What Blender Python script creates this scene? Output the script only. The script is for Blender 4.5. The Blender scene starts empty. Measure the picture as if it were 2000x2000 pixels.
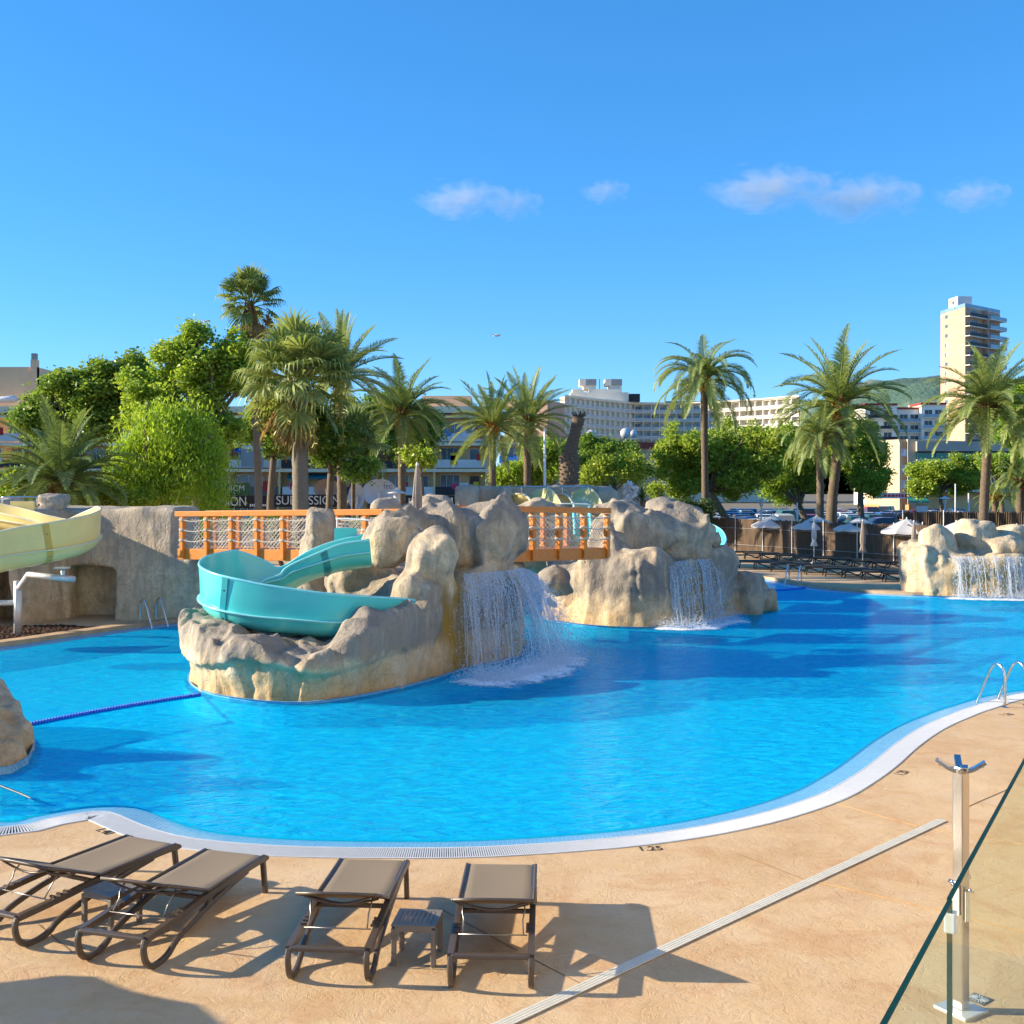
import bpy, bmesh, math, random
import numpy as np
from mathutils import Vector, Matrix, Euler
from mathutils.geometry import tessellate_polygon

random.seed(7)
sc = bpy.context.scene
col = sc.collection
R = math.radians

# ------------------------------------------------------------------ camera
CAM_Z, FOC, HZ = 3.8, 2200.0, 958.0          # eye height, focal length and horizon in photo pixels
cam_d = bpy.data.cameras.new('camera')
cam = bpy.data.objects.new('camera', cam_d); col.objects.link(cam)
cam.location = (0, 0, CAM_Z); cam.rotation_euler = (R(90), 0, 0)
cam_d.sensor_width = 36; cam_d.lens = FOC / 2000 * 36
cam_d.shift_y = -0.021
cam_d.clip_start = 0.1; cam_d.clip_end = 9000
sc.camera = cam

# ------------------------------------------------------------------ light
SUN_EL, SUN_AZ = 20.0, 273.0                  # azimuth measured clockwise from +Y: sun stands left, a little beyond
world = bpy.data.worlds.new('World'); sc.world = world; world.use_nodes = True
wn = world.node_tree; wn.nodes.clear()
w_out = wn.nodes.new('ShaderNodeOutputWorld'); w_bg = wn.nodes.new('ShaderNodeBackground')
w_sky = wn.nodes.new('ShaderNodeTexSky'); w_sky.sky_type = 'NISHITA'; w_sky.sun_disc = False
w_sky.sun_elevation = R(SUN_EL); w_sky.sun_rotation = R(SUN_AZ)
w_sky.air_density = 0.85; w_sky.dust_density = 0.0; w_sky.ozone_density = 9.0; w_sky.altitude = 0
w_hsv = wn.nodes.new('ShaderNodeHueSaturation'); w_hsv.inputs['Saturation'].default_value = 1.2
w_hsv.inputs['Hue'].default_value = 0.502
w_gam = wn.nodes.new('ShaderNodeGamma'); w_gam.inputs['Gamma'].default_value = 0.68
wn.links.new(w_sky.outputs[0], w_gam.inputs['Color']); wn.links.new(w_gam.outputs[0], w_hsv.inputs['Color']); wn.links.new(w_hsv.outputs[0], w_bg.inputs['Color'])
w_bg.inputs['Strength'].default_value = 0.15
wn.links.new(w_bg.outputs[0], w_out.inputs['Surface'])
sun_d = bpy.data.lights.new('sun', 'SUN'); sun = bpy.data.objects.new('sun', sun_d); col.objects.link(sun)
sun_d.energy = 3.7; sun_d.angle = R(0.5); sun_d.color = (1.0, 0.86, 0.64)
az, el = R(SUN_AZ), R(SUN_EL)
to_sun = Vector((math.sin(az) * math.cos(el), math.cos(az) * math.cos(el), math.sin(el)))
sun.rotation_euler = to_sun.to_track_quat('Z', 'Y').to_euler(); sun.location = to_sun * 60
vs = sc.view_settings
vs.view_transform = 'Standard'; vs.look = 'None'; vs.exposure = 1.48; vs.gamma = 1; vs.use_curve_mapping = False
sc.render.engine = 'CYCLES'
cy = sc.cycles
cy.use_denoising = True
try: cy.denoiser = 'OPENIMAGEDENOISE'
except Exception: pass
cy.max_bounces = 8; cy.diffuse_bounces = 3; cy.glossy_bounces = 3; cy.transmission_bounces = 6; cy.transparent_max_bounces = 16
cy.caustics_reflective = False; cy.caustics_refractive = False
cy.sample_clamp_indirect = 6.0
cy.use_adaptive_sampling = True; cy.adaptive_threshold = 0.02

# ------------------------------------------------------------------ helpers
def P(px, py, d):                              # a photo pixel at distance d (metres along the view axis)
    return Vector(((px - 1000) / FOC * d, d, CAM_Z - (py - HZ) / FOC * d))
def G(px, py, z=0.0):                          # a photo pixel on the level z
    d = (CAM_Z - z) * FOC / (py - HZ)
    return Vector(((px - 1000) / FOC * d, d, z))
def V(*a): return Vector(a)

def chain_loc(o):
    p = Vector((0, 0, 0))
    while o is not None:
        p = p + o.location; o = o.parent
    return p

class MB:
    """collects faces, then becomes one mesh object"""
    def __init__(s): s.v = []; s.f = []
    def add(s, vs_, fs):
        n = len(s.v); s.v.extend([tuple(p) for p in vs_]); s.f.extend([tuple(i + n for i in f) for f in fs]); return s
    def box(s, c, size, rz=0.0, m=None):
        x, y, z = size[0] / 2, size[1] / 2, size[2] / 2
        pts = [Vector(p) for p in ((-x,-y,-z),(x,-y,-z),(x,y,-z),(-x,y,-z),(-x,-y,z),(x,-y,z),(x,y,z),(-x,y,z))]
        if rz: rm = Matrix.Rotation(rz, 3, 'Z'); pts = [rm @ p for p in pts]
        if m is not None: pts = [m @ p for p in pts]
        return s.add([p + Vector(c) for p in pts], [(0,3,2,1),(4,5,6,7),(0,1,5,4),(1,2,6,5),(2,3,7,6),(3,0,4,7)])
    def bbox(s, x0, x1, y0, y1, z0, z1): return s.box(((x0+x1)/2,(y0+y1)/2,(z0+z1)/2), (x1-x0,y1-y0,z1-z0))
    def bar(s, a, b, w, h, up=(0,0,1)):
        a, b = Vector(a), Vector(b); t = (b - a)
        if t.length < 1e-6: return s
        t.normalize(); u = Vector(up)
        sd = t.cross(u)
        if sd.length < 1e-4: sd = t.cross(Vector((0, 1, 0)))
        sd.normalize(); n = sd.cross(t)
        pts = []
        for q in (a, b):
            for i, j in ((-1,-1),(1,-1),(1,1),(-1,1)): pts.append(q + sd * (i * w / 2) + n * (j * h / 2))
        return s.add(pts, [(3,2,1,0),(4,5,6,7),(0,1,5,4),(1,2,6,5),(2,3,7,6),(3,0,4,7)])
    def tube(s, path, r, n=8, caps=True, closed=False, up=None):
        path = [Vector(p) for p in path]; k = len(path); rr = r if isinstance(r, (list, tuple)) else [r] * k
        rings = []; prev = None
        for i in range(k):
            if closed: t = path[(i + 1) % k] - path[i - 1]
            else: t = path[min(i + 1, k - 1)] - path[max(i - 1, 0)]
            t.normalize()
            if prev is None:
                a = Vector(up) if up else (Vector((0, 0, 1)) if abs(t.z) < .9 else Vector((1, 0, 0)))
            else: a = prev
            a = a - t * a.dot(t)
            if a.length < 1e-6: a = t.orthogonal()
            a.normalize(); prev = a; b = t.cross(a)
            rings.append([path[i] + (a * math.cos(2 * math.pi * j / n) + b * math.sin(2 * math.pi * j / n)) * rr[i] for j in range(n)])
        n0 = len(s.v)
        for rg in rings: s.v.extend([tuple(p) for p in rg])
        for i in range(k if closed else k - 1):
            i2 = (i + 1) % k
            for j in range(n):
                j2 = (j + 1) % n
                s.f.append((n0 + i * n + j, n0 + i * n + j2, n0 + i2 * n + j2, n0 + i2 * n + j))
        if caps and not closed:
            s.f.append(tuple(n0 + j for j in reversed(range(n)))); s.f.append(tuple(n0 + (k - 1) * n + j for j in range(n)))
        return s
    def beam(s, path, w, h, up=(0, 0, 1), side=None):
        """rectangular section along a path; side = fixed sideways direction"""
        path = [Vector(p) for p in path]; k = len(path); n0 = len(s.v)
        for i in range(k):
            t = path[min(i + 1, k - 1)] - path[max(i - 1, 0)]; t.normalize()
            sd = Vector(side) if side is not None else t.cross(Vector(up)); sd.normalize(); nn = sd.cross(t)
            for a, b in ((-1,-1),(1,-1),(1,1),(-1,1)): s.v.append(tuple(path[i] + sd * (a * w / 2) + nn * (b * h / 2)))
        for i in range(k - 1):
            for j in range(4):
                j2 = (j + 1) % 4
                s.f.append((n0 + i*4 + j, n0 + i*4 + j2, n0 + (i+1)*4 + j2, n0 + (i+1)*4 + j))
        s.f.append((n0+3, n0+2, n0+1, n0)); e = n0 + (k-1)*4; s.f.append((e, e+1, e+2, e+3))
        return s
    def lathe(s, prof, c=(0,0,0), n=16, caps=True):
        c = Vector(c); n0 = len(s.v)
        for r, z in prof:
            for j in range(n):
                a = 2 * math.pi * j / n; s.v.append((c.x + r * math.cos(a), c.y + r * math.sin(a), c.z + z))
        for i in range(len(prof) - 1):
            for j in range(n):
                j2 = (j + 1) % n; s.f.append((n0 + i*n + j, n0 + i*n + j2, n0 + (i+1)*n + j2, n0 + (i+1)*n + j))
        if caps:
            s.f.append(tuple(n0 + j for j in reversed(range(n)))); e = n0 + (len(prof)-1)*n; s.f.append(tuple(e + j for j in range(n)))
        return s
    def prism(s, poly, z0, z1):
        k = len(poly); n0 = len(s.v)
        ar = sum(poly[i][0]*poly[(i+1)%k][1] - poly[(i+1)%k][0]*poly[i][1] for i in range(k))
        if ar < 0: poly = list(reversed(poly))
        for z in (z0, z1):
            for p in poly: s.v.append((p[0], p[1], z))
        s.f.append(tuple(n0 + i for i in reversed(range(k)))); s.f.append(tuple(n0 + k + i for i in range(k)))
        for i in range(k):
            j = (i + 1) % k; s.f.append((n0+i, n0+j, n0+k+j, n0+k+i))
        return s
    def grid(s, rows):
        n0 = len(s.v); h = len(rows); w = len(rows[0])
        for r in rows: s.v.extend([tuple(p) for p in r])
        for i in range(h - 1):
            for j in range(w - 1): s.f.append((n0+i*w+j, n0+i*w+j+1, n0+(i+1)*w+j+1, n0+(i+1)*w+j))
        return s
    def mesh(s, name, mat=None, smooth=False, shift=None):
        me = bpy.data.meshes.new(name)
        vv = s.v if shift is None else [(a-shift.x, b-shift.y, c-shift.z) for a, b, c in s.v]
        me.from_pydata(vv, [], s.f)
        if mat is not None: me.materials.append(mat)
        if smooth: me.polygons.foreach_set('use_smooth', [True] * len(me.polygons))
        me.update(); return me
    def build(s, name, mat=None, parent=None, smooth=False):
        return obj(name, s.mesh(name, mat, smooth, chain_loc(parent) if parent is not None else None), parent)

def obj(name, me, parent=None):
    o = bpy.data.objects.new(name, me); col.objects.link(o)
    if parent is not None: o.parent = parent
    return o
def tag(o, label=None, cat=None, group=None, kind=None):
    if label: o['label'] = label
    if cat: o['category'] = cat
    if group: o['group'] = group
    if kind: o['kind'] = kind
    return o
def thing(name, label, cat, loc=(0, 0, 0), rz=0.0, group=None):
    o = bpy.data.objects.new(name, None); col.objects.link(o); o.empty_display_size = .2
    o.location = loc; o.rotation_euler = (0, 0, rz)
    return tag(o, label, cat, group)
def struct(name, mb, mat, smooth=False, parent=None):
    o = mb.build(name, mat, parent, smooth)
    if parent is None: o['kind'] = 'structure'
    return o
def copy_tree(o, parent=None, loc=None, rz=None, label=None, group=None, kids=None):
    c = o.copy(); col.objects.link(c)
    if parent is not None: c.parent = parent
    if loc is not None: c.location = loc
    if rz is not None: c.rotation_euler = (0, 0, rz)
    if label: c['label'] = label
    if group: c['group'] = group
    for ch in KIDS.get(o.name, ()) if kids is None else kids: copy_tree(ch, c)
    return c
KIDS = {}
def note_kids():
    KIDS.clear()
    for o in bpy.data.objects:
        if o.parent is not None: KIDS.setdefault(o.parent.name, []).append(o)
def bevel(o, w=.01, seg=2):
    m = o.modifiers.new('bevel', 'BEVEL'); m.width = w; m.segments = seg; m.limit_method = 'ANGLE'; m.angle_limit = R(40)
    return o
def lerp(a, b, t): return a + (b - a) * t
def spline(pts, n):
    """Catmull-Rom through pts, n points in all"""
    pts = [Vector(p) for p in pts]; k = len(pts); out = []
    for i in range(n):
        u = i / (n - 1) * (k - 1); j = min(int(u), k - 2); t = u - j
        p0, p1, p2, p3 = pts[max(j-1, 0)], pts[j], pts[j+1], pts[min(j+2, k-1)]
        out.append(0.5 * ((2*p1) + (p2-p0)*t + (2*p0-5*p1+4*p2-p3)*t*t + (3*p1-p0-3*p2+p3)*t**3))
    return out
def spline2(pts, n): return [(p.x, p.y) for p in spline([(a, b, 0) for a, b in pts], n)]
def offset_poly(pl, dist, closed=True):
    """moves a polyline to its left by dist"""
    k = len(pl); out = []
    for i in range(k):
        a = pl[i-1] if (closed or i > 0) else pl[i]; b = pl[(i+1) % k] if (closed or i < k-1) else pl[i]
        tx, ty = b[0]-a[0], b[1]-a[1]; l = math.hypot(tx, ty) or 1
        out.append((pl[i][0] - ty/l*dist, pl[i][1] + tx/l*dist))
    return out

# ------------------------------------------------------------------ materials
MATS = {}
def newmat(name):
    m = bpy.data.materials.new(name); m.use_nodes = True; MATS[name] = m
    nt = m.node_tree; b = nt.nodes['Principled BSDF']
    return m, nt, b
def nd(nt, t, **kw):
    n = nt.nodes.new(t)
    for k, v in kw.items(): setattr(n, k, v)
    return n
def coords(nt, kind='Object', scale=(1, 1, 1)):
    tc = nd(nt, 'ShaderNodeTexCoord'); mp = nd(nt, 'ShaderNodeMapping'); mp.inputs['Scale'].default_value = scale
    nt.links.new(tc.outputs[kind], mp.inputs['Vector']); return mp.outputs[0]
def noise(nt, vec, scale, detail=4, rough=.6, dist=0):
    n = nd(nt, 'ShaderNodeTexNoise'); n.inputs['Scale'].default_value = scale; n.inputs['Detail'].default_value = detail
    n.inputs['Roughness'].default_value = rough; n.inputs['Distortion'].default_value = dist
    nt.links.new(vec, n.inputs['Vector']); return n.outputs['Fac']
def ramp(nt, fac, stops, interp='LINEAR'):
    r = nd(nt, 'ShaderNodeValToRGB'); r.color_ramp.interpolation = interp; e = r.color_ramp.elements
    while len(e) < len(stops): e.new(.5)
    for i, (p, c) in enumerate(stops):
        e[i].position = p; e[i].color = (*c, 1) if len(c) == 3 else c
    nt.links.new(fac, r.inputs['Fac']); return r.outputs['Color']
def mixc(nt, fac, a, b, mode='MIX'):
    m = nd(nt, 'ShaderNodeMix', data_type='RGBA', blend_type=mode)
    for s, x in ((m.inputs['Factor'], fac), (m.inputs['A'], a), (m.inputs['B'], b)):
        pass
    def put(sock, x):
        if hasattr(x, 'links') or hasattr(x, 'is_linked'): nt.links.new(x, sock)
        elif isinstance(x, (tuple, list)): sock.default_value = (*x, 1) if len(x) == 3 else x
        else: sock.default_value = x
    put([i for i in m.inputs if i.identifier == 'Factor_Float'][0], fac)
    put([i for i in m.inputs if i.identifier == 'A_Color'][0], a)
    put([i for i in m.inputs if i.identifier == 'B_Color'][0], b)
    return [o for o in m.outputs if o.identifier == 'Result_Color'][0]
def math_(nt, op, a, b=None, clamp=False):
    m = nd(nt, 'ShaderNodeMath', operation=op, use_clamp=clamp)
    for i, x in enumerate((a, b)):
        if x is None: continue
        if isinstance(x, (int, float)): m.inputs[i].default_value = x
        else: nt.links.new(x, m.inputs[i])
    return m.outputs[0]
def bump(nt, b, h, strength=.3, dist=.02, extra=None):
    n = nd(nt, 'ShaderNodeBump'); n.inputs['Strength'].default_value = strength; n.inputs['Distance'].default_value = dist
    nt.links.new(h, n.inputs['Height'])
    if extra is not None: nt.links.new(extra, n.inputs['Normal'])
    if b is not None: nt.links.new(n.outputs[0], b.inputs['Normal'])
    return n.outputs[0]
def simple(name, c, rough=.6, var=.12, scale=3.0, metal=0.0, bmp=0.0, bscale=40, stretch=(1, 1, 1), spec=.4, objcol=False, sat=0):
    m, nt, b = newmat(name)
    b.inputs['Roughness'].default_value = rough; b.inputs['Metallic'].default_value = metal
    b.inputs['Specular IOR Level'].default_value = spec
    v = coords(nt, 'Object', stretch)
    n = noise(nt, v, scale, 5, .65)
    lo = tuple(x * (1 - var) for x in c); hi = tuple(min(1, x * (1 + var)) for x in c)
    cc = ramp(nt, n, [(.3, lo), (.7, hi)])
    if objcol:
        oi = nd(nt, 'ShaderNodeObjectInfo'); cc = mixc(nt, 1.0, cc, oi.outputs['Color'], 'MULTIPLY')
    nt.links.new(cc, b.inputs['Base Color'])
    if bmp: bump(nt, b, noise(nt, v, bscale, 4, .6), bmp, .02)
    return m
def rock_mat(name, stains=(), tone=1.0, ochre=1.0, grey=1.0, gz=3.0, gk=.3, prof=None):
    """moulded concrete rock: beige body, grey weathering on the upper parts, ochre wash low down; stains = (x, y, half width, half depth, top z)"""
    m, nt, b = newmat(name); b.inputs['Roughness'].default_value = .85; b.inputs['Specular IOR Level'].default_value = .25
    v = coords(nt); vs_ = coords(nt, 'Object', (1, 1, .22))
    n1 = noise(nt, v, .9, 5, .6); n2 = noise(nt, v, 3.1, 6, .65, .5); n3 = noise(nt, vs_, 2.2, 5, .7, .4); n4 = noise(nt, v, 22, 3, .6)
    base = ramp(nt, n2, [(.25, (.46*tone, .33*tone, .19*tone)), (.5, (.6*tone, .47*tone, .31*tone)), (.75, (.7*tone, .6*tone, .44*tone))])
    sx = nd(nt, 'ShaderNodeSeparateXYZ'); nt.links.new(v, sx.inputs[0]); z = sx.outputs['Z']
    # grey coat, heavier with height and along vertical runs
    hz = math_(nt, 'MINIMUM', math_(nt, 'MAXIMUM', math_(nt, 'MULTIPLY', math_(nt, 'SUBTRACT', z, gz), gk), -.25), .25)
    if prof: hz = math_(nt, 'SUBTRACT', math_(nt, 'MULTIPLY', ramp(nt, math_(nt, 'DIVIDE', z, 4.0, True), [(p_, (q_+.3,)*3) for p_, q_ in prof]), 1.0), .3)
    g = math_(nt, 'ADD', math_(nt, 'MULTIPLY', n3, 1.0), hz)
    g = math_(nt, 'ADD', g, math_(nt, 'MULTIPLY', n1, .45))
    gm = ramp(nt, g, [(.58, (0, 0, 0)), (.84, (1, 1, 1))])
    c = mixc(nt, math_(nt, 'MULTIPLY', gm, .85 * grey), base, (.22*tone, .2*tone, .18*tone))
    n5 = noise(nt, v, 1.9, 7, .72, .7)
    c = mixc(nt, math_(nt, 'MULTIPLY', ramp(nt, n5, [(.5, (0, 0, 0)), (.66, (1, 1, 1))]), .5), c, (.3*tone, .24*tone, .175*tone))
    # ochre wash
    lowm = ramp(nt, math_(nt, 'ADD', math_(nt, 'MULTIPLY', z, -.55), math_(nt, 'MULTIPLY', n3, 1.3)), [(.2, (0, 0, 0)), (.75, (1, 1, 1))])
    c = mixc(nt, math_(nt, 'MULTIPLY', lowm, .62 * ochre), c, (.62, .35, .11))
    c = mixc(nt, math_(nt, 'MULTIPLY', ramp(nt, n4, [(.35, (1, 1, 1)), (.5, (0, 0, 0))]), .25), c, (.2, .17, .13))
    for x, y, hw, hd, top in stains:
        dx = math_(nt, 'DIVIDE', math_(nt, 'ABSOLUTE', math_(nt, 'SUBTRACT', sx.outputs['X'], x)), hw)
        dy = math_(nt, 'DIVIDE', math_(nt, 'ABSOLUTE', math_(nt, 'SUBTRACT', sx.outputs['Y'], y)), hd)
        mk = math_(nt, 'SUBTRACT', 1.25, math_(nt, 'MAXIMUM', dx, dy), True)
        mk = math_(nt, 'MULTIPLY', mk, math_(nt, 'MULTIPLY', math_(nt, 'SUBTRACT', top, z), 3.0, True), True)
        mk = math_(nt, 'MULTIPLY', mk, ramp(nt, n3, [(.35, (.1, .1, .1)), (.6, (1, 1, 1))]), True)
        c = mixc(nt, math_(nt, 'MULTIPLY', mk, 1.4, True), c, (.33, .2, .035))
    nt.links.new(c, b.inputs['Base Color'])
    h = math_(nt, 'ADD', math_(nt, 'MULTIPLY', n2, 1.0), math_(nt, 'MULTIPLY', noise(nt, v, 14, 5, .7), .35))
    h = math_(nt, 'ADD', h, math_(nt, 'MULTIPLY', noise(nt, coords(nt, 'Object', (1, 1, .35)), 5, 3, .6), .6))
    cv = nd(nt, 'ShaderNodeTexNoise'); cv.inputs['Scale'].default_value = 1.5; cv.inputs['Detail'].default_value = 6; cv.inputs['Distortion'].default_value = .9; nt.links.new(coords(nt, 'Object', (1, 1, .6)), cv.inputs['Vector'])
    ck = ramp(nt, cv.outputs['Fac'], [(.485, (1, 1, 1)), (.5, (0, 0, 0)), (.515, (1, 1, 1))])
    c2 = mixc(nt, math_(nt, 'MULTIPLY', math_(nt, 'SUBTRACT', 1.0, ck), .22), c, (.2, .15, .1)); nt.links.new(c2, b.inputs['Base Color'])
    h = math_(nt, 'ADD', h, math_(nt, 'MULTIPLY', ck, .2))
    bump(nt, b, h, .7, .06)
    return m
rock_mat('rock', gz=1.2, gk=.12, grey=.95); rock_mat('rock_pale', tone=1.08, ochre=.6, grey=.7); rock_mat('rock_wall', tone=1.25, ochre=.4, grey=.7, gz=1.8, gk=.15)

def deck_material():
    m, nt, b = newmat('deck'); b.inputs['Roughness'].default_value = .8; b.inputs['Specular IOR Level'].default_value = .25
    v = coords(nt)
    a = noise(nt, v, .55, 5, .62, .6); d = noise(nt, v, 2.6, 6, .7, .3); e = noise(nt, v, 45, 3, .7); f = noise(nt, v, 7, 5, .7, .8)
    c = ramp(nt, a, [(.3, (.52, .33, .165)), (.5, (.61, .415, .225)), (.72, (.68, .5, .3))])
    c = mixc(nt, math_(nt, 'MULTIPLY', ramp(nt, d, [(.45, (0, 0, 0)), (.66, (1, 1, 1))]), .7), c, (.62, .44, .27))
    c = mixc(nt, math_(nt, 'MULTIPLY', ramp(nt, noise(nt, v, 1.3, 5, .7, 1.0), [(.5, (0, 0, 0)), (.64, (1, 1, 1))]), .6), c, (.52, .29, .14))
    c = mixc(nt, math_(nt, 'MULTIPLY', ramp(nt, f, [(.58, (0, 0, 0)), (.72, (1, 1, 1))]), .3), c, (.43, .27, .15))
    c = mixc(nt, math_(nt, 'MULTIPLY', ramp(nt, noise(nt, v, .9, 4, .6), [(.55, (0, 0, 0)), (.75, (1, 1, 1))]), .45), c, (.6, .46, .33))
    nt.links.new(c, b.inputs['Base Color'])
    # stamped skin: shallow creases
    vo = nd(nt, 'ShaderNodeTexNoise'); vo.inputs['Scale'].default_value = 3.2; vo.inputs['Detail'].default_value = 7; vo.inputs['Roughness'].default_value = .62
    vo.inputs['Distortion'].default_value = 1.4; nt.links.new(v, vo.inputs['Vector'])
    cr = ramp(nt, vo.outputs['Fac'], [(.47, (1, 1, 1)), (.5, (0, 0, 0)), (.53, (1, 1, 1))])
    h = math_(nt, 'ADD', math_(nt, 'MULTIPLY', cr, .35), math_(nt, 'MULTIPLY', e, .35)); h = math_(nt, 'ADD', h, f)
    bump(nt, b, h, .42, .022)
deck_material()

def tile_material(name, c1, c2, grout, size, rough=.25):
    m, nt, b = newmat(name); b.inputs['Roughness'].default_value = rough
    v = coords(nt)
    br = nd(nt, 'ShaderNodeTexBrick'); br.offset = 0; br.inputs['Scale'].default_value = 1
    br.inputs['Brick Width'].default_value = size; br.inputs['Row Height'].default_value = size; br.inputs['Mortar Size'].default_value = size * .06
    br.inputs['Color1'].default_value = (*c1, 1); br.inputs['Color2'].default_value = (*c2, 1); br.inputs['Mortar'].default_value = (*grout, 1)
    sx = nd(nt, 'ShaderNodeSeparateXYZ'); nt.links.new(v, sx.inputs[0])
    cb = nd(nt, 'ShaderNodeCombineXYZ')
    nt.links.new(math_(nt, 'ADD', sx.outputs['X'], math_(nt, 'MULTIPLY', sx.outputs['Z'], .0)), cb.inputs['X'])
    nt.links.new(math_(nt, 'ADD', sx.outputs['Y'], sx.outputs['Z']), cb.inputs['Y'])
    nt.links.new(cb.outputs[0], br.inputs['Vector']); nt.links.new(br.outputs['Color'], b.inputs['Base Color'])
tile_material('tile_light', (.1, .38, .66), (.15, .45, .72), (.3, .55, .74), .05)
tile_material('tile_band', (.12, .3, .42), (.24, .42, .52), (.4, .48, .52), .05)
tile_material('tile_floor', (.004, .78, .98), (.008, .84, .99), (.02, .86, .99), .25, .5)
tile_material('tile_wall', (.002, .27, .68), (.003, .3, .72), (.01, .32, .72), .25, .5)

def water_material():
    m, nt, b = newmat('water'); nt.nodes.remove(b)
    out = nt.nodes['Material Output']
    v = coords(nt, 'Object', (1, 1, 1))
    n1 = noise(nt, coords(nt, 'Object', (.7, 1.2, 1)), 2.0, 3, .55, .8)
    n2 = noise(nt, coords(nt, 'Object', (.7, 1.3, 1)), 6.5, 3, .6, .8)
    n3 = noise(nt, v, 17, 2, .5)
    h = math_(nt, 'ADD', math_(nt, 'MULTIPLY', n1, 1.0), math_(nt, 'MULTIPLY', n2, .6)); h = math_(nt, 'ADD', h, math_(nt, 'MULTIPLY', n3, .1))
    bn = bump(nt, None, h, 1.0, .075)
    fr = nd(nt, 'ShaderNodeFresnel'); fr.inputs['IOR'].default_value = 1.333; nt.links.new(bn, fr.inputs['Normal'])
    gl = nd(nt, 'ShaderNodeBsdfGlossy'); gl.inputs['Roughness'].default_value = .04; nt.links.new(bn, gl.inputs['Normal'])
    gl.inputs['Color'].default_value = (.55, .82, 1, 1)
    # deeper colour where the ripple tilts the ray into a longer path through the water
    lw = nd(nt, 'ShaderNodeLayerWeight'); lw.inputs['Blend'].default_value = .5; nt.links.new(bn, lw.inputs['Normal'])
    tint = ramp(nt, lw.outputs['Facing'], [(.4, (.45, 1.0, 1.0)), (.8, (.24, .92, 1.0)), (.98, (.08, .66, .97))])
    tr = nd(nt, 'ShaderNodeBsdfTransparent'); nt.links.new(tint, tr.inputs['Color'])
    # a little of the light is scattered back by the water itself
    df = nd(nt, 'ShaderNodeBsdfDiffuse'); nt.links.new(ramp(nt, n2, [(.35, (.0, .36, .88)), (.65, (.01, .7, .98))]), df.inputs['Color']); nt.links.new(bn, df.inputs['Normal'])
    m0 = nd(nt, 'ShaderNodeMixShader'); m0.inputs[0].default_value = .4
    nt.links.new(tr.outputs[0], m0.inputs[1]); nt.links.new(df.outputs[0], m0.inputs[2])
    mx = nd(nt, 'ShaderNodeMixShader'); nt.links.new(math_(nt, 'MULTIPLY', fr.outputs[0], .32, True), mx.inputs[0])
    nt.links.new(m0.outputs[0], mx.inputs[1]); nt.links.new(gl.outputs[0], mx.inputs[2])
    nt.links.new(mx.outputs[0], out.inputs['Surface'])
water_material()

def foam_material(name, dens=.6, scale=6):
    m, nt, b = newmat(name); out = nt.nodes['Material Output']
    b.inputs['Base Color'].default_value = (.85, .92, .98, 1); b.inputs['Roughness'].default_value = .6
    tr = nd(nt, 'ShaderNodeBsdfTransparent'); mx = nd(nt, 'ShaderNodeMixShader')
    v = coords(nt); n = noise(nt, v, scale, 6, .75, .6)
    tc = nd(nt, 'ShaderNodeAttribute'); tc.attribute_name = 'dens'
    f = math_(nt, 'ADD', math_(nt, 'MULTIPLY', n, 1.6), math_(nt, 'SUBTRACT', math_(nt, 'MULTIPLY', tc.outputs['Fac'], 1.5), 1.5 - dens * .9))
    f = math_(nt, 'MULTIPLY', f, 2.2, True)
    nt.links.new(f, mx.inputs[0]); nt.links.new(tr.outputs[0], mx.inputs[1]); nt.links.new(b.outputs[0], mx.inputs[2])
    nt.links.new(mx.outputs[0], out.inputs['Surface'])
foam_material('foam', .42, 7)
def drop_material(name, alpha):
    m, nt, b = newmat(name); out = nt.nodes['Material Output']
    b.inputs['Base Color'].default_value = (.88, .93, 1, 1); b.inputs['Roughness'].default_value = .15
    tl = nd(nt, 'ShaderNodeBsdfTranslucent'); tl.inputs['Color'].default_value = (.85, .92, 1, 1)
    m1 = nd(nt, 'ShaderNodeMixShader'); m1.inputs[0].default_value = .4
    nt.links.new(b.outputs[0], m1.inputs[1]); nt.links.new(tl.outputs[0], m1.inputs[2])
    tr = nd(nt, 'ShaderNodeBsdfTransparent'); mx = nd(nt, 'ShaderNodeMixShader'); mx.inputs[0].default_value = alpha
    nt.links.new(tr.outputs[0], mx.inputs[1]); nt.links.new(m1.outputs[0], mx.inputs[2]); nt.links.new(mx.outputs[0], out.inputs['Surface'])
drop_material('drops', .6); drop_material('strands', .4); drop_material('sheet', .1)

def leaf_material(name, c, c2, trans=.35, rough=.45, spec=.35):
    m, nt, b = newmat(name); out = nt.nodes['Material Output']; b.inputs['Roughness'].default_value = rough
    b.inputs['Specular IOR Level'].default_value = spec
    g = nd(nt, 'ShaderNodeNewGeometry')
    n = noise(nt, coords(nt), .7, 3, .6)
    f = math_(nt, 'ADD', math_(nt, 'MULTIPLY', g.outputs['Random Per Island'], .7), math_(nt, 'MULTIPLY', n, .5))
    cc = ramp(nt, f, [(.25, c), (.85, c2)])
    nt.links.new(cc, b.inputs['Base Color'])
    tl = nd(nt, 'ShaderNodeBsdfTranslucent'); nt.links.new(mixc(nt, .5, cc, (c2[0]*1.3, c2[1]*1.2, c2[2]*.5)), tl.inputs['Color'])
    mx = nd(nt, 'ShaderNodeMixShader'); mx.inputs[0].default_value = trans
    nt.links.new(b.outputs[0], mx.inputs[1]); nt.links.new(tl.outputs[0], mx.inputs[2]); nt.links.new(mx.outputs[0], out.inputs['Surface'])
leaf_material('leaf_dark', (.09, .18, .03), (.26, .39, .06), .45); leaf_material('leaf_mid', (.16, .28, .03), (.4, .54, .08), .48)
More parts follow.
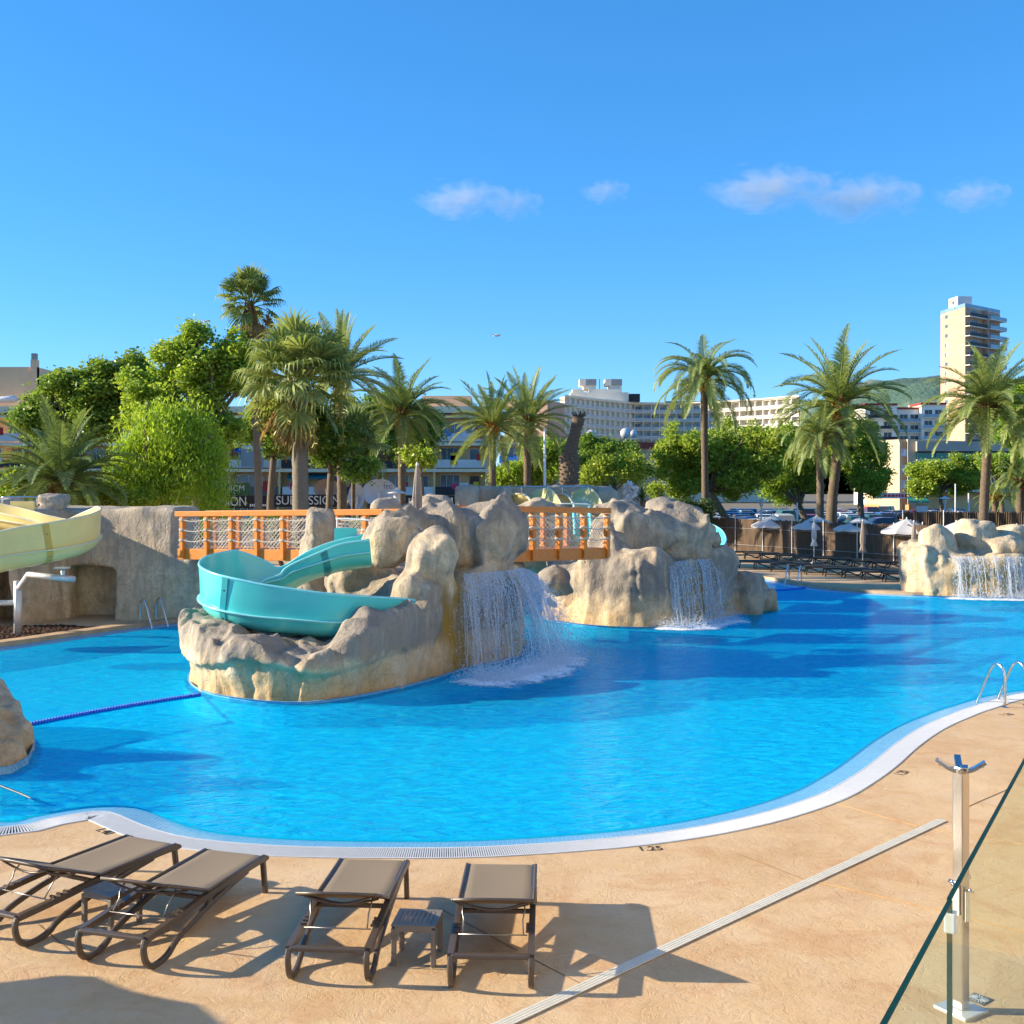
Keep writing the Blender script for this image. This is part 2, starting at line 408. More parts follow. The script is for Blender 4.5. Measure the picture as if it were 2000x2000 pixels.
leaf_material('leaf_pepper', (.16, .3, .02), (.42, .58, .06), .48); leaf_material('leaf_yellow', (.18, .29, .035), (.44, .55, .085), .48)
leaf_material('frond_green', (.13, .19, .05), (.34, .41, .13), .38); leaf_material('frond_dark', (.08, .14, .045), (.22, .3, .09), .35)
leaf_material('frond_dead', (.2, .12, .045), (.36, .24, .1), .2, .8, .1); leaf_material('fruit_strands', (.22, .2, .03), (.4, .36, .06), .2)
leaf_material('leaf_bush', (.04, .08, .02), (.11, .17, .04), .3)

simple('trunk_palm', (.15, .11, .075), .9, .4, 6, bmp=.8, bscale=14, stretch=(1, 1, 2.2))
simple('trunk_grey', (.21, .18, .14), .9, .25, 5, bmp=.6, bscale=10, stretch=(1, 1, 5))
simple('bark', (.16, .12, .085), .9, .3, 6, bmp=.6, bscale=18, stretch=(1, 1, .4))
simple('boot_brown', (.2, .09, .035), .85, .4, 9, bmp=.6, bscale=20)
simple('boot_orange', (.5, .22, .05), .7, .3, 12)
simple('lounger_frame', (.085, .064, .05), .38, .1, 8, bmp=.05, bscale=90, spec=.5)
def sling():
    m, nt, b = newmat('sling'); b.inputs['Roughness'].default_value = .75
    v = coords(nt, 'Object', (1, 1, 1)); w = nd(nt, 'ShaderNodeTexWave'); w.bands_direction = 'Y'; w.inputs['Scale'].default_value = 55
    w.inputs['Distortion'].default_value = .6; nt.links.new(v, w.inputs['Vector'])
    c = mixc(nt, noise(nt, coords(nt, 'Object', (2, 60, 1)), 2, 3), (.29, .222, .145), (.355, .277, .185))
    nt.links.new(c, b.inputs['Base Color']); bump(nt, b, w.outputs['Fac'], .15, .003)
    out = nt.nodes['Material Output']; tl = nd(nt, 'ShaderNodeBsdfTranslucent'); tl.inputs['Color'].default_value = (.5, .3, .06, 1)
    mx = nd(nt, 'ShaderNodeMixShader'); mx.inputs[0].default_value = .22
    nt.links.new(b.outputs[0], mx.inputs[1]); nt.links.new(tl.outputs[0], mx.inputs[2]); nt.links.new(mx.outputs[0], out.inputs['Surface'])
sling()
simple('steel', (.62, .62, .62), .18, .06, 4, metal=1); simple('rod_steel', (.3, .28, .26), .35, .1, 4, metal=1)
simple('galvanised', (.66, .68, .69), .45, .08, 9, metal=.4); simple('white_paint', (.74, .74, .72), .45, .05)
simple('plastic_taupe', (.21, .17, .135), .5, .08); simple('grate_white', (.58, .6, .63), .45, .05, 8)
simple('channel_dark', (.1, .11, .12), .8); simple('drain_cream', (.66, .63, .54), .5, .08, 6)
simple('joint_tan', (.62, .36, .14), .8, .2, 8); simple('joint_dark', (.28, .17, .09), .9, .2, 8)
simple('marking_black', (.02, .018, .02), .7, .2, 9)
simple('slide_teal', (.09, .6, .58), .2, .05, 1.2, spec=.6); simple('slide_teal_dark', (.015, .27, .31), .3, .05, spec=.5)
simple('slide_teal_light', (.25, .72, .74), .25, .05, spec=.5)
simple('slide_yellow', (.78, .63, .25), .28, .06, 1.2, spec=.5); simple('slide_yellow_light', (.72, .66, .42), .3, .05, spec=.5)
simple('flange_yellow', (.56, .38, .08), .4, .1); simple('bolt', (.2, .2, .2), .4, .1, metal=.8)
def wood(name, a, c):
    m, nt, b = newmat(name); b.inputs['Roughness'].default_value = .5
    v = coords(nt, 'Object', (3, 3, 3)); n = noise(nt, v, 2.5, 5, .7, 1.2)
    nt.links.new(ramp(nt, n, [(.3, a), (.7, c)]), b.inputs['Base Color']); bump(nt, b, n, .1, .01)
wood('wood_orange', (.62, .18, .015), (.76, .27, .035)); wood('wood_deck', (.3, .13, .05), (.4, .2, .09)); wood('wood_shade', (.08, .05, .03), (.14, .09, .06))
simple('rope', (.55, .5, .4), .8, .15, 30); simple('net', (.6, .57, .5), .8, .1, 30)
simple('rope_blue', (.012, .07, .42), .4, .1, 20); simple('float_blue', (.01, .14, .7), .3, .15, 20)
simple('mulch', (.07, .035, .022), .95, .7, 60, bmp=1, bscale=60)
simple('coping', (.5, .34, .2), .8, .2, 2.5, bmp=.25, bscale=30)

def canvas(name, c):
    m = simple(name, c, .8, .06, 3); nt = m.node_tree; b = nt.nodes['Principled BSDF']; out = nt.nodes['Material Output']
    tl = nd(nt, 'ShaderNodeBsdfTranslucent'); tl.inputs['Color'].default_value = (*c, 1); mx = nd(nt, 'ShaderNodeMixShader'); mx.inputs[0].default_value = .4
    nt.links.new(b.outputs[0], mx.inputs[1]); nt.links.new(tl.outputs[0], mx.inputs[2]); nt.links.new(mx.outputs[0], out.inputs['Surface'])
canvas('canvas', (.88, .86, .83)); canvas('canvas_taupe', (.5, .43, .36))
simple('lounger_far', (.05, .045, .042), .6, .1); simple('lounger_far_sling', (.1, .085, .065), .7, .1)
def reed():
    m, nt, b = newmat('reed'); b.inputs['Roughness'].default_value = .9
    v = coords(nt, 'Object', (14, 14, .25)); n = noise(nt, v, 1.2, 4, .7); n2 = noise(nt, coords(nt, 'Object', (.6, .6, 1)), 1.1, 4)
    c = ramp(nt, n, [(.3, (.05, .032, .02)), (.7, (.19, .125, .075))])
    c = mixc(nt, math_(nt, 'MULTIPLY', n2, .5), c, (.12, .085, .06)); nt.links.new(c, b.inputs['Base Color']); bump(nt, b, n, .8, .03)
reed()
def glass(name, tint, edge=False):
    m, nt, b = newmat(name); out = nt.nodes['Material Output']; nt.nodes.remove(b)
    tr = nd(nt, 'ShaderNodeBsdfTransparent'); tr.inputs['Color'].default_value = (*tint, 1)
    gl = nd(nt, 'ShaderNodeBsdfGlossy'); gl.inputs['Roughness'].default_value = .02
    fr = nd(nt, 'ShaderNodeFresnel'); fr.inputs['IOR'].default_value = 1.45; mx = nd(nt, 'ShaderNodeMixShader')
    n = noise(nt, coords(nt), .8, 2); bump_n = bump(nt, None, n, .05, .02); nt.links.new(bump_n, gl.inputs['Normal'])
    nt.links.new(math_(nt, 'MULTIPLY', fr.outputs[0], .45), mx.inputs[0]); nt.links.new(tr.outputs[0], mx.inputs[1]); nt.links.new(gl.outputs[0], mx.inputs[2])
    nt.links.new(mx.outputs[0], out.inputs['Surface'])
glass('glass_pane', (.85, .95, .84)); simple('glass_edge', (.003, .035, .028), .5, .3, 2, spec=.15)
simple('window_glass', (.1, .16, .22), .12, .3, 1.5, spec=.8); simple('window_dark', (.03, .035, .045), .2, .3, 1.5, spec=.6)
simple('curtain', (.5, .52, .53), .8, .15, 3); simple('frame_white', (.7, .7, .69), .5, .05)
simple('stucco_peach', (.56, .355, .25), .9, .1, .25, bmp=.1); simple('hotel_cream', (.86, .77, .62), .9, .08, .2); simple('hotel_rail', (.6, .56, .52), .6, .1, .2); simple('stucco_cream', (.6, .47, .3), .9, .1, .2, bmp=.1)
simple('stucco_white', (.84, .8, .7), .9, .08, .2); simple('stucco_orange', (.66, .36, .16), .9, .1, .2); simple('stucco_pink', (.76, .43, .29), .9, .1, .2)
simple('stucco_warm', (.88, .56, .32), .9, .1, .25); simple('stucco_tan', (.9, .57, .27), .9, .15, .3); simple('slab_beige', (.9, .72, .48), .9, .12, .4); simple('roof_red', (.28, .05, .04), .85, .2, 1)
simple('roof_brown', (.5, .4, .33), .9, .15, .3); simple('concrete', (.36, .34, .32), .9, .15, .6); simple('rail_dark', (.03, .03, .035), .6, .1); simple('panel_white', (.7, .66, .6), .6, .1, .5)
simple('rail_glass_green', (.03, .25, .18), .25, .2, .6, spec=.6); simple('rail_glass_blue', (.2, .32, .4), .2, .2, .6, spec=.6)
simple('awning_blue', (.01, .14, .55), .7, .08); simple('awning_teal', (.01, .16, .18), .7, .1); simple('cloth_pink', (.7, .04, .12), .8); simple('cloth_white', (.7, .7, .72), .8)
simple('cloth_blue', (.06, .22, .5), .8); simple('cloth_red', (.5, .04, .03), .8); simple('cloth_yellow', (.6, .42, .03), .8)
simple('banner_black', (.012, .012, .013), .6); simple('banner_letter', (.62, .66, .68), .6, .25, 6); simple('sign_green', (.06, .14, .05), .6)
simple('asphalt', (.06, .06, .065), .9, .2, .4, bmp=.2, bscale=40); simple('ground_earth', (.19, .16, .11), .95, .3, .15)
simple('car_paint', (.85, .85, .85), .28, .02, 1, spec=.6, objcol=True); simple('car_glass', (.03, .04, .05), .08, .1, spec=.8); simple('rubber', (.02, .02, .02), .8)
simple('lamp_white', (.7, .71, .72), .4, .04); simple('dish_white', (.62, .64, .68), .4, .06); simple('dish_tan', (.38, .26, .19), .6, .1); simple('letter_navy', (.02, .03, .06), .6)
simple('red_paint', (.6, .03, .02), .5); simple('skin', (.35, .2, .13), .6)
def hill():
    m, nt, b = newmat('hill'); b.inputs['Roughness'].default_value = 1; v = coords(nt)
    n = noise(nt, v, .012, 7, .7); n2 = noise(nt, v, .05, 4, .7)
    c = ramp(nt, n, [(.35, (.05, .12, .08)), (.52, (.1, .17, .1)), (.62, (.3, .28, .25))]); c = mixc(nt, math_(nt, 'MULTIPLY', n2, .5), c, (.08, .14, .12))  # greens lightened and shifted to blue, distance haze put into the colour
    nt.links.new(c, b.inputs['Base Color']); bump(nt, b, n2, 1, 6)
hill()
# ------------------------------------------------------------------ ground, deck and pool
near_px = [(0,1617),(93,1600),(155,1589),(186,1586),(214,1587),(238,1595),(280,1613),(342,1632),(435,1645),(600,1655),(860,1657),(1000,1652),
           (1120,1644),(1242,1633),(1377,1613),(1501,1585),(1600,1552),(1656,1522),(1702,1491),(1750,1452),(1800,1420),(1850,1398),(1900,1380),(2000,1354)]
near = [(G(*p).x, G(*p).y) for p in near_px]
far = [(18.1,39.8),(14.3,41),(12.5,42.6),(11.6,44.6),(11.2,46.4),(10.6,49),(8,51),(4,49),(1.5,43),(-2,38.5),(-6.6,34.6),(-9.3,32.6),(-10.6,30.9),(-12.4,27.4)]
ctrl = [(-8.4,13.6),(-7.2,13.0)] + near + [(12.5,22.6),(17,25.5),(21,30),(21.5,36)] + far + [(-14.2,24.5),(-14.4,20),(-12.6,16)]
def closed_spline(pts, per):
    k = len(pts); out = []
    for j in range(k):
        p0, p1, p2, p3 = [Vector((*pts[(j + i) % k], 0)) for i in (-1, 0, 1, 2)]
        m = max(2, int((p2 - p1).length / per))
        for i in range(m):
            t = i / m
            q = 0.5 * ((2*p1) + (p2-p0)*t + (2*p0-5*p1+4*p2-p3)*t*t + (3*p1-p0-3*p2+p3)*t**3); out.append((q.x, q.y))
    return out
OL = closed_spline(ctrl, .3)
n_near = next(i for i, p in enumerate(OL) if p[0] > 13 and p[1] > 20)       # the overflow gutter runs along the near side up to here
hole = offset_poly(OL, -.34)
WATER_Z = -.03

def sheet(mb, loops, z):
    tris = tessellate_polygon([[Vector((x, y, 0)) for x, y in lp] for lp in loops])
    flat = [p for lp in loops for p in lp]
    fs = []
    for t in tris:
        a, b, c = [flat[i] for i in t]
        cr = (b[0]-a[0])*(c[1]-a[1]) - (b[1]-a[1])*(c[0]-a[0])
        fs.append(t if cr > 0 else tuple(reversed(t)))
    mb.add([(x, y, z) for x, y in flat], fs)
rect = lambda x0, x1, y0, y1: [(x0, y0), (x1, y0), (x1, y1), (x0, y1)]
mb = MB(); sheet(mb, [rect(-40, 45, -6, 70), hole], 0.0); deck = struct('pool_deck', mb, MATS['deck'])
mb = MB(); sheet(mb, [rect(-4000, 4000, -300, 6000), rect(-39.9, 44.9, -5.9, 69.9)], -.02); ground = struct('ground', mb, MATS['ground_earth'])
mb = MB(); sheet(mb, [offset_poly(OL, .395)], WATER_Z); water = struct('pool_water', mb, MATS['water'])
# basin: tiled overflow lip, walls and floor
inner = offset_poly(OL, .42)
mb = MB(); k = len(OL)
for i in range(k):
    j = (i + 1) % k
    mb.add([(*OL[i], .0), (*OL[j], .0), (*inner[j], -.06), (*inner[i], -.06)], [(0, 1, 2, 3)])
lip = struct('pool_lip', mb, MATS['tile_light'])
mb = MB(); foot = inner
for i in range(k):
    j = (i + 1) % k
    mb.add([(*inner[i], -.06), (*inner[j], -.06), (*foot[j], -.43), (*foot[i], -.43)], [(0, 1, 2, 3)])
sheet(mb, [inner], -.43)
basin = struct('pool_basin', mb, MATS['tile_floor'])
# gutter: dark channel below, white slats above
mb = MB()
for i in range(k - 1):
    if i > n_near: break
    mb.add([(*hole[i], -.04), (*hole[i+1], -.04), (*OL[i+1], -.04), (*OL[i], -.04)], [(0, 1, 2, 3)])
    mb.add([(*hole[i], -.04), (*hole[i+1], -.04), (*hole[i+1], .0), (*hole[i], .0)], [(3, 2, 1, 0)])
gut = struct('pool_gutter', mb, MATS['channel_dark'])
mb = MB(); acc = 0.0; pitch = .023
for i in range(n_near):
    a, b = Vector((*OL[i], 0)), Vector((*OL[i+1], 0)); c_, d_ = Vector((*hole[i], 0)), Vector((*hole[i+1], 0))
    L = (b - a).length
    while acc < L:
        t = acc / L; p, q = a.lerp(b, t), c_.lerp(d_, t); u = (q - p).normalized()
        mb.bar(p + u*.012 + V(0,0,.0), q - u*.004 + V(0,0,.0), .0135, .02); acc += pitch
    acc -= L
slats = mb.build('grate_slat', MATS['grate_white'], gut); slats['kind'] = 'stuff'
mb = MB()
for pl, off in ((offset_poly(OL, -.008), 0), (offset_poly(OL, -.33), 0)):
    mb.beam([(*p, -.004) for p in pl[:n_near+1]], .022, .03)
mb.build('grate_rim', MATS['grate_white'], gut)
# coping stones on the far side
cop = bpy.data.objects.new('pool_coping', None); col.objects.link(cop); cop['kind'] = 'structure'
run = []; idx = list(range(n_near + 1, k)) + [0]
seg = [OL[i] for i in idx]; acc = 0; start = 0
for i in range(1, len(seg)):
    acc += math.hypot(seg[i][0]-seg[i-1][0], seg[i][1]-seg[i-1][1])
    if acc > .85 or i == len(seg) - 1:
        pl = seg[start:i+1]
        if len(pl) >= 2:
            o_ = offset_poly(pl, -.42, False); i_ = offset_poly(pl, .0, False)
            mb = MB(); n = len(pl)
            hz_ = .105 + .008 * random.random()
            top = [(*p, hz_) for p in i_] + [(*p, hz_) for p in o_]; bot = [(*p, -.25) for p in i_] + [(*p, -.25) for p in o_]
            fs = []
            for q in range(n - 1):
                fs += [(q, q+1, n+q+1, n+q)[::-1], (q, q+1, 2*n+q+1, 2*n+q)[::1], (n+q, n+q+1, 3*n+q+1, 3*n+q)[::-1]]
            fs += [(0, n, 3*n, 2*n), (n-1, 2*n-1, 4*n-1, 3*n-1)[::-1]]
            mb.add(top + bot, fs); mb.build('coping_stone', MATS['coping'], cop)
        start = i; acc = 0

# channel drain across the deck, with its four bars
a, b = G(985 - 180, 2085), G(1840, 1603); mb = MB(); mb.bar(a + V(0,0,.003), b + V(0,0,.003), .115, .004)
drain = mb.build('channel_drain', MATS['joint_dark']); tag(drain, 'long cream slotted drain strip running diagonally across the sandy deck', 'drain')
t = (b - a).normalized(); s = t.cross(V(0,0,1))
for q in (-.043, -.0145, .0145, .043):
    m_ = MB(); m_.bar(a + s*q + V(0,0,.008), b + s*q + V(0,0,.008), .021, .01); m_.build('drain_bar', MATS['drain_cream'], drain)
# cut joints in the deck
for p, q, mt, w in (((1630,1569),(1792,1614),'joint_tan',.012),((1815,1619),(2060,1660),'joint_tan',.012),((1602,1724),(1841,1780),'joint_tan',.014),
                 ((1841,1780),(2080,1842),'joint_tan',.014),((1440,1668),(1568,1717),'joint_dark',.01),((1885,1578),(1970,1541),'joint_dark',.012),
                 ((862,1776),(1010,1857),'joint_dark',.009),((1030,1868),(1140,1925),'joint_dark',.008),((75,1806),(140,1860),'joint_dark',.01),((140,1860),(165,1852),'joint_dark',.008)):
    m_ = MB(); m_.bar(G(*p) + V(0,0,.0035), G(*q) + V(0,0,.0035), w, .003); m_.build('deck_joint', MATS[mt], deck)
# small floor drain behind the glass
c = G(1912, 1952); fd = thing('floor_drain', 'small square grey floor drain in the deck behind the glass', 'drain', c)
m_ = MB(); m_.box(c + V(0,0,.003), (.15,.15,.006), R(40)); m_.build('drain_plate', MATS['channel_dark'], fd)
for i in range(8):
    an = R(40 + i * 22.5); m_ = MB(); m_.bar(c + V(.068*math.cos(an), .068*math.sin(an), .0075), c - V(.068*math.cos(an), .068*math.sin(an), -.0075), .008, .004); m_.build('drain_bar', MATS['galvanised'], fd)
# depth figures stencilled on the deck
def flat_text(txt, size, mat, name):
    cu = bpy.data.curves.new(name, 'FONT'); cu.body = txt; cu.size = size; cu.align_x = 'CENTER'; cu.align_y = 'CENTER'; cu.extrude = .001
    tmp = bpy.data.objects.new('tmp', cu); col.objects.link(tmp)
    dg = bpy.context.evaluated_depsgraph_get(); me = bpy.data.meshes.new_from_object(tmp.evaluated_get(dg)); bpy.data.objects.remove(tmp)
    me.name = name; me.materials.clear(); me.materials.append(mat); return me
for txt, px, rot, lab in (('1.40', (205,1624), -42, 'at the left bend of the pool edge'), ('1.35', (692,1689), -4, 'beside the second lounger from the right'),
                     ('1.25', (1270,1658), 7, 'at the middle of the pool edge'), ('1.20', (1762,1510), 52, 'beside the right-hand curve of the pool edge'), ('1.20', (1966,1396), 22, 'by the near ladder')):
    o = obj('depth_marking', flat_text(txt, .2, MATS['marking_black'], 'depth_marking')); o.location = G(*px) + V(0,0,.004); o.rotation_euler = (0,0,R(rot)); o.scale = (.8, 1, 1)
    tag(o, f'black depth figure {txt} {lab}', 'marking', 'depth figures along the pool edge')
# ------------------------------------------------------------------ moulded rock (signed distance fields turned into meshes)
def hash3(i, j, k, seed):
    h = (i.astype(np.int64) * 374761393 + j.astype(np.int64) * 668265263 + k.astype(np.int64) * 2147483647 + seed * 974634777) & 0xffffffff
    h = ((h ^ (h >> 13)) * 1274126177) & 0xffffffff
    h = h ^ (h >> 16)
    return (h & 0xffff).astype(np.float32) / 32768.0 - 1.0
def vnoise(x, y, z, seed=0):
    i, j, k = np.floor(x), np.floor(y), np.floor(z); u, v, w = x - i, y - j, z - k
    i, j, k = i.astype(np.int32), j.astype(np.int32), k.astype(np.int32)
    u, v, w = u*u*(3-2*u), v*v*(3-2*v), w*w*(3-2*w); r = 0
    for a in (0, 1):
        for b in (0, 1):
            for c in (0, 1):
                r = r + hash3(i+a, j+b, k+c, seed) * (u if a else 1-u) * (v if b else 1-v) * (w if c else 1-w)
    return r
def fbm(x, y, z, f, octs, seed=0):
    r = 0; a = 1.0
    for o in range(octs): r = r + a * vnoise(x*f, y*f, z*f, seed + o*17); f *= 2.1; a *= .5
    return r
def surface_nets(F, org, h):
    S = F < 0; nx, ny, nz = F.shape
    cnt = np.zeros((nx-1, ny-1, nz-1), np.int8)
    for a in (0, 1):
        for b in (0, 1):
            for c in (0, 1): cnt += S[a:nx-1+a, b:ny-1+b, c:nz-1+c]
    act = (cnt > 0) & (cnt < 8); I = np.argwhere(act); n = len(I)
    idx = -np.ones(act.shape, np.int64); idx[act] = np.arange(n)
    pos = np.zeros((n, 3)); num = np.zeros(n)
    cor = [(a, b, c) for a in (0, 1) for b in (0, 1) for c in (0, 1)]
    for p in cor:
        for ax in range(3):
            if p[ax]: continue
            q = list(p); q[ax] = 1
            fa = F[I[:,0]+p[0], I[:,1]+p[1], I[:,2]+p[2]]; fb = F[I[:,0]+q[0], I[:,1]+q[1], I[:,2]+q[2]]
            x = (fa < 0) != (fb < 0); t = np.where(x, fa / np.where(fa == fb, 1, fa - fb), 0)
            pt = np.tile(np.array(p, float), (n, 1)); pt[:, ax] += t
            pos += np.where(x[:, None], pt, 0); num += x
    pos = (I + pos / num[:, None]) * h + np.array(org)
    faces = []
    for ax in range(3):
        sl0 = [slice(1, s-1) for s in F.shape]; sl1 = [slice(1, s-1) for s in F.shape]
        sl0[ax] = slice(0, F.shape[ax]-1); sl1[ax] = slice(1, F.shape[ax])
        A, B = S[tuple(sl0)], S[tuple(sl1)]; E = np.argwhere(A != B)
        flip = A[tuple(E.T)]
        off = np.array([1, 1, 1]); off[ax] = 0; E = E + off
        b_, c_ = [(1, 2), (2, 0), (0, 1)][ax]
        def cell(db, dc):
            q = E.copy(); q[:, b_] -= db; q[:, c_] -= dc; return idx[tuple(q.T)]
        quad = np.stack([cell(1, 1), cell(0, 1), cell(0, 0), cell(1, 0)], 1)
        quad[~flip] = quad[~flip][:, ::-1]; faces.append(quad)
    return pos, np.concatenate(faces)
def np_mesh(name, v, f, mat, smooth=True):
    me = bpy.data.meshes.new(name); n = len(f); k = f.shape[1]
    me.vertices.add(len(v)); me.vertices.foreach_set('co', np.ascontiguousarray(v, np.float32).ravel())
    me.loops.add(n * k); me.loops.foreach_set('vertex_index', np.ascontiguousarray(f, np.int32).ravel())
    me.polygons.add(n); me.polygons.foreach_set('loop_start', np.arange(0, n*k, k, dtype=np.int32)); me.polygons.foreach_set('loop_total', np.full(n, k, np.int32))
    if smooth: me.polygons.foreach_set('use_smooth', np.ones(n, bool))
    if mat is not None: me.materials.append(mat)
    me.update(calc_edges=True); return me
def smin(a, b, k): h = np.clip(.5 + .5*(b-a)/k, 0, 1); return b + (a-b)*h - k*h*(1-h)
def smax(a, b, k): return -smin(-a, -b, k)
def sd_poly(X, Y, poly):
    d = np.full(X.shape, 1e9); s = np.ones(X.shape); k = len(poly)
    for i in range(k):
        ax, ay = poly[i]; bx, by = poly[i-1]; ex, ey = bx-ax, by-ay; wx, wy = X-ax, Y-ay
        t = np.clip((wx*ex + wy*ey) / (ex*ex + ey*ey), 0, 1); d = np.minimum(d, (wx-ex*t)**2 + (wy-ey*t)**2)
        c1 = Y >= ay; c2 = Y < by; c3 = ex*wy > ey*wx
        s = np.where((c1 & c2 & c3) | (~c1 & ~c2 & ~c3), -s, s)
    return s * np.sqrt(d)
def idw(X, Y, pts, p=3.0):
    num = 0; den = 0
    for x, y, h in pts:
        w = 1 / (((X-x)**2 + (Y-y)**2) ** (p/2) + 1e-3); num = num + w*h; den = den + w
    return num / den
def ell(X, Y, Z, c, r, rz=0., tilt=0., e=2.0):
    x, y, z = X-c[0], Y-c[1], Z-c[2]
    if rz: x, y = x*math.cos(rz) + y*math.sin(rz), -x*math.sin(rz) + y*math.cos(rz)
    if tilt: x, z = x*math.cos(tilt) + z*math.sin(tilt), -x*math.sin(tilt) + z*math.cos(tilt)
    q = (np.abs(x/r[0])**e + np.abs(y/r[1])**e + np.abs(z/r[2])**e) ** (1/e)
    return (q - 1) * min(r) * (1.0 if min(r) > .6 * max(r) else 1.15)
def sd_box(X, Y, Z, x0, x1, y0, y1, z0, z1, r=0.):
    qx = np.abs(X-(x0+x1)/2) - (x1-x0)/2 + r; qy = np.abs(Y-(y0+y1)/2) - (y1-y0)/2 + r; qz = np.abs(Z-(z0+z1)/2) - (z1-z0)/2 + r
    return np.sqrt(np.maximum(qx,0)**2 + np.maximum(qy,0)**2 + np.maximum(qz,0)**2) + np.minimum(np.maximum(np.maximum(qx,qy),qz),0) - r
def rock(name, parent, bounds, res, fn, mat, amp=.09, freq=1.1, octs=4, flute=0., ffreq=1.6, seed=1):
    (x0,x1),(y0,y1),(z0,z1) = bounds
    xs, ys, zs = [np.arange(a, b + res, res, dtype=np.float32) for a, b in ((x0,x1),(y0,y1),(z0,z1))]
    X, Y, Z = np.meshgrid(xs, ys, zs, indexing='ij'); D = fn(X, Y, Z).astype(np.float32)
    m = np.abs(D) < (.45 + amp*2); x, y, z = X[m], Y[m], Z[m]
    wx = vnoise(x*.8, y*.8, z*.8, seed+91) * .35
    n = amp * fbm(x+wx, y+wx, z, freq, octs, seed)
    if flute:
        q = vnoise((x+wx)*ffreq, (y-wx)*ffreq, z*ffreq*.22, seed+5); n = n + flute * (np.abs(q) * 2 - .6)
        q2 = vnoise((x+wx)*ffreq*2.3, (y-wx)*ffreq*2.3, z*ffreq*.5, seed+8); n = n + flute * .4 * (np.abs(q2) * 2 - .6)
    D[m] += n
    D[0] = D[-1] = 1; D[:,0] = D[:,-1] = 1; D[:,:,0] = D[:,:,-1] = 1
    v, f = surface_nets(D, (x0, y0, z0), res)
    off = chain_loc(parent) if parent is not None else Vector((0,0,0))
    return obj(name, np_mesh(name, v - np.array(off), f, mat), parent)
def rock_mass(parent, bounds, res, base_fn, base_mat, blds, k=.1, amp=.1, freq=.9, octs=4, flute=.1, ffreq=1.6, seed=1, base_name='rock_base'):
    """one continuous rock field; its surface is then dealt out to the base and to each boulder. blds = (px, py, d, half w px, half h px, half depth, rz, tilt, exponent, material)"""
    (x0,x1),(y0,y1),(z0,z1) = bounds
    xs, ys, zs = [np.arange(a, b + res, res, dtype=np.float32) for a, b in ((x0,x1),(y0,y1),(z0,z1))]
    X, Y, Z = np.meshgrid(xs, ys, zs, indexing='ij'); D = base_fn(X, Y, Z).astype(np.float32) if base_fn else np.full(X.shape, 9., np.float32)
    near = D < .6; fld = []
    for q, (px, py, d, w, h, dep, rz, tilt, e, mt) in enumerate(blds):
        c = P(px, py, d); r = (w*d/FOC*1.07, dep*1.1, h*d/FOC*1.05); rm = max(r) + .6
        sl = tuple(slice(max(0, int((c[i]-rm-b[0])/res)), max(0, int((c[i]+rm-b[0])/res)+2)) for i, b in enumerate(bounds))
        x, y, z = X[sl], Y[sl], Z[sl]
        wob = .11*min(1, max(r)) * vnoise(x*1.1/max(.5,max(r)), y*1.1/max(.5,max(r)), z*1.1/max(.5,max(r)), seed+q*7)
        fl = ell(x, y, z, c, r, rz, tilt, e) + wob + .2*min(r)*np.abs(vnoise(x*.9/max(.5,max(r)), y*.9/max(.5,max(r)), z*.9/max(.5,max(r)), seed+q*7+3)) - .07*min(r)
        rr_ = random.Random(seed*13+q)
        for _ in range(8):
            nv = Vector((rr_.gauss(0,1), rr_.gauss(-.3,1), rr_.gauss(.3,1))).normalized(); sup = math.sqrt(sum((nv[i]*r[i])**2 for i in range(3)))*rr_.uniform(.9,1.06)
            fl = smax(fl, (x-c[0])*nv.x + (y-c[1])*nv.y + (z-c[2])*nv.z - sup, .05 + .06*min(r))
        fld.append((sl, fl.astype(np.float32), mt)); D[sl] = smin(D[sl], fl, k)
    m = np.abs(D) < .6; x, y, z = X[m], Y[m], Z[m]
    wx = vnoise(x*.8, y*.8, z*.8, seed+91) * .35
    n = amp * fbm(x+wx, y+wx, z, freq, octs+1, seed)
    if flute:
        q = vnoise((x+wx)*ffreq, (y-wx)*ffreq, z*ffreq*.22, seed+5); n = n + flute * (np.abs(q) * 2 - .6)
        q2 = vnoise((x+wx)*ffreq*2.3, (y-wx)*ffreq*2.3, z*ffreq*.5, seed+8); n = n + flute * .4 * (np.abs(q2) * 2 - .6)
    q3 = vnoise((x+wx)*1.3, (y-wx)*1.3, z*.7, seed+31); n = n + .05*(1-np.abs(q3))**9
    q4 = vnoise((x-wx)*.8, (y+wx)*.8, z*2.4, seed+37); n = n + .03*(1-np.abs(q4))**10
    D[m] += n
    D[0] = D[-1] = 1; D[:,0] = D[:,-1] = 1; D[:,:,0] = D[:,:,-1] = 1
    v, f = surface_nets(D, (x0, y0, z0), res)
    g = np.clip(np.round((v - np.array((x0,y0,z0))) / res).astype(int), 0, np.array(D.shape)-1)
    Bd = base_fn(X, Y, Z) if base_fn else np.full(X.shape, 9.)
    best = Bd[g[:,0], g[:,1], g[:,2]] + .02; lab = np.zeros(len(v), int)
    for q, (sl, fl, mt) in enumerate(fld):
        st = np.array([s_.start for s_ in sl]); en = st + np.array(fl.shape); ok = np.all((g >= st) & (g < en), 1)
        val = np.full(len(v), 9.); gi = g[ok] - st; val[ok] = fl[gi[:,0], gi[:,1], gi[:,2]]
        b = val < best; best[b] = val[b]; lab[b] = q + 1
    fl_ = np.sort(lab[f], 1)[:, 1]
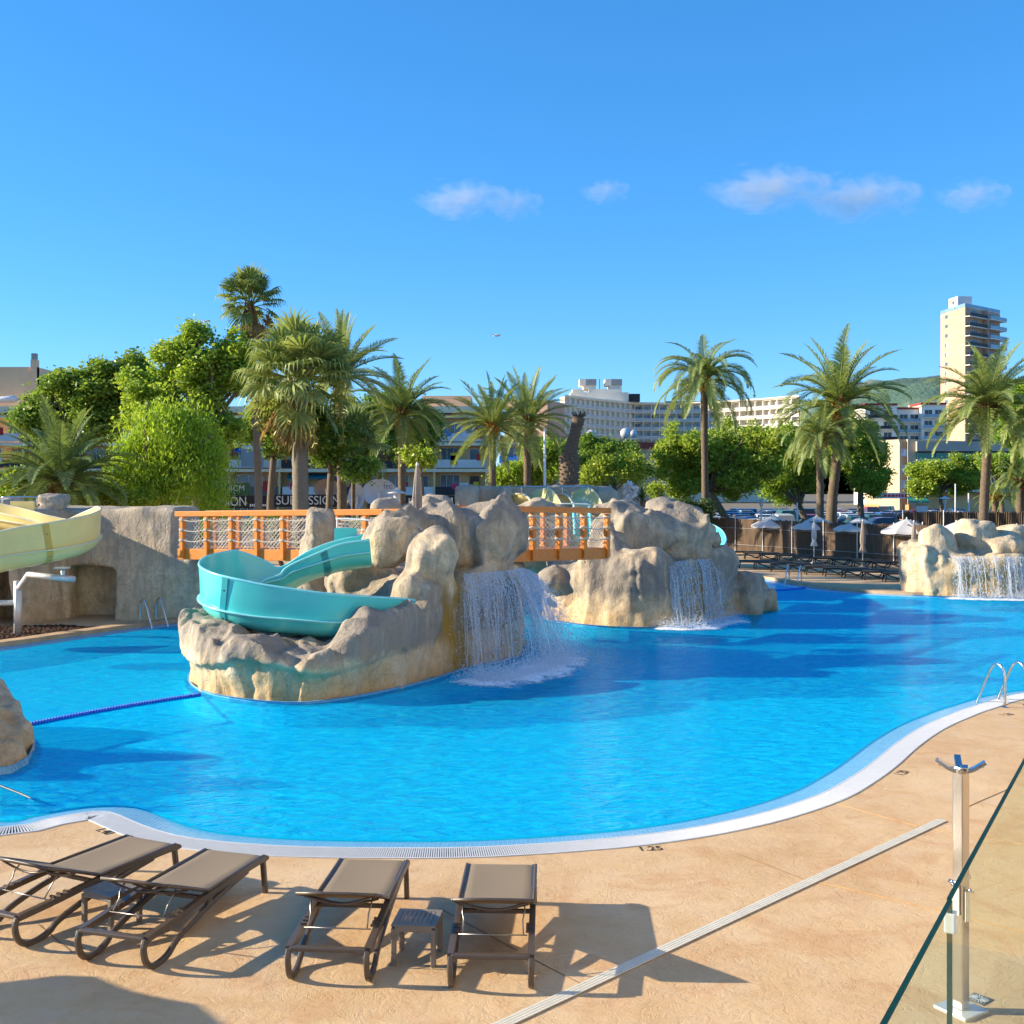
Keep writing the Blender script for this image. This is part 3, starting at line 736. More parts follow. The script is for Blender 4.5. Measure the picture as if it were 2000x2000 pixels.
    for q in range(1, len(blds) + 1):                      # loose scraps of a boulder go back to the base
        w = np.where(fl_ == q)[0]
        if len(w) == 0: continue
        s_ = f[w]; comp = np.arange(len(v)); old = None
        while old is None or not np.array_equal(old, comp):
            old = comp.copy(); mn = comp[s_].min(1)
            for c4 in range(4): np.minimum.at(comp, s_[:, c4], mn)
            comp = comp[comp]
        cf = comp[s_[:, 0]]; ids, cnts = np.unique(cf, return_counts=True); fl_[w[cf != ids[np.argmax(cnts)]]] = 0
    off = np.array(chain_loc(parent))
    for q in range(len(blds) + 1):
        s_ = f[fl_ == q]
        if len(s_) < 12: continue
        u, inv = np.unique(s_, return_inverse=True)
        obj('boulder' if q else base_name, np_mesh('boulder' if q else base_name, v[u] - off, inv.reshape(s_.shape), MATS[blds[q-1][9]] if q else base_mat), parent)
def boulder(parent, px, py, d, w, h, dep, rz=0., tilt=0., e=2.4, mat='rock', seed=1, amp=.09, res=.055, name='boulder', flute=.03):
    c = P(px, py, d); r = (w*d/FOC, dep, h*d/FOC); pad = .35
    R_ = max(r) if tilt else None
    b = [(c[i] - (R_ or r[i]) - pad, c[i] + (R_ or r[i]) + pad) for i in range(3)]
    if rz: m_ = max(r[0], r[1]); b[0] = (c[0]-m_-pad, c[0]+m_+pad); b[1] = (c[1]-m_-pad, c[1]+m_+pad)
    return rock(name, parent, b, res, lambda X, Y, Z: ell(X, Y, Z, c, r, rz, tilt, e), MATS[mat], amp, 1.25/max(.6, max(r)), 4, flute, 1.3, seed)
def band(parent, poly, z0, z1, t=.03, name='tile_band', mat='tile_light'):
    sg = 1 if area(poly) > 0 else -1; o_ = offset_poly(poly, -sg*t); mb = MB(); k = len(poly)
    for i in range(k):
        j = (i+1) % k; mb.add([(*o_[i],z0),(*o_[j],z0),(*o_[j],z1),(*o_[i],z1),(*poly[j],z1),(*poly[i],z1)], [(0,1,2,3),(3,2,4,5)])
    r_ = mb.build(name, MATS[mat], parent); lp_ = offset_poly(poly, -sg*(t+.12)); mb = MB()
    for i in range(k):
        j = (i+1) % k; mb.add([(*o_[i],-.05),(*o_[j],-.05),(*lp_[j],-.07),(*lp_[i],-.07)], [(0,1,2,3)])
    mb.build('submerged_ledge', MATS['tile_light'], parent); mb = MB()
    for i in range(k):
        j = (i+1) % k; mb.add([(*lp_[i],-.07),(*lp_[j],-.07),(*lp_[j],-.44),(*lp_[i],-.44)], [(0,1,2,3)])
    mb.build('submerged_wall', MATS['tile_floor'], parent); return r_
def area(poly): return sum(poly[i-1][0]*poly[i][1] - poly[i][0]*poly[i-1][1] for i in range(len(poly))) / 2

# --- island with the teal slide
f1 = closed_spline([(-6.62,23),(-5.95,21.4),(-4.85,20.45),(-3.66,20.15),(-2.6,21.1),(-1.64,22.55),(-.95,24.1),(-.1,25.3),(.35,26.8),(.3,28.6),(-1,30),(-4,30),(-6,28),(-6.85,25.4)], .4)
h1 = [(-6.5,23.2,1.28),(-6.1,22.2,1.2),(-5.3,21.3,1.16),(-4.6,20.95,1.14),(-4.1,20.7,.98),(-3.8,20.6,.84),(-3.5,20.7,.74),(-3.6,21.3,.62),(-3.15,21.05,.98),(-3.0,21.3,1.3),(-2.85,21.6,1.62),(-2.4,22.05,1.52),(-2.0,22.7,1.6),
      (-5,22.9,.9),(-4.6,21.9,.95),(-4.1,22.2,.85),(-3.4,22.4,.8),(-5.6,24.4,.5),(-4.5,24.2,.5),(-3.3,24.0,.9),(-1.85,23.4,1.95),(-1.45,23.8,2.05),(-.95,24.2,2.05),(-.4,24.9,2.05),(.1,25.6,2.05),(-1,25.6,2.1),(0,27,2.1),(-2.4,24.6,1.9),
      (-2.5,26,2.0),(-3.3,26.8,1.7),(-3,28.6,2.0),(-1,29,2.1),(-5,26.6,1.1),(-6.2,26,.6),(-4.5,28.4,1.9)]
isl1 = thing('rock_island', 'grey and ochre moulded rock island carrying the teal slide and the big front waterfall', 'rock', (-3, 24, 0))
rock_mat('rock_fall', [(-1.0+3, 24.1-24, 1.3, .75, 2.1)], ochre=.95, prof=[(0,-.28),(.14,-.24),(.2,.13),(.38,.12),(.5,-.04),(.74,-.02),(.86,.16)])
def base1(X, Y, Z):
    x, y = X[:,:,0], Y[:,:,0]; p = sd_poly(x, y, f1)[:,:,None]; h = idw(x, y, h1)[:,:,None]
    st_ = np.clip((Z-.5 - .12*np.sin(X*2.3))/.16, 0, 1); lean = (.08*np.clip(Z-.45, -.3, .6) + .17*st_*st_*(3-2*st_)) * np.clip((-1.6 - X), 0, 1)
    return smax(p - lean + .12, (Z - h)*.85, .3)
B1 = [(768,1057,24.9,53,58,.66,0,.12,2.3,'rock_fall'),(890,1044,25.7,62,60,.8,.2,-.1,2.5,'rock_fall'),(968,1047,25.9,44,66,.7,-.2,.1,2.6,'rock_fall'),(938,998,26.6,26,24,.45,0,0,2.3,'rock_fall'),
      (843,1092,23.95,52,44,.6,.2,.45,2.6,'rock_fall'),(828,1042,26.0,26,40,.5,0,0,2.2,'rock_fall'),(950,1102,24.55,20,15,.3,.4,0,2.2,'rock_fall'),(806,1155,23.5,36,40,.6,0,.3,2.4,'rock_fall'),
      (628,1096,27.2,35,92,.6,.2,.05,3.2,'rock_fall'),(712,1120,26.4,62,62,.8,0,0,3,'rock_fall')]
rock_mass(isl1, ((-7.4,1),(19.6,30.6),(-1.4,4.0)), .06, base1, MATS['rock_fall'], B1, .15, .1, .9, 4, .11, 1.7, 3)
band(isl1, f1, -.1, .02, -.05)

# --- island of the second waterfall
f2 = closed_spline([(.95,33.4),(1.35,32.6),(2.35,31.6),(3.7,31.2),(5.05,31.95),(6.7,34),(8.1,36),(8.7,37.1),(8.5,38.6),(6.5,39),(4,38),(2,37),(.9,35.4)], .4)
h2 = [(1.2,33.3,1.75),(1.8,32.6,1.95),(2.6,32.2,1.9),(3.6,31.9,1.8),(4.4,32.2,1.85),(5,32.7,1.85),(5.7,33.5,1.85),(6.25,34.1,1.85),(6.6,34.5,1.5),(7.2,35.3,1.2),(7.9,36.2,.9),(8.5,37.1,.5),
      (3,35,2),(5,35.5,1.9),(6.6,36.6,1.4),(2,35.4,2),(8,38,.8),(5,37.5,1.5)]
isl2 = thing('rock_island', 'beige moulded rock island right of the bridge with the second waterfall', 'rock', (4.5, 34, 0))
rock_mat('rock_fall_second', [(5.1-4.5, 32.9-34, .9, 1.0, 1.9)], prof=[(0,-.2),(.12,-.12),(.25,.08),(.42,.08),(.52,-.06),(.74,-.02),(.86,.16)])
def base2(X, Y, Z):
    x, y = X[:,:,0], Y[:,:,0]; return smax(sd_poly(x, y, f2)[:,:,None] + .14 + .05*np.clip(Z,0,2), (Z - idw(x, y, h2)[:,:,None])*.85, .3)
B2 = [(1228,1038,33.6,58,55,.95,0,.2,2.6,'rock_fall_second'),(1180,1120,32.9,46,100,.85,0,.1,2.8,'rock_fall_second'),(1330,1038,34.1,68,54,1.05,.2,.1,2.4,'rock_fall_second'),(1296,1008,34.5,34,40,.7,0,.1,2.1,'rock_fall_second'),(1250,1118,32.2,52,42,.8,.1,.1,2.6,'rock_fall_second'),
      (1416,1093,34.1,22,27,.45,0,.2,2.3,'rock_fall_second'),(1448,1160,35.2,30,50,.9,.6,.3,2.5,'rock_fall_second'),(1482,1176,36.2,32,28,.8,.6,.2,2.3,'rock_fall_second'),(1370,1062,35,42,32,.7,0,.5,2.3,'rock_fall_second'),(1085,1128,33.2,30,26,.5,0,0,2.6,'rock_fall_second')]
rock_mass(isl2, ((.0,9.7),(30.6,39.6),(-1.4,4.2)), .075, base2, MATS['rock_fall_second'], B2, .3, .13, .8, 4, .1, 1.3, 7)
band(isl2, f2, -.1, .02, -.07)

# --- rock with the third waterfall, far right
f3 = closed_spline([(14.35,41.3),(15,40.5),(17,40.05),(19.5,40),(21.4,41),(20.6,43.4),(16,43.5),(14.5,42.6)], .5)
h3 = [(14.8,41.2,1.75),(15.4,40.9,1.7),(16,40.6,1.5),(17,40.5,1.5),(18.5,40.5,1.5),(20,40.7,1.55),(21,41.5,1.6),(15.5,42.6,1.8),(18,42.5,1.7),(20,42.5,1.7)]
isl3 = thing('rock_island', 'small pale rock waterfall at the far right pool edge', 'rock', (17.5, 41.5, 0))
rock_mat('rock_fall_third', [(17.3-17.5, 40.4-41.5, 1.6, .6, 1.55)], 1.08, .6, .7)
def base3(X, Y, Z):
    x, y = X[:,:,0], Y[:,:,0]; return smax(sd_poly(x, y, f3)[:,:,None] + .12, (Z - idw(x, y, h3)[:,:,None])*.85, .25)
B3 = [(1837,1058,41.6,28,27,.55,0,0,2.6,'rock_fall_third'),(1904,1049,41.9,36,38,.65,0,.1,2.8,'rock_fall_third'),(1958,1068,41.4,38,23,.6,0,.1,2.5,'rock_fall_third'),(1972,1052,42.6,34,26,.55,0,0,2.3,'rock_fall_third'),(2040,1060,42.2,42,32,.65,0,0,2.3,'rock_fall_third')]
rock_mass(isl3, ((13.7,22),(39.4,44),(-1.2,3.3)), .08, base3, MATS['rock_fall_third'], B3, .1, .12, .9, 4, .1, 1.3, 9)
band(isl3, f3, -.1, .02, -.05)

# --- rock at the left edge, tiled foot
f4 = closed_spline([(-6.75,15.25),(-6.95,16.4),(-7.5,17.5),(-8.3,18.4),(-10,18.4),(-10.8,16.6),(-9.4,15),(-7.8,14.75)], .4)
f4 = f4 if area(f4) > 0 else f4[::-1]
h4 = [(-6.85,15.6,.16),(-7.1,15.9,.28),(-7.2,16.6,.3),(-7.6,16,.48),(-7.7,17.2,.42),(-8,16.4,1.25),(-8.6,17.6,1.0),(-9.5,16.6,1.5),(-7.8,15.2,.7),(-9,15.4,1.0)]
isl4 = thing('rock_outcrop', 'grey rock with mosaic tiled foot at the left edge of the photo', 'rock', (-8.3, 16.6, 0))
def base4(X, Y, Z):
    x, y = X[:,:,0], Y[:,:,0]; return smax(sd_poly(x, y, f4)[:,:,None] + .1 + .12*np.clip(Z,0,1), (Z - idw(x, y, h4)[:,:,None])*.85, .2)
rock('rock_base', isl4, ((-11.5,-5.8),(14.2,19.3),(-1.3,2.2)), .06, base4, MATS['rock'], .09, 1.0, 4, .06, 1.7, 13)
band(isl4, f4, -.12, .08, -.03, 'tile_band', 'tile_band')

# --- wall on the left with its tunnel, holding the bridge and the yellow slide
wl = thing('rock_wall', 'tall rock-faced wall with a dark tunnel opening behind the yellow slide', 'wall', (-12, 33.5, 0))
pw = [(-18,31.2),(-13.8,31.55),(-13.25,33.4),(-11.6,33.0),(-9.2,32.3),(-8.6,32.7),(-8.8,35.4),(-18,36)]
def base5(X, Y, Z):
    x, y = X[:,:,0], Y[:,:,0]; p = sd_poly(x, y, pw)[:,:,None] + .1
    top = np.where(X < -9.75, 3.27, 1.9)
    d = smax(p, Z - top, .12)
    d = smax(d, -sd_box(X, Y, Z, -13.2, -11.62, 31, 34.5, -.5, 1.56, .22), .1)
    return smax(d, -sd_box(X, Y, Z, -15.2, -14.05, 31, 34, -.5, 1.9, .15), .1)
rock('wall_face', wl, ((-18.5,-8),(30.7,36.6),(-.3,3.7)), .075, base5, MATS['rock_wall'], .06, .7, 4, .05, .9, 17)
for i, a in enumerate(((106,984,33.8,24,17,.6,0,0,3.2),(66,990,33.9,20,14,.5,0,0,3.),(12,990,34.2,26,20,.6,0,0,3.))): boulder(wl, *a, mat='rock_wall', seed=110+i, res=.08)

# --- rocks behind the bridges
bk = thing('rock_outcrop', 'row of pale boulders behind the two wooden bridges', 'rock', (-1, 35.5, 0))
BB = [(752,990,34,29,20,.6,0,0,2.4),(815,1003,34.4,32,30,.6,0,.2,2.5),(850,990,35.2,32,20,.6,0,0,2.4),(985,1000,36,30,22,.7,0,0,2.6),(1035,1000,36.3,38,24,.8,0,0,2.5),(1082,1002,36.2,32,22,.7,0,.1,2.5),
      (1010,1060,36.6,70,50,.8,0,0,4),(1120,1060,36.8,60,45,.8,0,0,4),(1190,1010,36.5,40,30,.7,0,0,2.6),(900,1040,36.9,60,40,.7,0,0,4),(780,1060,35.6,70,50,.7,0,0,4)]
rock_mass(bk, ((-5.4,5),(33,38.4),(.3,4.2)), .085, None, None, [(*q, 'rock_pale') for q in BB], .1, .12, .9, 4, .06, 1.3, 23)
# --- wall of the slide platform farther back
bw = thing('rock_wall', 'low curved rock wall of the far slide platform behind the right bridge', 'wall', (1, 45.5, 0))
pb = [(-2.1,45),(-1.2,44.8),(1,45.2),(3.2,44.9),(4.2,45.2),(4.1,46.6),(-2.1,46.6)]
rock('wall_face', bw, ((-2.7,4.8),(44.2,47.2),(-.2,4.5)), .09, lambda X,Y,Z: smax(sd_poly(X[:,:,0],Y[:,:,0],pb)[:,:,None]+.1, Z-4.0, .15), MATS['rock_wall'], .07, .7, 3, .05, .9, 19)
for i, a in enumerate(((913,980,44.4,23,34,.5,0,0,3),(988,978,44.3,15,28,.45,0,.2,2.5),(1185,985,44.6,20,32,.5,0,0,3.4))): boulder(bw, *a, mat='rock_wall', seed=150+i, res=.09)
# ------------------------------------------------------------------ loungers
def make_lounger():
    root = thing('sun_lounger', '', 'lounger'); fr, sl = MATS['lounger_frame'], MATS['sling']
    for s in (-1, 1):
        x = s * .305
        rail = spline([(x,-.93,.27),(x,-.6,.285),(x,-.1,.315),(x,.5,.335),(x,.9,.335),(x,.95,.31)], 22)
        o = MB().beam(rail, .05, .052, side=(1,0,0)).build('side_rail', fr, root); bevel(o, .012)
        low = spline([(x,-.93,.275),(x,-.955,.2),(x,-.925,.09),(x,-.84,.025),(x,-.7,.022),(x,-.6,.05),(x,-.5,.11),(x,-.2,.19),(x,.2,.26),(x,.62,.315)], 34)
        o = MB().beam(low, .042, .05, side=(1,0,0)).build('runner', fr, root); bevel(o, .012)
        o = MB().beam([(x,-.06,.31),(x,-.02,.26),(x,-.05,.22)], .04, .06, side=(1,0,0)).build('strut', fr, root); bevel(o, .008)
        o = MB().beam([(x,.9,.325),(x,.925,.15),(x,.945,0)], .045, .05, side=(1,0,0)).build('leg', fr, root); bevel(o, .01)
        for q in (-.55, -.48, -.41):
            MB().box((x*.93, q, .322), (.05,.025,.018)).build('notch', fr, root)
    o = MB().box((0,-.925,.275), (.6,.06,.035)).build('crossbar', fr, root); bevel(o, .01)
    o = MB().bar((-.3,-.07,.3),(.3,-.07,.3),.035,.03).build('crossbar', fr, root)
    o = MB().bar((-.3,.92,.3),(.3,.92,.3),.04,.04).build('crossbar', fr, root)
    # seat fabric with rolled edges
    def fabric(y0, y1, z0, z1, curl0, curl1, w=.312, th=.012):
        rows = []; n = 16
        for i in range(n + 1):
            t = i / n; y = lerp(y0, y1, t); zc = lerp(z0, z1, t)
            if curl1 and t > .93: zc -= ((t-.93)/.07)**2 * .04
            row = []
            for j in range(13):
                u = j / 12 * 2 - 1; sag = -.012 * (1 - u*u) * math.sin(math.pi * t)
                roll = -.02 * max(0, abs(u) - .9)/.1
                row.append((u*w, y, zc + sag + roll))
            rows.append(row)
        mb = MB().grid(rows); mb.grid([[(p[0], p[1], p[2]-th) for p in reversed(r)] for r in rows])
        return mb
    fabric(-.06, .95, .368, .372, 0, 1).build('seat_sling', sl, root, True)
    for s in (-1, 1): MB().tube([(s*.315,-.06,.36),(s*.315,.4,.362),(s*.315,.9,.364),(s*.315,.955,.335)], .014, 8).build('sling_edge', fr, root, True)
    # backrest, raised at the head
    A = R(22); hy, hz, L = -.06, .37, .64
    def bp(u, l, n=0): return Vector((u, hy - l*math.cos(A) - n*math.sin(A)*-1*-1, hz + l*math.sin(A) + n*math.cos(A)))
    rows = []
    for i in range(13):
        l = L*i/12; dz = -.02*((i/12-.93)/.07)**2 if i/12 > .93 else 0
        rows.append([bp(-.31+.62*j/12, l, dz - .016*(1-(j/6-1)**2)*math.sin(math.pi*i/12)) for j in range(13)])
    mb = MB().grid(rows); mb.grid([[q - Vector((0,0,.01)) for q in reversed(r)] for r in rows]); bk_ = mb.build('backrest', sl, root, True)
    for s in (-1, 1): MB().tube([bp(s*.312, 0, -.01), bp(s*.312, L*.5, -.008), bp(s*.312, L, -.012)], .016, 8).build('backrest_edge', fr, bk_, True)
    MB().tube([bp(-.312, L, -.012), bp(-.1, L+.004, -.006), bp(.1, L+.004, -.006), bp(.312, L, -.012)], .014, 8).build('head_bar', fr, bk_, True)
    for l0, dip in ((L-.05, .075), (.26, .06)):
        MB().tube([bp(-.27+.54*t/10, l0, -.03 - dip*math.sin(math.pi*t/10)) for t in range(11)], .011, 6).build('bow', fr, bk_, True)
    for s in (-1, 1):
        MB().tube([bp(s*.25, L*.62, -.02), Vector((s*.245,-.5,.44)), Vector((s*.235,-.52,.4)), Vector((s*.24,-.6,.31))], .0065, 6).build('prop_rod', MATS['rod_steel'], root, True)
    MB().tube([(-.27,-.6,.31),(.27,-.6,.31)], .0065, 6).build('prop_rod', MATS['rod_steel'], root, True)
    return root
lg = make_lounger(); note_kids()
LG = [((-.13,9.45), -2, 'brown sun lounger nearest the middle of the photo, rightmost of the four'), ((-1.35,9.58), -4, 'brown sun lounger left of the rightmost one, across the small side table'),
      ((-2.9,9.83), -17, 'second brown sun lounger from the left, turned toward the pool'), ((-3.95,10.27), -26, 'leftmost brown sun lounger, cut by the photo edge')]
for i, (c, rz, lab) in enumerate(LG):
    if i == 0:
        o = lg; o.location = (*c, 0); o.rotation_euler = (0,0,R(rz)); tag(o, lab, 'lounger', 'sun loungers on the near deck')
    else: copy_tree(lg, None, (*c, 0), R(rz), lab, 'sun loungers on the near deck')

def make_table():
    root = thing('side_table', '', 'table'); m = MATS['plastic_taupe']; w, h = .36, .33
    for a in (-1, 1):
        for b in (-1, 1): bevel(MB().box((a*(w/2-.02), b*(w/2-.02), (h-.03)/2), (.04,.04,h-.03)).build('leg', m, root), .006)
        bevel(MB().box((a*(w/2-.01), 0, h-.03), (.02,w-.06,.05)).build('apron', m, root), .004); bevel(MB().box((0, a*(w/2-.01), h-.03), (w-.06,.02,.05)).build('apron', m, root), .004)
        MB().box((a*(w/2-.0225), 0, h-.006), (.045,w,.012)).build('top_frame', m, root); MB().box((0, a*(w/2-.0225), h-.006), (w-.09,.045,.012)).build('top_frame', m, root)
    for i in range(7): MB().box((-.115 + i*.0383, 0, h-.006), (.03,w-.1,.011)).build('slat', m, root)
    return root
tb = make_table(); note_kids(); tb.location = (-.77,9.16,0); tb.rotation_euler = (0,0,R(-6)); tag(tb, 'small square slatted side table between the two right loungers', 'table', 'side tables on the near deck')
copy_tree(tb, None, (-3.5,9.86,0), R(-28), 'small square slatted side table between the two left loungers', 'side tables on the near deck')

# ------------------------------------------------------------------ open parasols, also the one left of the frame that shades the deck
def make_parasol(n=8, rad=1.36, h=2.35, mat='canvas'):
    root = thing('parasol', '', 'parasol'); rim = h - .62
    MB().tube([(0,0,0),(0,0,h)], .025, 8).build('pole', MATS['white_paint'], root, True)
    MB().lathe([(.24,0),(.24,.05),(.1,.09),(.05,.2)], n=14).build('base', MATS['concrete'], root, True)
    MB().lathe([(.03,h-.02),(.045,h+.03),(.02,h+.09)], n=8).build('finial', MATS['white_paint'], root, True)
    for i in range(n):
        a0, a1 = 2*math.pi*i/n, 2*math.pi*(i+1)/n; rows = []
        for k in range(7):
            t = k / 6; r = rad*t; z = h - .62*t**1.15; row = []
            for j in range(7):
                u = j / 6; a = lerp(a0, a1, u); rr = r * math.cos(math.pi/n) / math.cos(a - (a0+a1)/2) * (1 - .03*math.sin(math.pi*u)*t)
                row.append((rr*math.cos(a), rr*math.sin(a), z - .02*t*math.sin(math.pi*u)))
            rows.append(row)
        last = rows[-1]; rows.append([(x*1.005, y*1.005, z-.11 - .02*abs(math.sin(math.pi*j/6*1))) for j, (x, y, z) in enumerate(last)])
        mb = MB().grid(rows); mb.build('canopy_panel', MATS[mat], root, True)
        MB().tube([(0,0,h-.06),(rad*.97*math.cos(a0),rad*.97*math.sin(a0),rim-.0)], .009, 5).build('rib', MATS['white_paint'], root)
        MB().tube([(0,0,h-.9),(rad*.5*math.cos(a0),rad*.5*math.sin(a0),h-.32)], .007, 5).build('strut', MATS['white_paint'], root)
    return root
def make_closed(h=2.3, mat='canvas_taupe', flare=.13, low=.95):
    root = thing('closed_parasol', '', 'parasol')
    MB().tube([(0,0,0),(0,0,h)], .025, 8).build('pole', MATS['white_paint'], root, True)
    MB().lathe([(.24,0),(.24,.05),(.1,.09),(.05,.2)], n=14).build('base', MATS['concrete'], root, True)
    MB().lathe([(.03,h-.02),(.045,h+.03),(.02,h+.08)], n=8).build('finial', MATS['white_paint'], root, True)
    rows = []; n = 40
    for t, r, amp in ((0,.03,.0),(.08,.055,.1),(.3,.085,.2),(.55,.11,.28),(.72,.1,.3),(.8,.075,.25),(.86,.09,.3),(.95,.12,.4),(1,flare,.5)):
        z = h - t*(h-low); row = []
        for j in range(n + 1):
            a = 2*math.pi*j/n; rr = r*(1 + amp*math.cos(8*a + t*1.5)); row.append((rr*math.cos(a), rr*math.sin(a), z - (.05*math.cos(8*a) if t > .9 else 0)))
        rows.append(row)
    MB().grid(rows).build('furled_canopy', MATS[mat], root, True)
    MB().lathe([(.078,-.02),(.082,0),(.078,.02)], (0,0,h-.8*(h-low)), 12, False).build('tie_strap', MATS[mat], root, True)
    return root

# ------------------------------------------------------------------ rinse shower post
c = G(1877, 1974); sh = thing('shower_post', 'chrome poolside shower post with four spread arms on top', 'shower', c)
rz = R(32); H = 1.76
bevel(MB().box(c + V(0,0,.012), (.27,.27,.024), rz).build('base_plate', MATS['galvanised'], sh), .004)
bevel(MB().box(c + V(0,0,.024 + H/2), (.085,.085,H), rz).build('post', MATS['steel'], sh), .008)
for k in range(4):
    a = rz + R(45 + 90*k); u = V(math.cos(a), math.sin(a), 0); b0 = c + V(0,0,H-.01)
    ar = bevel(MB().beam([b0 + u*.04, b0 + u*.09 + V(0,0,.02), b0 + u*.17 + V(0,0,.075)], .05, .03).build('spray_arm', MATS['steel'], sh), .004)
    MB().lathe([(.016,-.006),(.016,.0),(.008,.004)], b0 + u*.14 + V(0,0,.04), 8).build('nozzle', MATS['channel_dark'], ar)
for k, zz in ((0,.96),(1,.92),(2,.94),(3,.9)):
    a = rz + R(90*k); u = V(math.cos(a), math.sin(a), 0); p = c + u*.05 + V(0,0,zz)
    MB().tube([p, p + u*.05], .014, 10).build('push_button', MATS['steel'], sh, True)
    MB().box(c + u*.054 + V(0,0,zz-.12), (.006,.05,.22), a).build('plate', MATS['galvanised'], sh)

# ------------------------------------------------------------------ glass balustrade of the terrace
e0, e1 = V(.765,2.32,0), V(2.07,4.55,0); dr = (e1-e0).normalized(); nr = V(dr.y,-dr.x,0); jn = V(1.18,3.03,0)
gb = thing('glass_balustrade', 'frameless green tinted glass balustrade at the lower right corner', 'balustrade', jn + V(0,0,0))
def pane(a, b, sh_):
    q = MB(); z0, z1, t = 1.45, 2.7, .006
    o = nr*sh_
    q.add([a+o+nr*t+V(0,0,z0), b+o+nr*t+V(0,0,z0), b+o+nr*t+V(0,0,z1), a+o+nr*t+V(0,0,z1)], [(0,1,2,3)])
    g_ = q.build('glass_pane', MATS['glass_pane'], gb)
    ed = MB()
    ed.bar(a+o+V(0,0,z1), b+o+V(0,0,z1), .012, .004); ed.bar(a+o+V(0,0,z0), a+o+V(0,0,z1), .012, .004, dr); ed.bar(b+o+V(0,0,z0), b+o+V(0,0,z1), .012, .004, dr)
    ed.build('glass_edge', MATS['glass_edge'], g_)
pane(jn - dr*1.9, jn - dr*.012, 0); pane(jn + dr*.002, jn + dr*3.0, -.004)
bevel(MB().box(jn + V(0,0,2.64), (.035,.03,.055), math.atan2(dr.y, dr.x)).build('clamp', MATS['galvanised'], gb), .004)
o = MB().bar(jn - dr*1.9 + V(0,0,1.42), jn + dr*3 + V(0,0,1.42), .05, .1).build('base_channel', MATS['galvanised'], gb)
tp = [jn - dr*3 + nr*-.06, jn + dr*3.2 + nr*-.06, jn + dr*3.2 + nr*4, jn - dr*3 + nr*4]
struct('terrace', MB().prism([(q.x,q.y) for q in tp], -.01, 1.37), MATS['concrete'])
# white garden chair half hidden behind the glass
c = V(4.02,7.9,0); ch = thing('garden_chair', 'white framed chair with orange back behind the glass at the corner', 'chair', c)
def lp(x, y, z): return c + Matrix.Rotation(R(-25), 3, 'Z') @ V(x, y, z)
for x in (-.25, .25):
    for y in (-.22, .22): MB().tube([lp(x,y,0), lp(x,y,.42 if y < 0 else .62)], .018, 8).build('leg', MATS['white_paint'], ch, True)
    MB().tube([lp(x,-.22,.42), lp(x,-.22,.6), lp(x,-.15,.64), lp(x,.2,.62)], .018, 8).build('armrest', MATS['white_paint'], ch, True)
bevel(MB().box(lp(0,0,.4), (.5,.46,.04), R(-25)).build('seat', MATS['sling'], ch), .01)
bevel(MB().bar(lp(0,.24,.42), lp(0,.36,.8), .5, .03, (0,1,0)).build('backrest', MATS['wood_orange'], ch), .01)

# ------------------------------------------------------------------ pool ladders and handrail
def make_ladder(label, base, rz, reach=.62, h=.72, sp=.5):
    root = thing('pool_ladder', label, 'ladder', base, rz, 'steel pool ladders')
    for s in (-1, 1):
        x = s*sp/2
        pth = spline([(x,-.42,0),(x,-.42,h*.7),(x,-.36,h*.97),(x,-.22,h*1.02),(x,-.08,h*.8),(x,.16,h*.1),(x,.2,-.1),(x,.2,-.9)], 26)
        MB().tube(pth, .025, 8).build('handrail', MATS['steel'], root, True); MB().lathe([(.05,0),(.05,.01),(.025,.03)], (x,-.42,0), 10).build('foot_flange', MATS['steel'], root)
    for z in (-.15,-.4,-.65): MB().box((0,.2,z), (sp,.08,.02)).build('tread', MATS['steel'], root)
    return root
def local_root(root, base, rz): root.location = base; root.rotation_euler = (0,0,rz)
for lab, base, rz in (('steel pool ladder in front of the left rock wall', V(-10.0,31.65,.0), R(228)), ('steel pool ladder at the right edge of the near deck', V(8.68,20.2,0), R(24)), ('small far steel pool ladder before the rows of loungers', V(11.35,45.6,.0), R(150))):
    r_ = make_ladder(lab, (0,0,0), 0); local_root(r_, base, rz)
hr = thing('handrail', 'bent steel handrail entering the water at the left edge', 'handrail', G(0,1600))
a, b = G(54,1557,-.02), G(0,1535,.15)
MB().tube(spline([b + (b-a)*1.5, b, a, a + (a-b)*.25 - V(0,0,.05)], 12), .02, 8).build('rail', MATS['steel'], hr, True)
MB().tube([b + (b-a)*1.5, V((b+(b-a)*1.5).x, (b+(b-a)*1.5).y, -1)], .02, 8).build('post', MATS['steel'], hr, True)
# floating lane ropes
def lane_rope(a, b, label, sag, n, r=.045):
    root = thing('lane_rope', label, 'rope', a); pts = []
    for i in range(n + 1):
        t = i / n; p = a.lerp(b, t); s_ = (b-a).cross(V(0,0,1)).normalized(); p = p + s_*sag*math.sin(math.pi*t); p.z = WATER_Z + .015; pts.append(p)
    MB().tube(pts, .012, 6).build('line', MATS['rope_blue'], root)
    mb = MB()
    for i in range(n):
        p, q = pts[i], pts[i+1]; u = (q-p).normalized(); m_ = (p+q)/2; l = (q-p).length*.42
        mb.tube([m_-u*l, m_-u*l*.6, m_+u*l*.6, m_+u*l], [r*.55, r, r, r*.55], 8)
    f_ = mb.build('float', MATS['float_blue'], root, True); f_['kind'] = 'stuff'
lane_rope(G(48,1415,0), G(392,1355,0), 'blue floating lane rope from the left rock to the slide island', -.12, 62)
lane_rope(G(1496,1153,0), G(1572,1147,0), 'short blue floating rope beside the far pool ladder', .2, 26, .045)
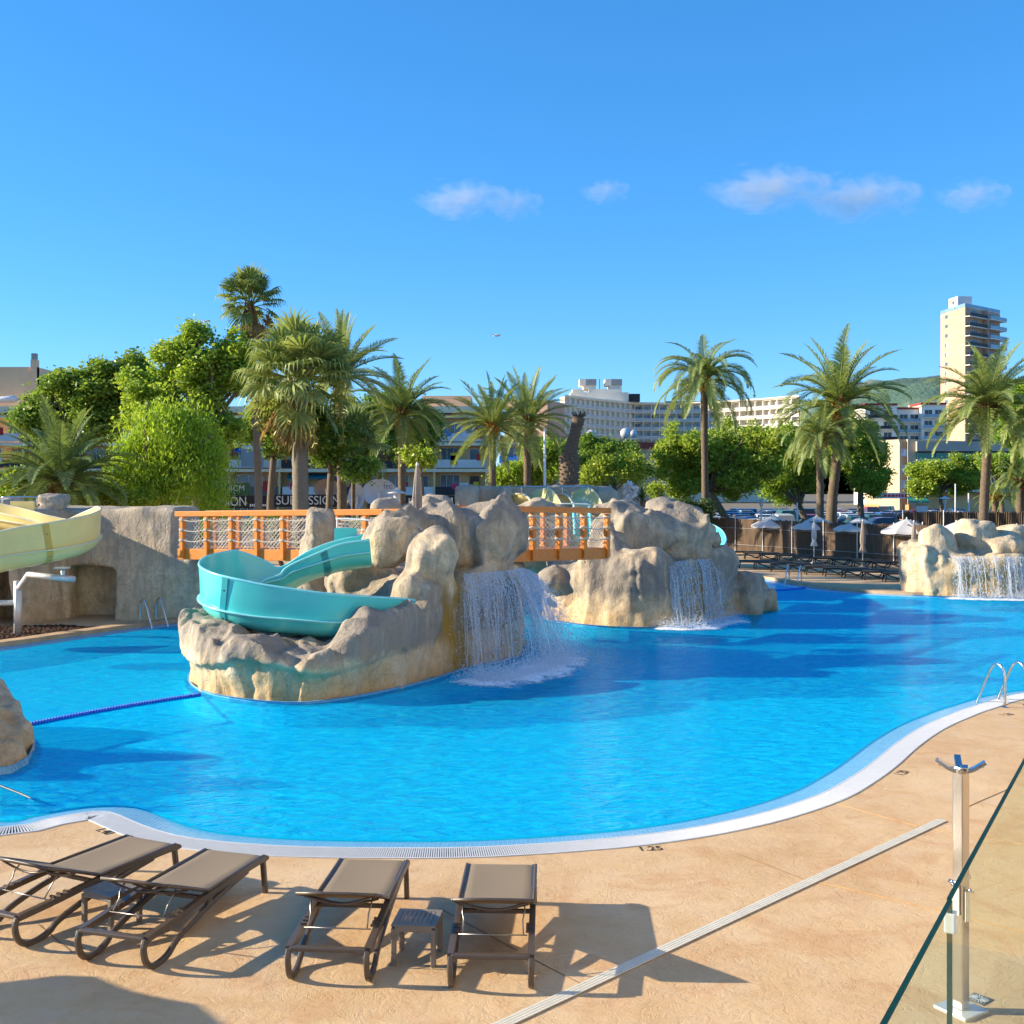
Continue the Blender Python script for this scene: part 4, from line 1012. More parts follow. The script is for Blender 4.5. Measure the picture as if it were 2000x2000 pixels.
# ------------------------------------------------------------------ water slides
def flume(root, path, wl, wr, width, mat, light, dark, joints=(), lip=.035, flange=None, drop=None):
    """open half-pipe along path; wl / wr = wall height on the left / right at each control station (interpolated), flange = rib heights"""
    n = 64; pts = spline(path, n)
    def at(arr, i):
        u = i/(n-1)*(len(arr)-1); j = min(int(u), len(arr)-2); return lerp(arr[j], arr[j+1], u-j)
    inner, outer, rim_l, rim_r, rib_l, rib_r, frames = [], [], [], [], [], [], []
    for i in range(n):
        t = pts[min(i+1,n-1)] - pts[max(i-1,0)]; t.normalize(); s = t.cross(V(0,0,1)); s.normalize(); u = s.cross(t)      # s points right of travel
        w = width/2; hl, hr_ = at(wl, i), at(wr, i); prof = []
        prof.append((-w*1.06, hl)); prof.append((-w*1.03, lerp(.35, hl, .6) if hl > .35 else hl*.95))
        for k in range(9):
            a = math.pi*(k/8); prof.append((-w*math.cos(a), .32*(1-math.sin(a))**1.0 if True else 0))
        prof.append((w*1.03, lerp(.35, hr_, .6) if hr_ > .35 else hr_*.95)); prof.append((w*1.06, hr_))
        inner.append([pts[i] + s*x + u*z for x, z in prof])
        m = len(prof); off = []
        for k, (x, z) in enumerate(prof):
            x0, z0 = prof[max(k-1,0)]; x1, z1 = prof[min(k+1,m-1)]; tx, tz = x1-x0, z1-z0; l = math.hypot(tx,tz) or 1
            off.append(pts[i] + s*(x + tz/l*lip) + u*(z - tx/l*lip) if True else None)
        # outward normal: below the channel
        outer.append(off)
        rim_l.append(pts[i] + s*(-w*1.06-.02) + u*hl); rim_r.append(pts[i] + s*(w*1.06+.02) + u*hr_)
        rib_l.append(pts[i] + s*(-w-.05) + u*.33); rib_r.append(pts[i] + s*(w+.05) + u*.33); frames.append((pts[i], s, u, prof))
    # check which side 'outer' lies on and mirror if it is inside
    mid = len(inner[0])//2
    if (outer[n//2][mid] - inner[n//2][mid]).dot(frames[n//2][2]) > 0:
        outer = [[inner[i][k]*2 - outer[i][k] for k in range(len(inner[i]))] for i in range(n)]
    mb = MB().grid(inner); mb.grid([list(reversed(r)) for r in outer])
    for rows in ((inner[0], outer[0]), (inner[-1], outer[-1])): mb.grid([rows[0], rows[1]])
    fl = mb.build('flume', mat, root, True)
    MB().tube(rim_l, .028, 8).build('rim', light, root, True); MB().tube(rim_r, .028, 8).build('rim', light, root, True)
    MB().beam(rib_l, .1, .035).build('flange', light, root, True); MB().beam(rib_r, .1, .035).build('flange', light, root, True)
    for q in joints:
        i = int(q*(n-1)); p, s, u, prof = frames[i]; rows = []
        for e in (i, min(i+1, n-1)):
            pp, s, u, prof = frames[e]; sc_ = 1.0; rows.append([o_ + (o_-q_).normalized()*.012 for o_, q_ in zip(outer[e], inner[e])])
        t2 = (pts[min(i+1,n-1)]-pts[i]).normalized()*.15
        rows = [rows[0], [r_ + t2 for r_ in rows[0]]]
        rows_in = [[a_ - (b_-a_)*.3 for a_, b_ in zip(inner[i], outer[i])]]; rows_in.append([r_ + t2 for r_ in rows_in[0]])
        jb = MB().grid([list(reversed(r_)) for r_ in rows]).build('joint_band', dark, root, True)
        bm_ = MB()
        for k in range(1, len(prof)-1):
            o_ = (rows[0][k] + rows[1][k])/2; bm_.box(o_, (.03,.03,.03))
        bm_.build('bolt_row', MATS['bolt'], jb)
    return frames

# teal slide on the first island
ts = thing('water_slide', 'open turquoise half-pipe water slide curling around on the rock island', 'slide', (-4.6, 23.3, 0))
pt = [P(716,1092,25.1), P(660,1100,24.8), P(590,1128,24.5)]
cx, cyy = -4.9, 23.25
turn = []
for k, (a, z) in enumerate(((90,1.62),(130,1.5),(165,1.38),(200,1.27),(235,1.16),(268,1.06))):
    turn.append(V(cx + .98*math.cos(R(a)), cyy + 1.08*math.sin(R(a)), z))
tail = [V(-4.2,22.1,1.0), V(-3.5,22.12,.94), V(-2.85,22.45,.9), V(-2.35,23.0,.88)]
path = [V(-3.1,24.75,2.14), V(-3.75,24.62,2.06), V(-4.4,24.42,1.86)] + turn + tail
# travelling left then turning left (counter-clockwise): the high outer wall is on the right-hand side
LW = [.6,.58,.5,.42,.38,.36,.36,.36,.38,.4,.4,.4,.4]
RW = [.7,.6,.5,.48,1.02,1.05,1.02,1.0,.96,.9,.86,.8,.7]
flume(ts, path, LW, RW, .92, MATS['slide_teal'], MATS['slide_teal_light'], MATS['slide_teal_dark'], (.12,.34,.6))
MB().box(P(675,1047,25.25), (.5,.06,.36), R(8)).build('start_wall', MATS['slide_teal'], ts)
hd = thing('grab_rail', 'white tubular grab rail above the turquoise slide start', 'rail', P(700,1035,25.6))
MB().tube(spline([P(659,1036,25.7),P(659,1016,25.7),P(662,1013,25.7),P(718,1016,25.5),P(722,1020,25.5),P(722,1042,25.5)], 20), .022, 8).build('rail', MATS['white_paint'], hd, True)
MB().tube([P(659,1023,25.8),P(681,1024,25.9),P(684,1038,25.9)], .016, 8).build('rail', MATS['white_paint'], hd, True)
MB().tube([P(659,1030,25.8),P(683,1031,25.9)], .016, 8).build('rail', MATS['white_paint'], hd, True)

# yellow slide at the left
ys = thing('water_slide', 'pale yellow half-pipe water slide on a steel support at the left edge', 'slide', (-11.7, 29.5, 0))
turn = []
cx, cyy = -12.35, 29.0
for a, z in ((88,2.5),(50,2.36),(15,2.24),(-20,2.12),(-55,2.0),(-88,1.88)): turn.append(V(cx + 1.12*math.cos(R(a)), cyy + 1.15*math.sin(R(a)), z))
path = [V(-14.9,30.9,2.82), V(-14.0,30.75,2.74), V(-13.0,30.35,2.62)] + turn + [V(-12.95,27.72,1.74), V(-13.9,27.5,1.62), V(-14.9,27.35,1.5)]
LW = [.72,.6,.5,.5,1.02,1.05,1.02,.98,.95,.92,.9,.88]
RW = [.6,.56,.48,.4,.36,.36,.36,.38,.4,.4,.4,.4]
flume(ys, path, LW, RW, .96, MATS['slide_yellow'], MATS['slide_yellow_light'], MATS['flange_yellow'], (.1,.26,.62))
MB().box(V(-13.6,31.3,3.3), (.7,.06,.4), R(-8)).build('start_wall', MATS['slide_yellow'], ys)
pc = G(35,1240); gv = MATS['galvanised']
MB().tube([pc, pc + V(0,0,1.42)], .105, 16).build('support_column', gv, ys, True)
MB().tube([pc + V(0,0,1.2), pc + V(.45,-.4,1.62), P(110,1128,28.2), P(145,1131,28.6)], .075, 14).build('support_arm', gv, ys, True)
MB().tube([pc + V(0,0,.85), pc + V(-1.3,0,.82)], .075, 12).build('support_arm', gv, ys, True)
MB().tube([P(123,1130,28.4), P(123,1112,28.4)], .05, 10).build('saddle', gv, ys, True)
MB().box(P(121,1109,28.4), (.34,.26,.03)).build('saddle', gv, ys)
yr = thing('grab_rail', 'thin steel grab rail above the yellow slide start', 'rail', P(40,985,32))
MB().tube(spline([P(4,998,31.6),P(5,974,31.6),P(8,971,31.6),P(68,971,31.5),P(72,974,31.5),P(72,992,31.5)], 18), .022, 8).build('rail', MATS['steel'], yr, True)
MB().tube([P(52,992,31.7),P(53,980,31.7),P(70,979,31.6)], .018, 8).build('rail', MATS['steel'], yr, True)
MB().tube([P(-8,980,31.7),P(4,980,31.7)], .018, 8).build('rail', MATS['steel'], yr, True)

# two pale yellow slides on the far platform
for i, (x0, x1, lab) in enumerate(((1018,1072,'left one of two small yellow slides on the far platform'), (1098,1158,'right one of two small yellow slides on the far platform'))):
    r_ = thing('water_slide', lab, 'slide', P(x0,1010,43), 0, 'yellow slides on the far platform')
    path = [P(x0,984,44.6), P(x0+18,980,44), P(x0+34,985,43), P(x0+48,1003,42), P(x0+56,1020,40.5), P(x0+60,1034,39.5)]
    flume(r_, path, [.4,.5,.55,.5,.4,.35], [.3,.3,.3,.3,.3,.3], .9, MATS['slide_yellow'], MATS['slide_yellow_light'], MATS['flange_yellow'], (.4,))
    k_ = thing('grab_rail', ('left' if i == 0 else 'right') + ' steel hoop rail over the small far yellow slides', 'rail', P(x0+20,970,44.6), 0, 'hoop rails on the far platform')
    MB().tube(spline([P(x0,985,44.6),P(x0,955,44.6),P(x0+3,951,44.6),P(x0+48,951,44.6),P(x0+51,955,44.6),P(x0+51,978,44.6)], 22), .025, 8).build('rail', MATS['steel'], k_, True)
k_ = thing('grab_rail', 'white hoop rail just above the right bridge handrail', 'rail', P(1120,990,36))
MB().tube(spline([P(1096,998,36),P(1096,987,36),P(1100,984,36),P(1148,985,36),P(1152,989,36),P(1152,1004,36)], 18), .024, 8).build('rail', MATS['white_paint'], k_, True)
# glimpse of the turquoise slide behind the second island
t2 = thing('water_slide', 'end of a pale turquoise slide showing behind the second island', 'slide', P(1385,1060,38.5))
flume(t2, [P(1340,1062,40), P(1362,1066,39.4), P(1380,1078,38.6), P(1388,1095,37.8), P(1380,1115,37.2)], [.7,.75,.75,.7,.6], [.4,.4,.4,.4,.4], .9, MATS['slide_teal'], MATS['slide_teal_light'], MATS['slide_teal_dark'])
t3 = thing('water_slide', 'upright turquoise slide chute seen through the right bridge net', 'slide', P(1135,1030,34.5))
flume(t3, [P(1136,1010,36), P(1136,1020,35.2), P(1138,1040,34.4), P(1139,1062,33.8)], [.3,.3,.3,.3], [.3,.3,.3,.3], .4, MATS['slide_teal'], MATS['slide_teal_light'], MATS['slide_teal_dark'])

# ------------------------------------------------------------------ wooden net bridges
def bridge(label, a, b, posts, lo, width=1.25, rail_h=1.02, under=.3):
    """a, b = deck-level ends of the near side; posts = fractions along"""
    root = thing('net_bridge', label, 'bridge', (a + b)/2 * 1.0); w = MATS['wood_orange']; ax = (b-a).normalized(); s = V(-ax.y, ax.x, 0)
    for side in (0, 1):
        o = s*width*side; tag_ = 'near' if side == 0 else 'far'
        z = V(0,0,rail_h)
        bevel(MB().bar(a + o + z - ax*.1, b + o + z + ax*.1, .12, .145).build('top_rail', w, root), .012)
        bevel(MB().bar(a + o - V(0,0,.1), b + o - V(0,0,.1), .1, under).build('side_beam', w, root), .012)
        pp = [a.lerp(b, t) + o for t in posts]
        for p in pp: bevel(MB().bar(p - V(0,0,.2) - s*(.06 if side == 0 else -.06), p + V(0,0,rail_h-.085) - s*(.06 if side == 0 else -.06), .14, .12, ax).build('post', w, root), .012)
        # sagging ropes from post to post
        for zz in (.3, .58, .86):
            for p, q in zip(pp[:-1], pp[1:]):
                MB().tube([p.lerp(q, t/6) + V(0,0,zz - .05*math.sin(math.pi*t/6)) - s*(.12 if side == 0 else -.12) for t in range(7)], .013, 5).build('rope', MATS['rope'], root)
            for p in pp:
                if side == 0: MB().lathe([(.1,-.03),(.105,0),(.1,.03)], p + V(0,0,zz) - s*.06, 8, False).build('rope_lashing', MATS['rope'], root)
        # diamond netting
        mb = MB(); L = (b-a).length; hn = rail_h - .17; st = .125; k0 = int(-hn/st) - 1
        for k in range(k0, int(L/st) + 2):
            for d_ in (1, -1):
                x0, x1 = k*st, k*st + hn
                z0, z1 = (0, hn) if d_ == 1 else (hn, 0)
                if x0 < 0: z0 = z0 + (z1-z0)*(-x0/hn); x0 = 0
                if x1 > L: z1 = z0 + (z1-z0)*((L-x0)/(x1-x0)); x1 = L
                if x1 - x0 < .03: continue
                pts = []
                for t in range(4):
                    u = t/3; q = a + ax*lerp(x0,x1,u) + o + V(0,0,lerp(z0,z1,u) + .02 + .012*math.sin(k*1.7 + u*5)); pts.append(q + s*.02*math.sin(k + u*4))
                mb.tube(pts, .0075, 3, False)
        n_ = mb.build('net', MATS['net'], root); n_['kind'] = 'stuff'
    L = (b-a).length; nb = int(L/.16)
    for i in range(nb):
        p = a + ax*((i+.5)*L/nb) + s*width/2 + V(0,0,.02); MB().box(p, (L/nb-.012, width-.1, .04), math.atan2(ax.y, ax.x)).build('deck_board', MATS['wood_deck'], root)
    return root
bridge('long orange wooden bridge with rope netting, left of the big boulders', P(349,1075,31.5), P(742,1079,28.6), [.03,.16,.29,.42,.55,.68,.81,.94], 0)
bridge('orange wooden bridge with rope netting joining the two rock islands', P(950,1079,26.2), P(1186,1073,29.6), [.12,.34,.555,.77,.98], 0)
# ------------------------------------------------------------------ waterfalls
rng = np.random.default_rng(5)
def octs_mesh(name, c, r, mat, stretch=None):
    """many small octahedra: drops of water"""
    n = len(c); base = np.array([(1,0,0),(-1,0,0),(0,1,0),(0,-1,0),(0,0,1),(0,0,-1)], float)
    fs = np.array([(0,2,4),(2,1,4),(1,3,4),(3,0,4),(2,0,5),(1,2,5),(3,1,5),(0,3,5)])
    s = np.ones((n,3)) if stretch is None else stretch
    v = (c[:,None,:] + base[None]*(r[:,None,None])*s[:,None,:]).reshape(-1,3)
    f = (fs[None] + (np.arange(n)*6)[:,None,None]).reshape(-1,3)
    return np_mesh(name, v, f, MATS[mat], True)
def waterfall(label, lip, z0, dirs, spd, n_str, n_drop, loc, foam_pts, foam_r, wid=.012, jit=.12, drop_r=.008, skew=1.0):
    root = thing('waterfall', label, 'waterfall', loc); off = np.array(loc)
    lip = [Vector((*p, z0)) for p in lip]; lp_ = spline(lip, 40)
    def start(u):
        i = min(int(u*39), 38); t = u*39 - i; return lp_[i].lerp(lp_[i+1], t)
    def launch(u):
        d = Vector((*dirs[0],0)).lerp(Vector((*dirs[1],0)), u).normalized(); lo, hi = spd(u); return d * (lo + (hi-lo)*rng.random()**1.4)
    mb = MB()
    for i in range(n_str):
        u = float(np.clip(rng.choice(CL) + rng.normal()*.035 if rng.random() < .6 else 1-rng.random()**skew, 0, 1)); p = start(u); v = launch(u); T = math.sqrt(2*(z0+.05)/9.8)
        t0 = rng.random()*.45*T if rng.random() < .5 else 0; t1 = T*(1 if rng.random() < .6 else .5 + .5*rng.random()); pts = []; rr = []
        w = wid*(.35 + rng.random()**2*1.3)
        for k in range(9):
            t = lerp(t0, t1, k/8); q = p + v*t + V(0,0,-4.9*t*t)
            q = q + V(rng.normal(), rng.normal(), 0)*.012*(k/8*2+.3); pts.append(q); rr.append(w*(1 if k not in (0,8) else .2)*(.6+.8*rng.random()))
        mb.tube(pts, rr, 4, False)
    s_ = mb.build('falling_water', MATS['strands'], root, True); s_['kind'] = 'stuff'
    T = math.sqrt(2*(z0+.05)/9.8)
    for i in range(56):                                   # thin sheets where the water still hangs together
        u = float(np.clip(1 - rng.random()**skew, 0, .97)); du = .015 + .05*rng.random(); rows = []; v = launch(u); t1 = T*(.35 + .5*rng.random())
        for k in range(9):
            t = t1*k/8; w_ = 1 - .6*k/8; rows.append([start(min(1, u + du*(j/3-.5)*w_ + du*.5)) + v*t + V(rng.normal()*.01, rng.normal()*.01, -4.9*t*t) for j in range(4)])
        MB().grid(rows).build('water_sheet', MATS['sheet'], root, True)
    c = np.zeros((n_drop,3)); st = np.ones((n_drop,3))
    for i in range(n_drop):
        u = float(np.clip(rng.choice(CL) + rng.normal()*.06 if rng.random() < .4 else 1-rng.random()**skew, 0, 1)); p = start(u); v = launch(u); T = math.sqrt(2*z0/9.8); t = T*rng.random()**.6
        g = jit*(t/T)**1.5
        q = p + v*t*(1 + rng.normal()*.12) + V(rng.normal()*g, rng.normal()*g, -4.9*t*t + rng.normal()*g*.6); q.z = max(q.z, -.02); c[i] = q; st[i,2] = 1 + 1.5*rng.random()
    r = drop_r*(.35 + rng.random(n_drop)**3*1.2)
    # splash thrown up along the landing line
    m = int(n_drop*.7); fp = spline([Vector((*p, 0)) for p in foam_pts], 40); c2 = np.zeros((m,3))
    for i in range(m):
        q = fp[int(rng.integers(0,40))]; h = abs(rng.normal())*.16; a = rng.random()*6.28; rad = abs(rng.normal())*foam_r*.6
        c2[i] = (q.x + rad*math.cos(a), q.y + rad*math.sin(a)*.8, max(.0, h))
    r2 = drop_r*(.4 + rng.random(m)**2*1.1)
    o = obj('spray', octs_mesh('spray', np.vstack([c, c2]) - off, np.concatenate([r, r2]), 'drops', np.vstack([st, np.ones((m,3))])), root); o['kind'] = 'stuff'
    # foam on the water
    xs = [p[0] for p in foam_pts]; ys = [p[1] for p in foam_pts]; pad = foam_r*2; nx, ny = 70, 60
    gx = np.linspace(min(xs)-pad, max(xs)+pad, nx); gy = np.linspace(min(ys)-pad, max(ys)+pad, ny); X, Y = np.meshgrid(gx, gy, indexing='ij')
    D = np.full(X.shape, 9.); F = np.array([(p.x, p.y) for p in fp])
    for x, y in F: D = np.minimum(D, np.hypot(X-x, Y-y))
    D = D + foam_r*.9*(fbm(X, Y, X*0, 1.6, 3, 11)*.6)
    dens = np.clip(1 - D/(foam_r*1.7), 0, 1)**1.3
    Zf = WATER_Z + .012 + .05*np.clip(dens-.2, 0, 1)*(vnoise(X*5, Y*5, X*0, 3)*.5+.5) + .03*np.clip(dens-.3,0,1)*(vnoise(X*13, Y*13, X*0, 4)*.5+.5)
    keep = dens > .02; vv = np.stack([X, Y, Zf], -1).reshape(-1,3); fs = []
    id_ = np.arange(nx*ny).reshape(nx, ny)
    q = np.stack([id_[:-1,:-1], id_[1:,:-1], id_[1:,1:], id_[:-1,1:]], -1)[keep[:-1,:-1]]
    me = np_mesh('foam', vv - off, q, MATS['foam']); at_ = me.attributes.new('dens', 'FLOAT', 'POINT'); at_.data.foreach_set('value', dens.ravel().astype(np.float32))
    obj('foam', me, root)
    return root
CL = np.array([.12,.24,.33,.5,.62])
def sp1(u): return (.3, 1.5) if u < .62 else (.9, 2.7)
CL = np.array([.12,.3,.52,.74,.82,.86,.9,.93,.96,.98,.99,1.])
waterfall('big frothy waterfall pouring off the slide island', [(-1.05,24.05),(-.6,24.5),(-.15,25.05),(.2,25.8)], 2.02, ((.35,-.94),(.8,-.6)), sp1, 150, 26000, (0,23.5,0),
          [(-.75,22.6),(-.2,22.5),(.35,23.2),(.9,24.2),(1.25,25.1)], .5, .009, .34, .008, 2.2)
CL = np.array([.1,.3,.38,.55,.63,.7,.8,.93])
waterfall('thin waterfall sheets on the island right of the bridge', [(4.35,31.85),(4.95,32.35),(5.6,33.15),(6.1,33.75)], 1.78, ((.35,-.94),(.45,-.9)), lambda u: (.5, 1.3), 85, 5500, (5,31.5,0),
          [(4.2,31.1),(5.0,31.0),(5.8,31.9),(6.6,32.9)], .32, .011, .1, .01)
CL = np.linspace(.05,.95,12)
waterfall('curtain of falling water on the far right rock', [(15.75,40.35),(16.6,40.1),(17.6,39.95),(18.5,39.95),(20,40)], 1.45, ((0,-1),(0,-1)), lambda u: (.35, .9), 95, 5000, (17,39.5,0),
          [(15.7,39.7),(17,39.4),(18.4,39.3),(19.8,39.4)], .3, .013, .07, .012)
# ------------------------------------------------------------------ lounge terrace on the far side
def make_far_lounger():
    root = thing('far_lounger', '', 'lounger'); f_, s_ = MATS['lounger_far'], MATS['lounger_far_sling']
    for s in (-1, 1):
        x = s*.32; MB().beam([(x,-.95,.34),(x,.95,.34)], .05, .06, side=(1,0,0)).build('side_rail', f_, root)
        MB().beam([(x,.88,.32),(x,.93,0)], .05, .05, side=(1,0,0)).build('leg', f_, root)
        MB().beam([(x,-.9,.32),(x,-.7,.05),(x,-.55,.02),(x,-.42,.08),(x,.15,.3)], .045, .05, side=(1,0,0)).build('runner', f_, root)
    rows = [[(u*.3, y, .385 - .02*(1-u*u)) for u in (-1,-.5,0,.5,1)] for y in (-.95,-.3,.3,.95)]
    mb = MB().grid(rows); mb.grid([[(x,y,z-.02) for x,y,z in reversed(r)] for r in rows]); mb.build('sling', s_, root, True)
    return root
fl_ = make_far_lounger(); note_kids(); first = True
for row, (a, b, n, nm) in enumerate((((11.3,55.2),(15.7,46.9),9,'front'), ((12.4,63.4),(17.6,54.2),9,'back'))):
    for i in range(n):
        t = i/(n-1); loc = (lerp(a[0],b[0],t)+.75, lerp(a[1],b[1],t), 0); rz = R(84 + random.uniform(-2,2))
        ordn = ['first','second','third','fourth','fifth','sixth','seventh','eighth','ninth'][i]
        lab = f'dark far lounger, {ordn} from the left in the {nm} row by the fence'
        if first: fl_.location = loc; fl_.rotation_euler = (0,0,rz); tag(fl_, lab, 'lounger', 'dark loungers in rows by the reed fence'); first = False
        else: copy_tree(fl_, None, loc, rz, lab, 'dark loungers in rows by the reed fence')
pr = make_parasol(); note_kids()
US = [((1510,1083),'open white parasol nearest the left end of the reed fence'),((1595,1089),'second open white parasol from the left along the reed fence'),((1678,1095),'third open white parasol along the reed fence, before a bent trunk'),
      ((1771,1103),'fourth open white parasol, left of the far right waterfall rock')]
locs = [(G(*p), l) for p, l in US] + [(V((1868-1000)/FOC*52, 52, 0), 'open white parasol half hidden behind the far right rock'), (V((1986-1000)/FOC*46.5, 46.5, 0), 'open white parasol at the right edge beyond the waterfall rock'),
        (V(-8.1, 7.7, 0), 'open white parasol left of the near loungers')]
for i, (p, lab) in enumerate(locs):
    if i == 0: pr.location = p; tag(pr, lab, 'parasol', 'open white parasols'); pr.rotation_euler = (0,0,.2)
    else: copy_tree(pr, None, p, .2 + i, lab, 'open white parasols')
cp = make_closed(2.3, 'canvas'); note_kids(); cp.location = G(1590,1101); tag(cp, 'furled whitish parasol among the far loungers', 'parasol', 'furled parasols')
c2 = make_closed(2.3, 'canvas_taupe', .14, .8); note_kids(); c2.location = G(1685,1109); tag(c2, 'furled grey parasol before the third open parasol', 'parasol', 'furled parasols')
copy_tree(c2, None, V(785/FOC*54, 54, 0), .3, 'furled grey parasol left of the far waterfall rock', 'furled parasols')
cc = copy_tree(c2, None, V((815-1000)/FOC*33.6, 33.6, 1.9), .6, 'tall furled taupe parasol rising behind the big boulders', 'furled parasols'); cc.scale = (1.15,1.15,1.15)
o = copy_tree(c2, None, V((1750-1000)/FOC*88, 88, 0), .1, 'tiny furled parasol beyond the fence near the yellow car', 'parasol'); o.scale = (.9,.9,.95); o['group'] = 'furled parasols'

# reed fence in panels with posts
def fence(label, pts, h, step=2.4):
    root = thing('reed_fence', label, 'fence', Vector((*pts[0], 0)))
    for a, b in zip(pts[:-1], pts[1:]):
        a, b = Vector((*a, 0)), Vector((*b, 0)); n = max(1, round((b-a).length/step)); ax = (b-a).normalized(); nn = V(-ax.y, ax.x, 0)
        for i in range(n):
            p, q = a.lerp(b, i/n), a.lerp(b, (i+1)/n); rows = []; m = 60; L = (q-p).length
            top = [h + random.uniform(-.06,.05) for _ in range(m+1)]
            for z in (0, .35, .7, 1.0):
                rows.append([p.lerp(q, j/m) + nn*(.018*math.sin(j*2.1) + .03*math.sin(z*5+j*.35)) + V(0,0,z*top[j]) for j in range(m+1)])
            mb = MB().grid(rows); mb.grid([[u + nn*.05 for u in reversed(r)] for r in rows]); mb.build('reed_panel', MATS['reed'], root)
            MB().tube([p - nn*.06, p - nn*.06 + V(0,0,h+.1)], .03, 6).build('post', MATS['galvanised'], root)
        for zz in (.5, 1.5):
            MB().tube([a - nn*.03 + V(0,0,zz), b - nn*.03 + V(0,0,zz)], .008, 4).build('wire', MATS['galvanised'], root)
fence('brown reed fence behind the rows of far loungers', [(11.6,74),(12.6,71.5),(20.8,55.5)], 2.05)
fence('lighter reed fence at the right beyond the palm trunk', [(22.2,64),(33,62)], 2.6)
fence('short reed screen above the right parasols', [(20.9,57.5),(22.3,64)], 2.1)

# parking and street
struct('parking_lot', MB().prism(rect(-70, 120, 78, 178), -.3, -.008), MATS['asphalt'])
for q in range(18):
    MB().box((15 + q*2.6, 112, -.003), (.1,4.6,.004)).build('bay_line', MATS['white_paint'], bpy.data.objects['parking_lot'])
struct('pavement', MB().prism(rect(-70, 120, 178, 186), -.3, .12), MATS['concrete'])

# cars
def make_car(kind):
    root = thing('parked_car', '', 'car'); w = .88
    if kind == 'van': prof = [(-2.2,.3),(-2.2,1.0),(-2.15,1.85),(.75,1.9),(1.35,1.15),(2.05,.98),(2.2,.6),(2.2,.3)]; gl = [(.68,1.78),(1.26,1.17),(-.1,1.17),(-.1,1.78)]; rear = None; L = 2.2
    else: prof = [(-2.05,.3),(-2.1,.75),(-1.98,.98),(-1.6,1.38),(-.9,1.48),(.1,1.46),(.85,1.0),(1.85,.86),(2.1,.62),(2.1,.3)]; gl = [(-1.5,1.3),(-.85,1.4),(.05,1.38),(.62,1.02),(-1.65,1.02)]; L = 2.1
    mb = MB(); n = len(prof)
    ring = lambda s, ins: [(x, s*(w - (max(0, z-.95)*ins)), z) for x, z in prof]
    a, b = ring(-1, .28), ring(1, .28); mb.add(a + b, [tuple(range(n)), tuple(reversed(range(n, 2*n)))] + [(i, n+i, n+(i+1) % n, (i+1) % n) for i in range(n)])
    bevel(mb.build('body', MATS['car_paint'], root), .06, 2)
    for s in (-1, 1):
        g_ = MB(); m = len(gl); pts = [(x, s*(w - (max(0, z-.95)*.28) + .006), z) for x, z in gl]; g_.add(pts, [tuple(range(m)) if s < 0 else tuple(reversed(range(m)))]); g_.build('side_window', MATS['car_glass'], root)
        for x in (-1.3, 1.3):
            wh = MB(); wh.tube([(x, s*.7, .32), (x, s*.9, .32)], .32, 16); wo = wh.build('wheel', MATS['rubber'], root, True)
            MB().tube([(x, s*.88, .32), (x, s*.915, .32)], .19, 12).build('rim', MATS['galvanised'], wo)
        MB().box((L-.06, s*.62, .7), (.14,.36,.14)).build('headlight', MATS['lamp_white'], root); MB().box((-L+.04, s*.66, .8), (.14,.26,.16)).build('tail_light', MATS['red_paint'], root)
    if kind == 'van': f = MB().add([(.78,-.62,1.84),(.78,.62,1.84),(1.36,.72,1.17),(1.36,-.72,1.17)], [(0,3,2,1)])
    else: f = MB().add([(.12,-.62,1.44),(.12,.62,1.44),(.84,.72,1.03),(.84,-.72,1.03)], [(0,3,2,1)]); MB().add([(-1.0,-.62,1.47),(-1.0,.62,1.47),(-1.68,.7,1.34),(-1.68,-.7,1.34)], [(0,1,2,3)])
    f.v = [(x+.02, y, z+.015) for x, y, z in f.v]; f.build('windscreen', MATS['car_glass'], root)
    if kind != 'van':
        r_ = MB().add([(-1.6,-.66,1.395),(-1.6,.66,1.395),(-1.99,.74,1.0),(-1.99,-.74,1.0)], [(0,1,2,3)]); r_.v = [(x-.03, y, z+.01) for x, y, z in r_.v]; r_.build('rear_window', MATS['car_glass'], root)
    return root
cars = {'car': make_car('car'), 'van': make_car('van')}; note_kids(); used = set()
CN = {'white':(.8,.8,.8),'silver':(.5,.52,.54),'dark blue':(.02,.04,.14),'blue':(.03,.12,.4),'black':(.02,.02,.022),'red':(.4,.03,.03),'grey':(.2,.21,.22),'yellow':(.62,.5,.06),'pale blue':(.35,.5,.6),'green':(.02,.12,.1)}
spots = []
for r_, (d, px0, px1, st) in enumerate(((92,1405,1600,62),(100,1395,1500,50),(104,1660,1800,50),(112,1390,1900,42),(122,1400,1900,38),(133,1395,1880,35),(146,1400,1890,33))):
    px = px0 + 6*r_
    while px < px1: spots.append((px, d)); px += st + random.uniform(-3,3)
palette = ['white','silver','dark blue','blue','black','white','grey','pale blue','silver','white','red','green']
fixed = {(1740,98):('dark blue','car',R(4)), (1785,110):('yellow','car',R(170)), (1729,140):('white','van',R(-120)), (1835,116):('grey','car',R(150)), (1862,128):('white','car',R(215)), (1890,122):('dark blue','car',R(205)), (1470,92):('white','car',R(215))}
allspots = [(k[0], k[1], *v) for k, v in fixed.items()]
for px, d in spots:
    if any(abs(px-f[0]) < 46 and abs(d-f[1]) < 7 for f in fixed): continue
    allspots.append((px, d, random.choice(palette), 'van' if random.random() < .08 else 'car', R(random.choice((90,-90,80,215,210)) + random.uniform(-4,4))))
names = {}
allspots.sort()
for i, (px, d, cn, kd, rz) in enumerate(allspots):
    rown = 'front' if d < 99 else 'second' if d < 108 else 'third' if d < 118 else 'fourth' if d < 128 else 'fifth' if d < 140 else 'rearmost'
    key = (cn, kd, rown); names.setdefault(key, []).append((px, d, rz))
ords = ['leftmost','second','third','fourth','fifth','sixth','seventh','eighth','ninth','tenth']
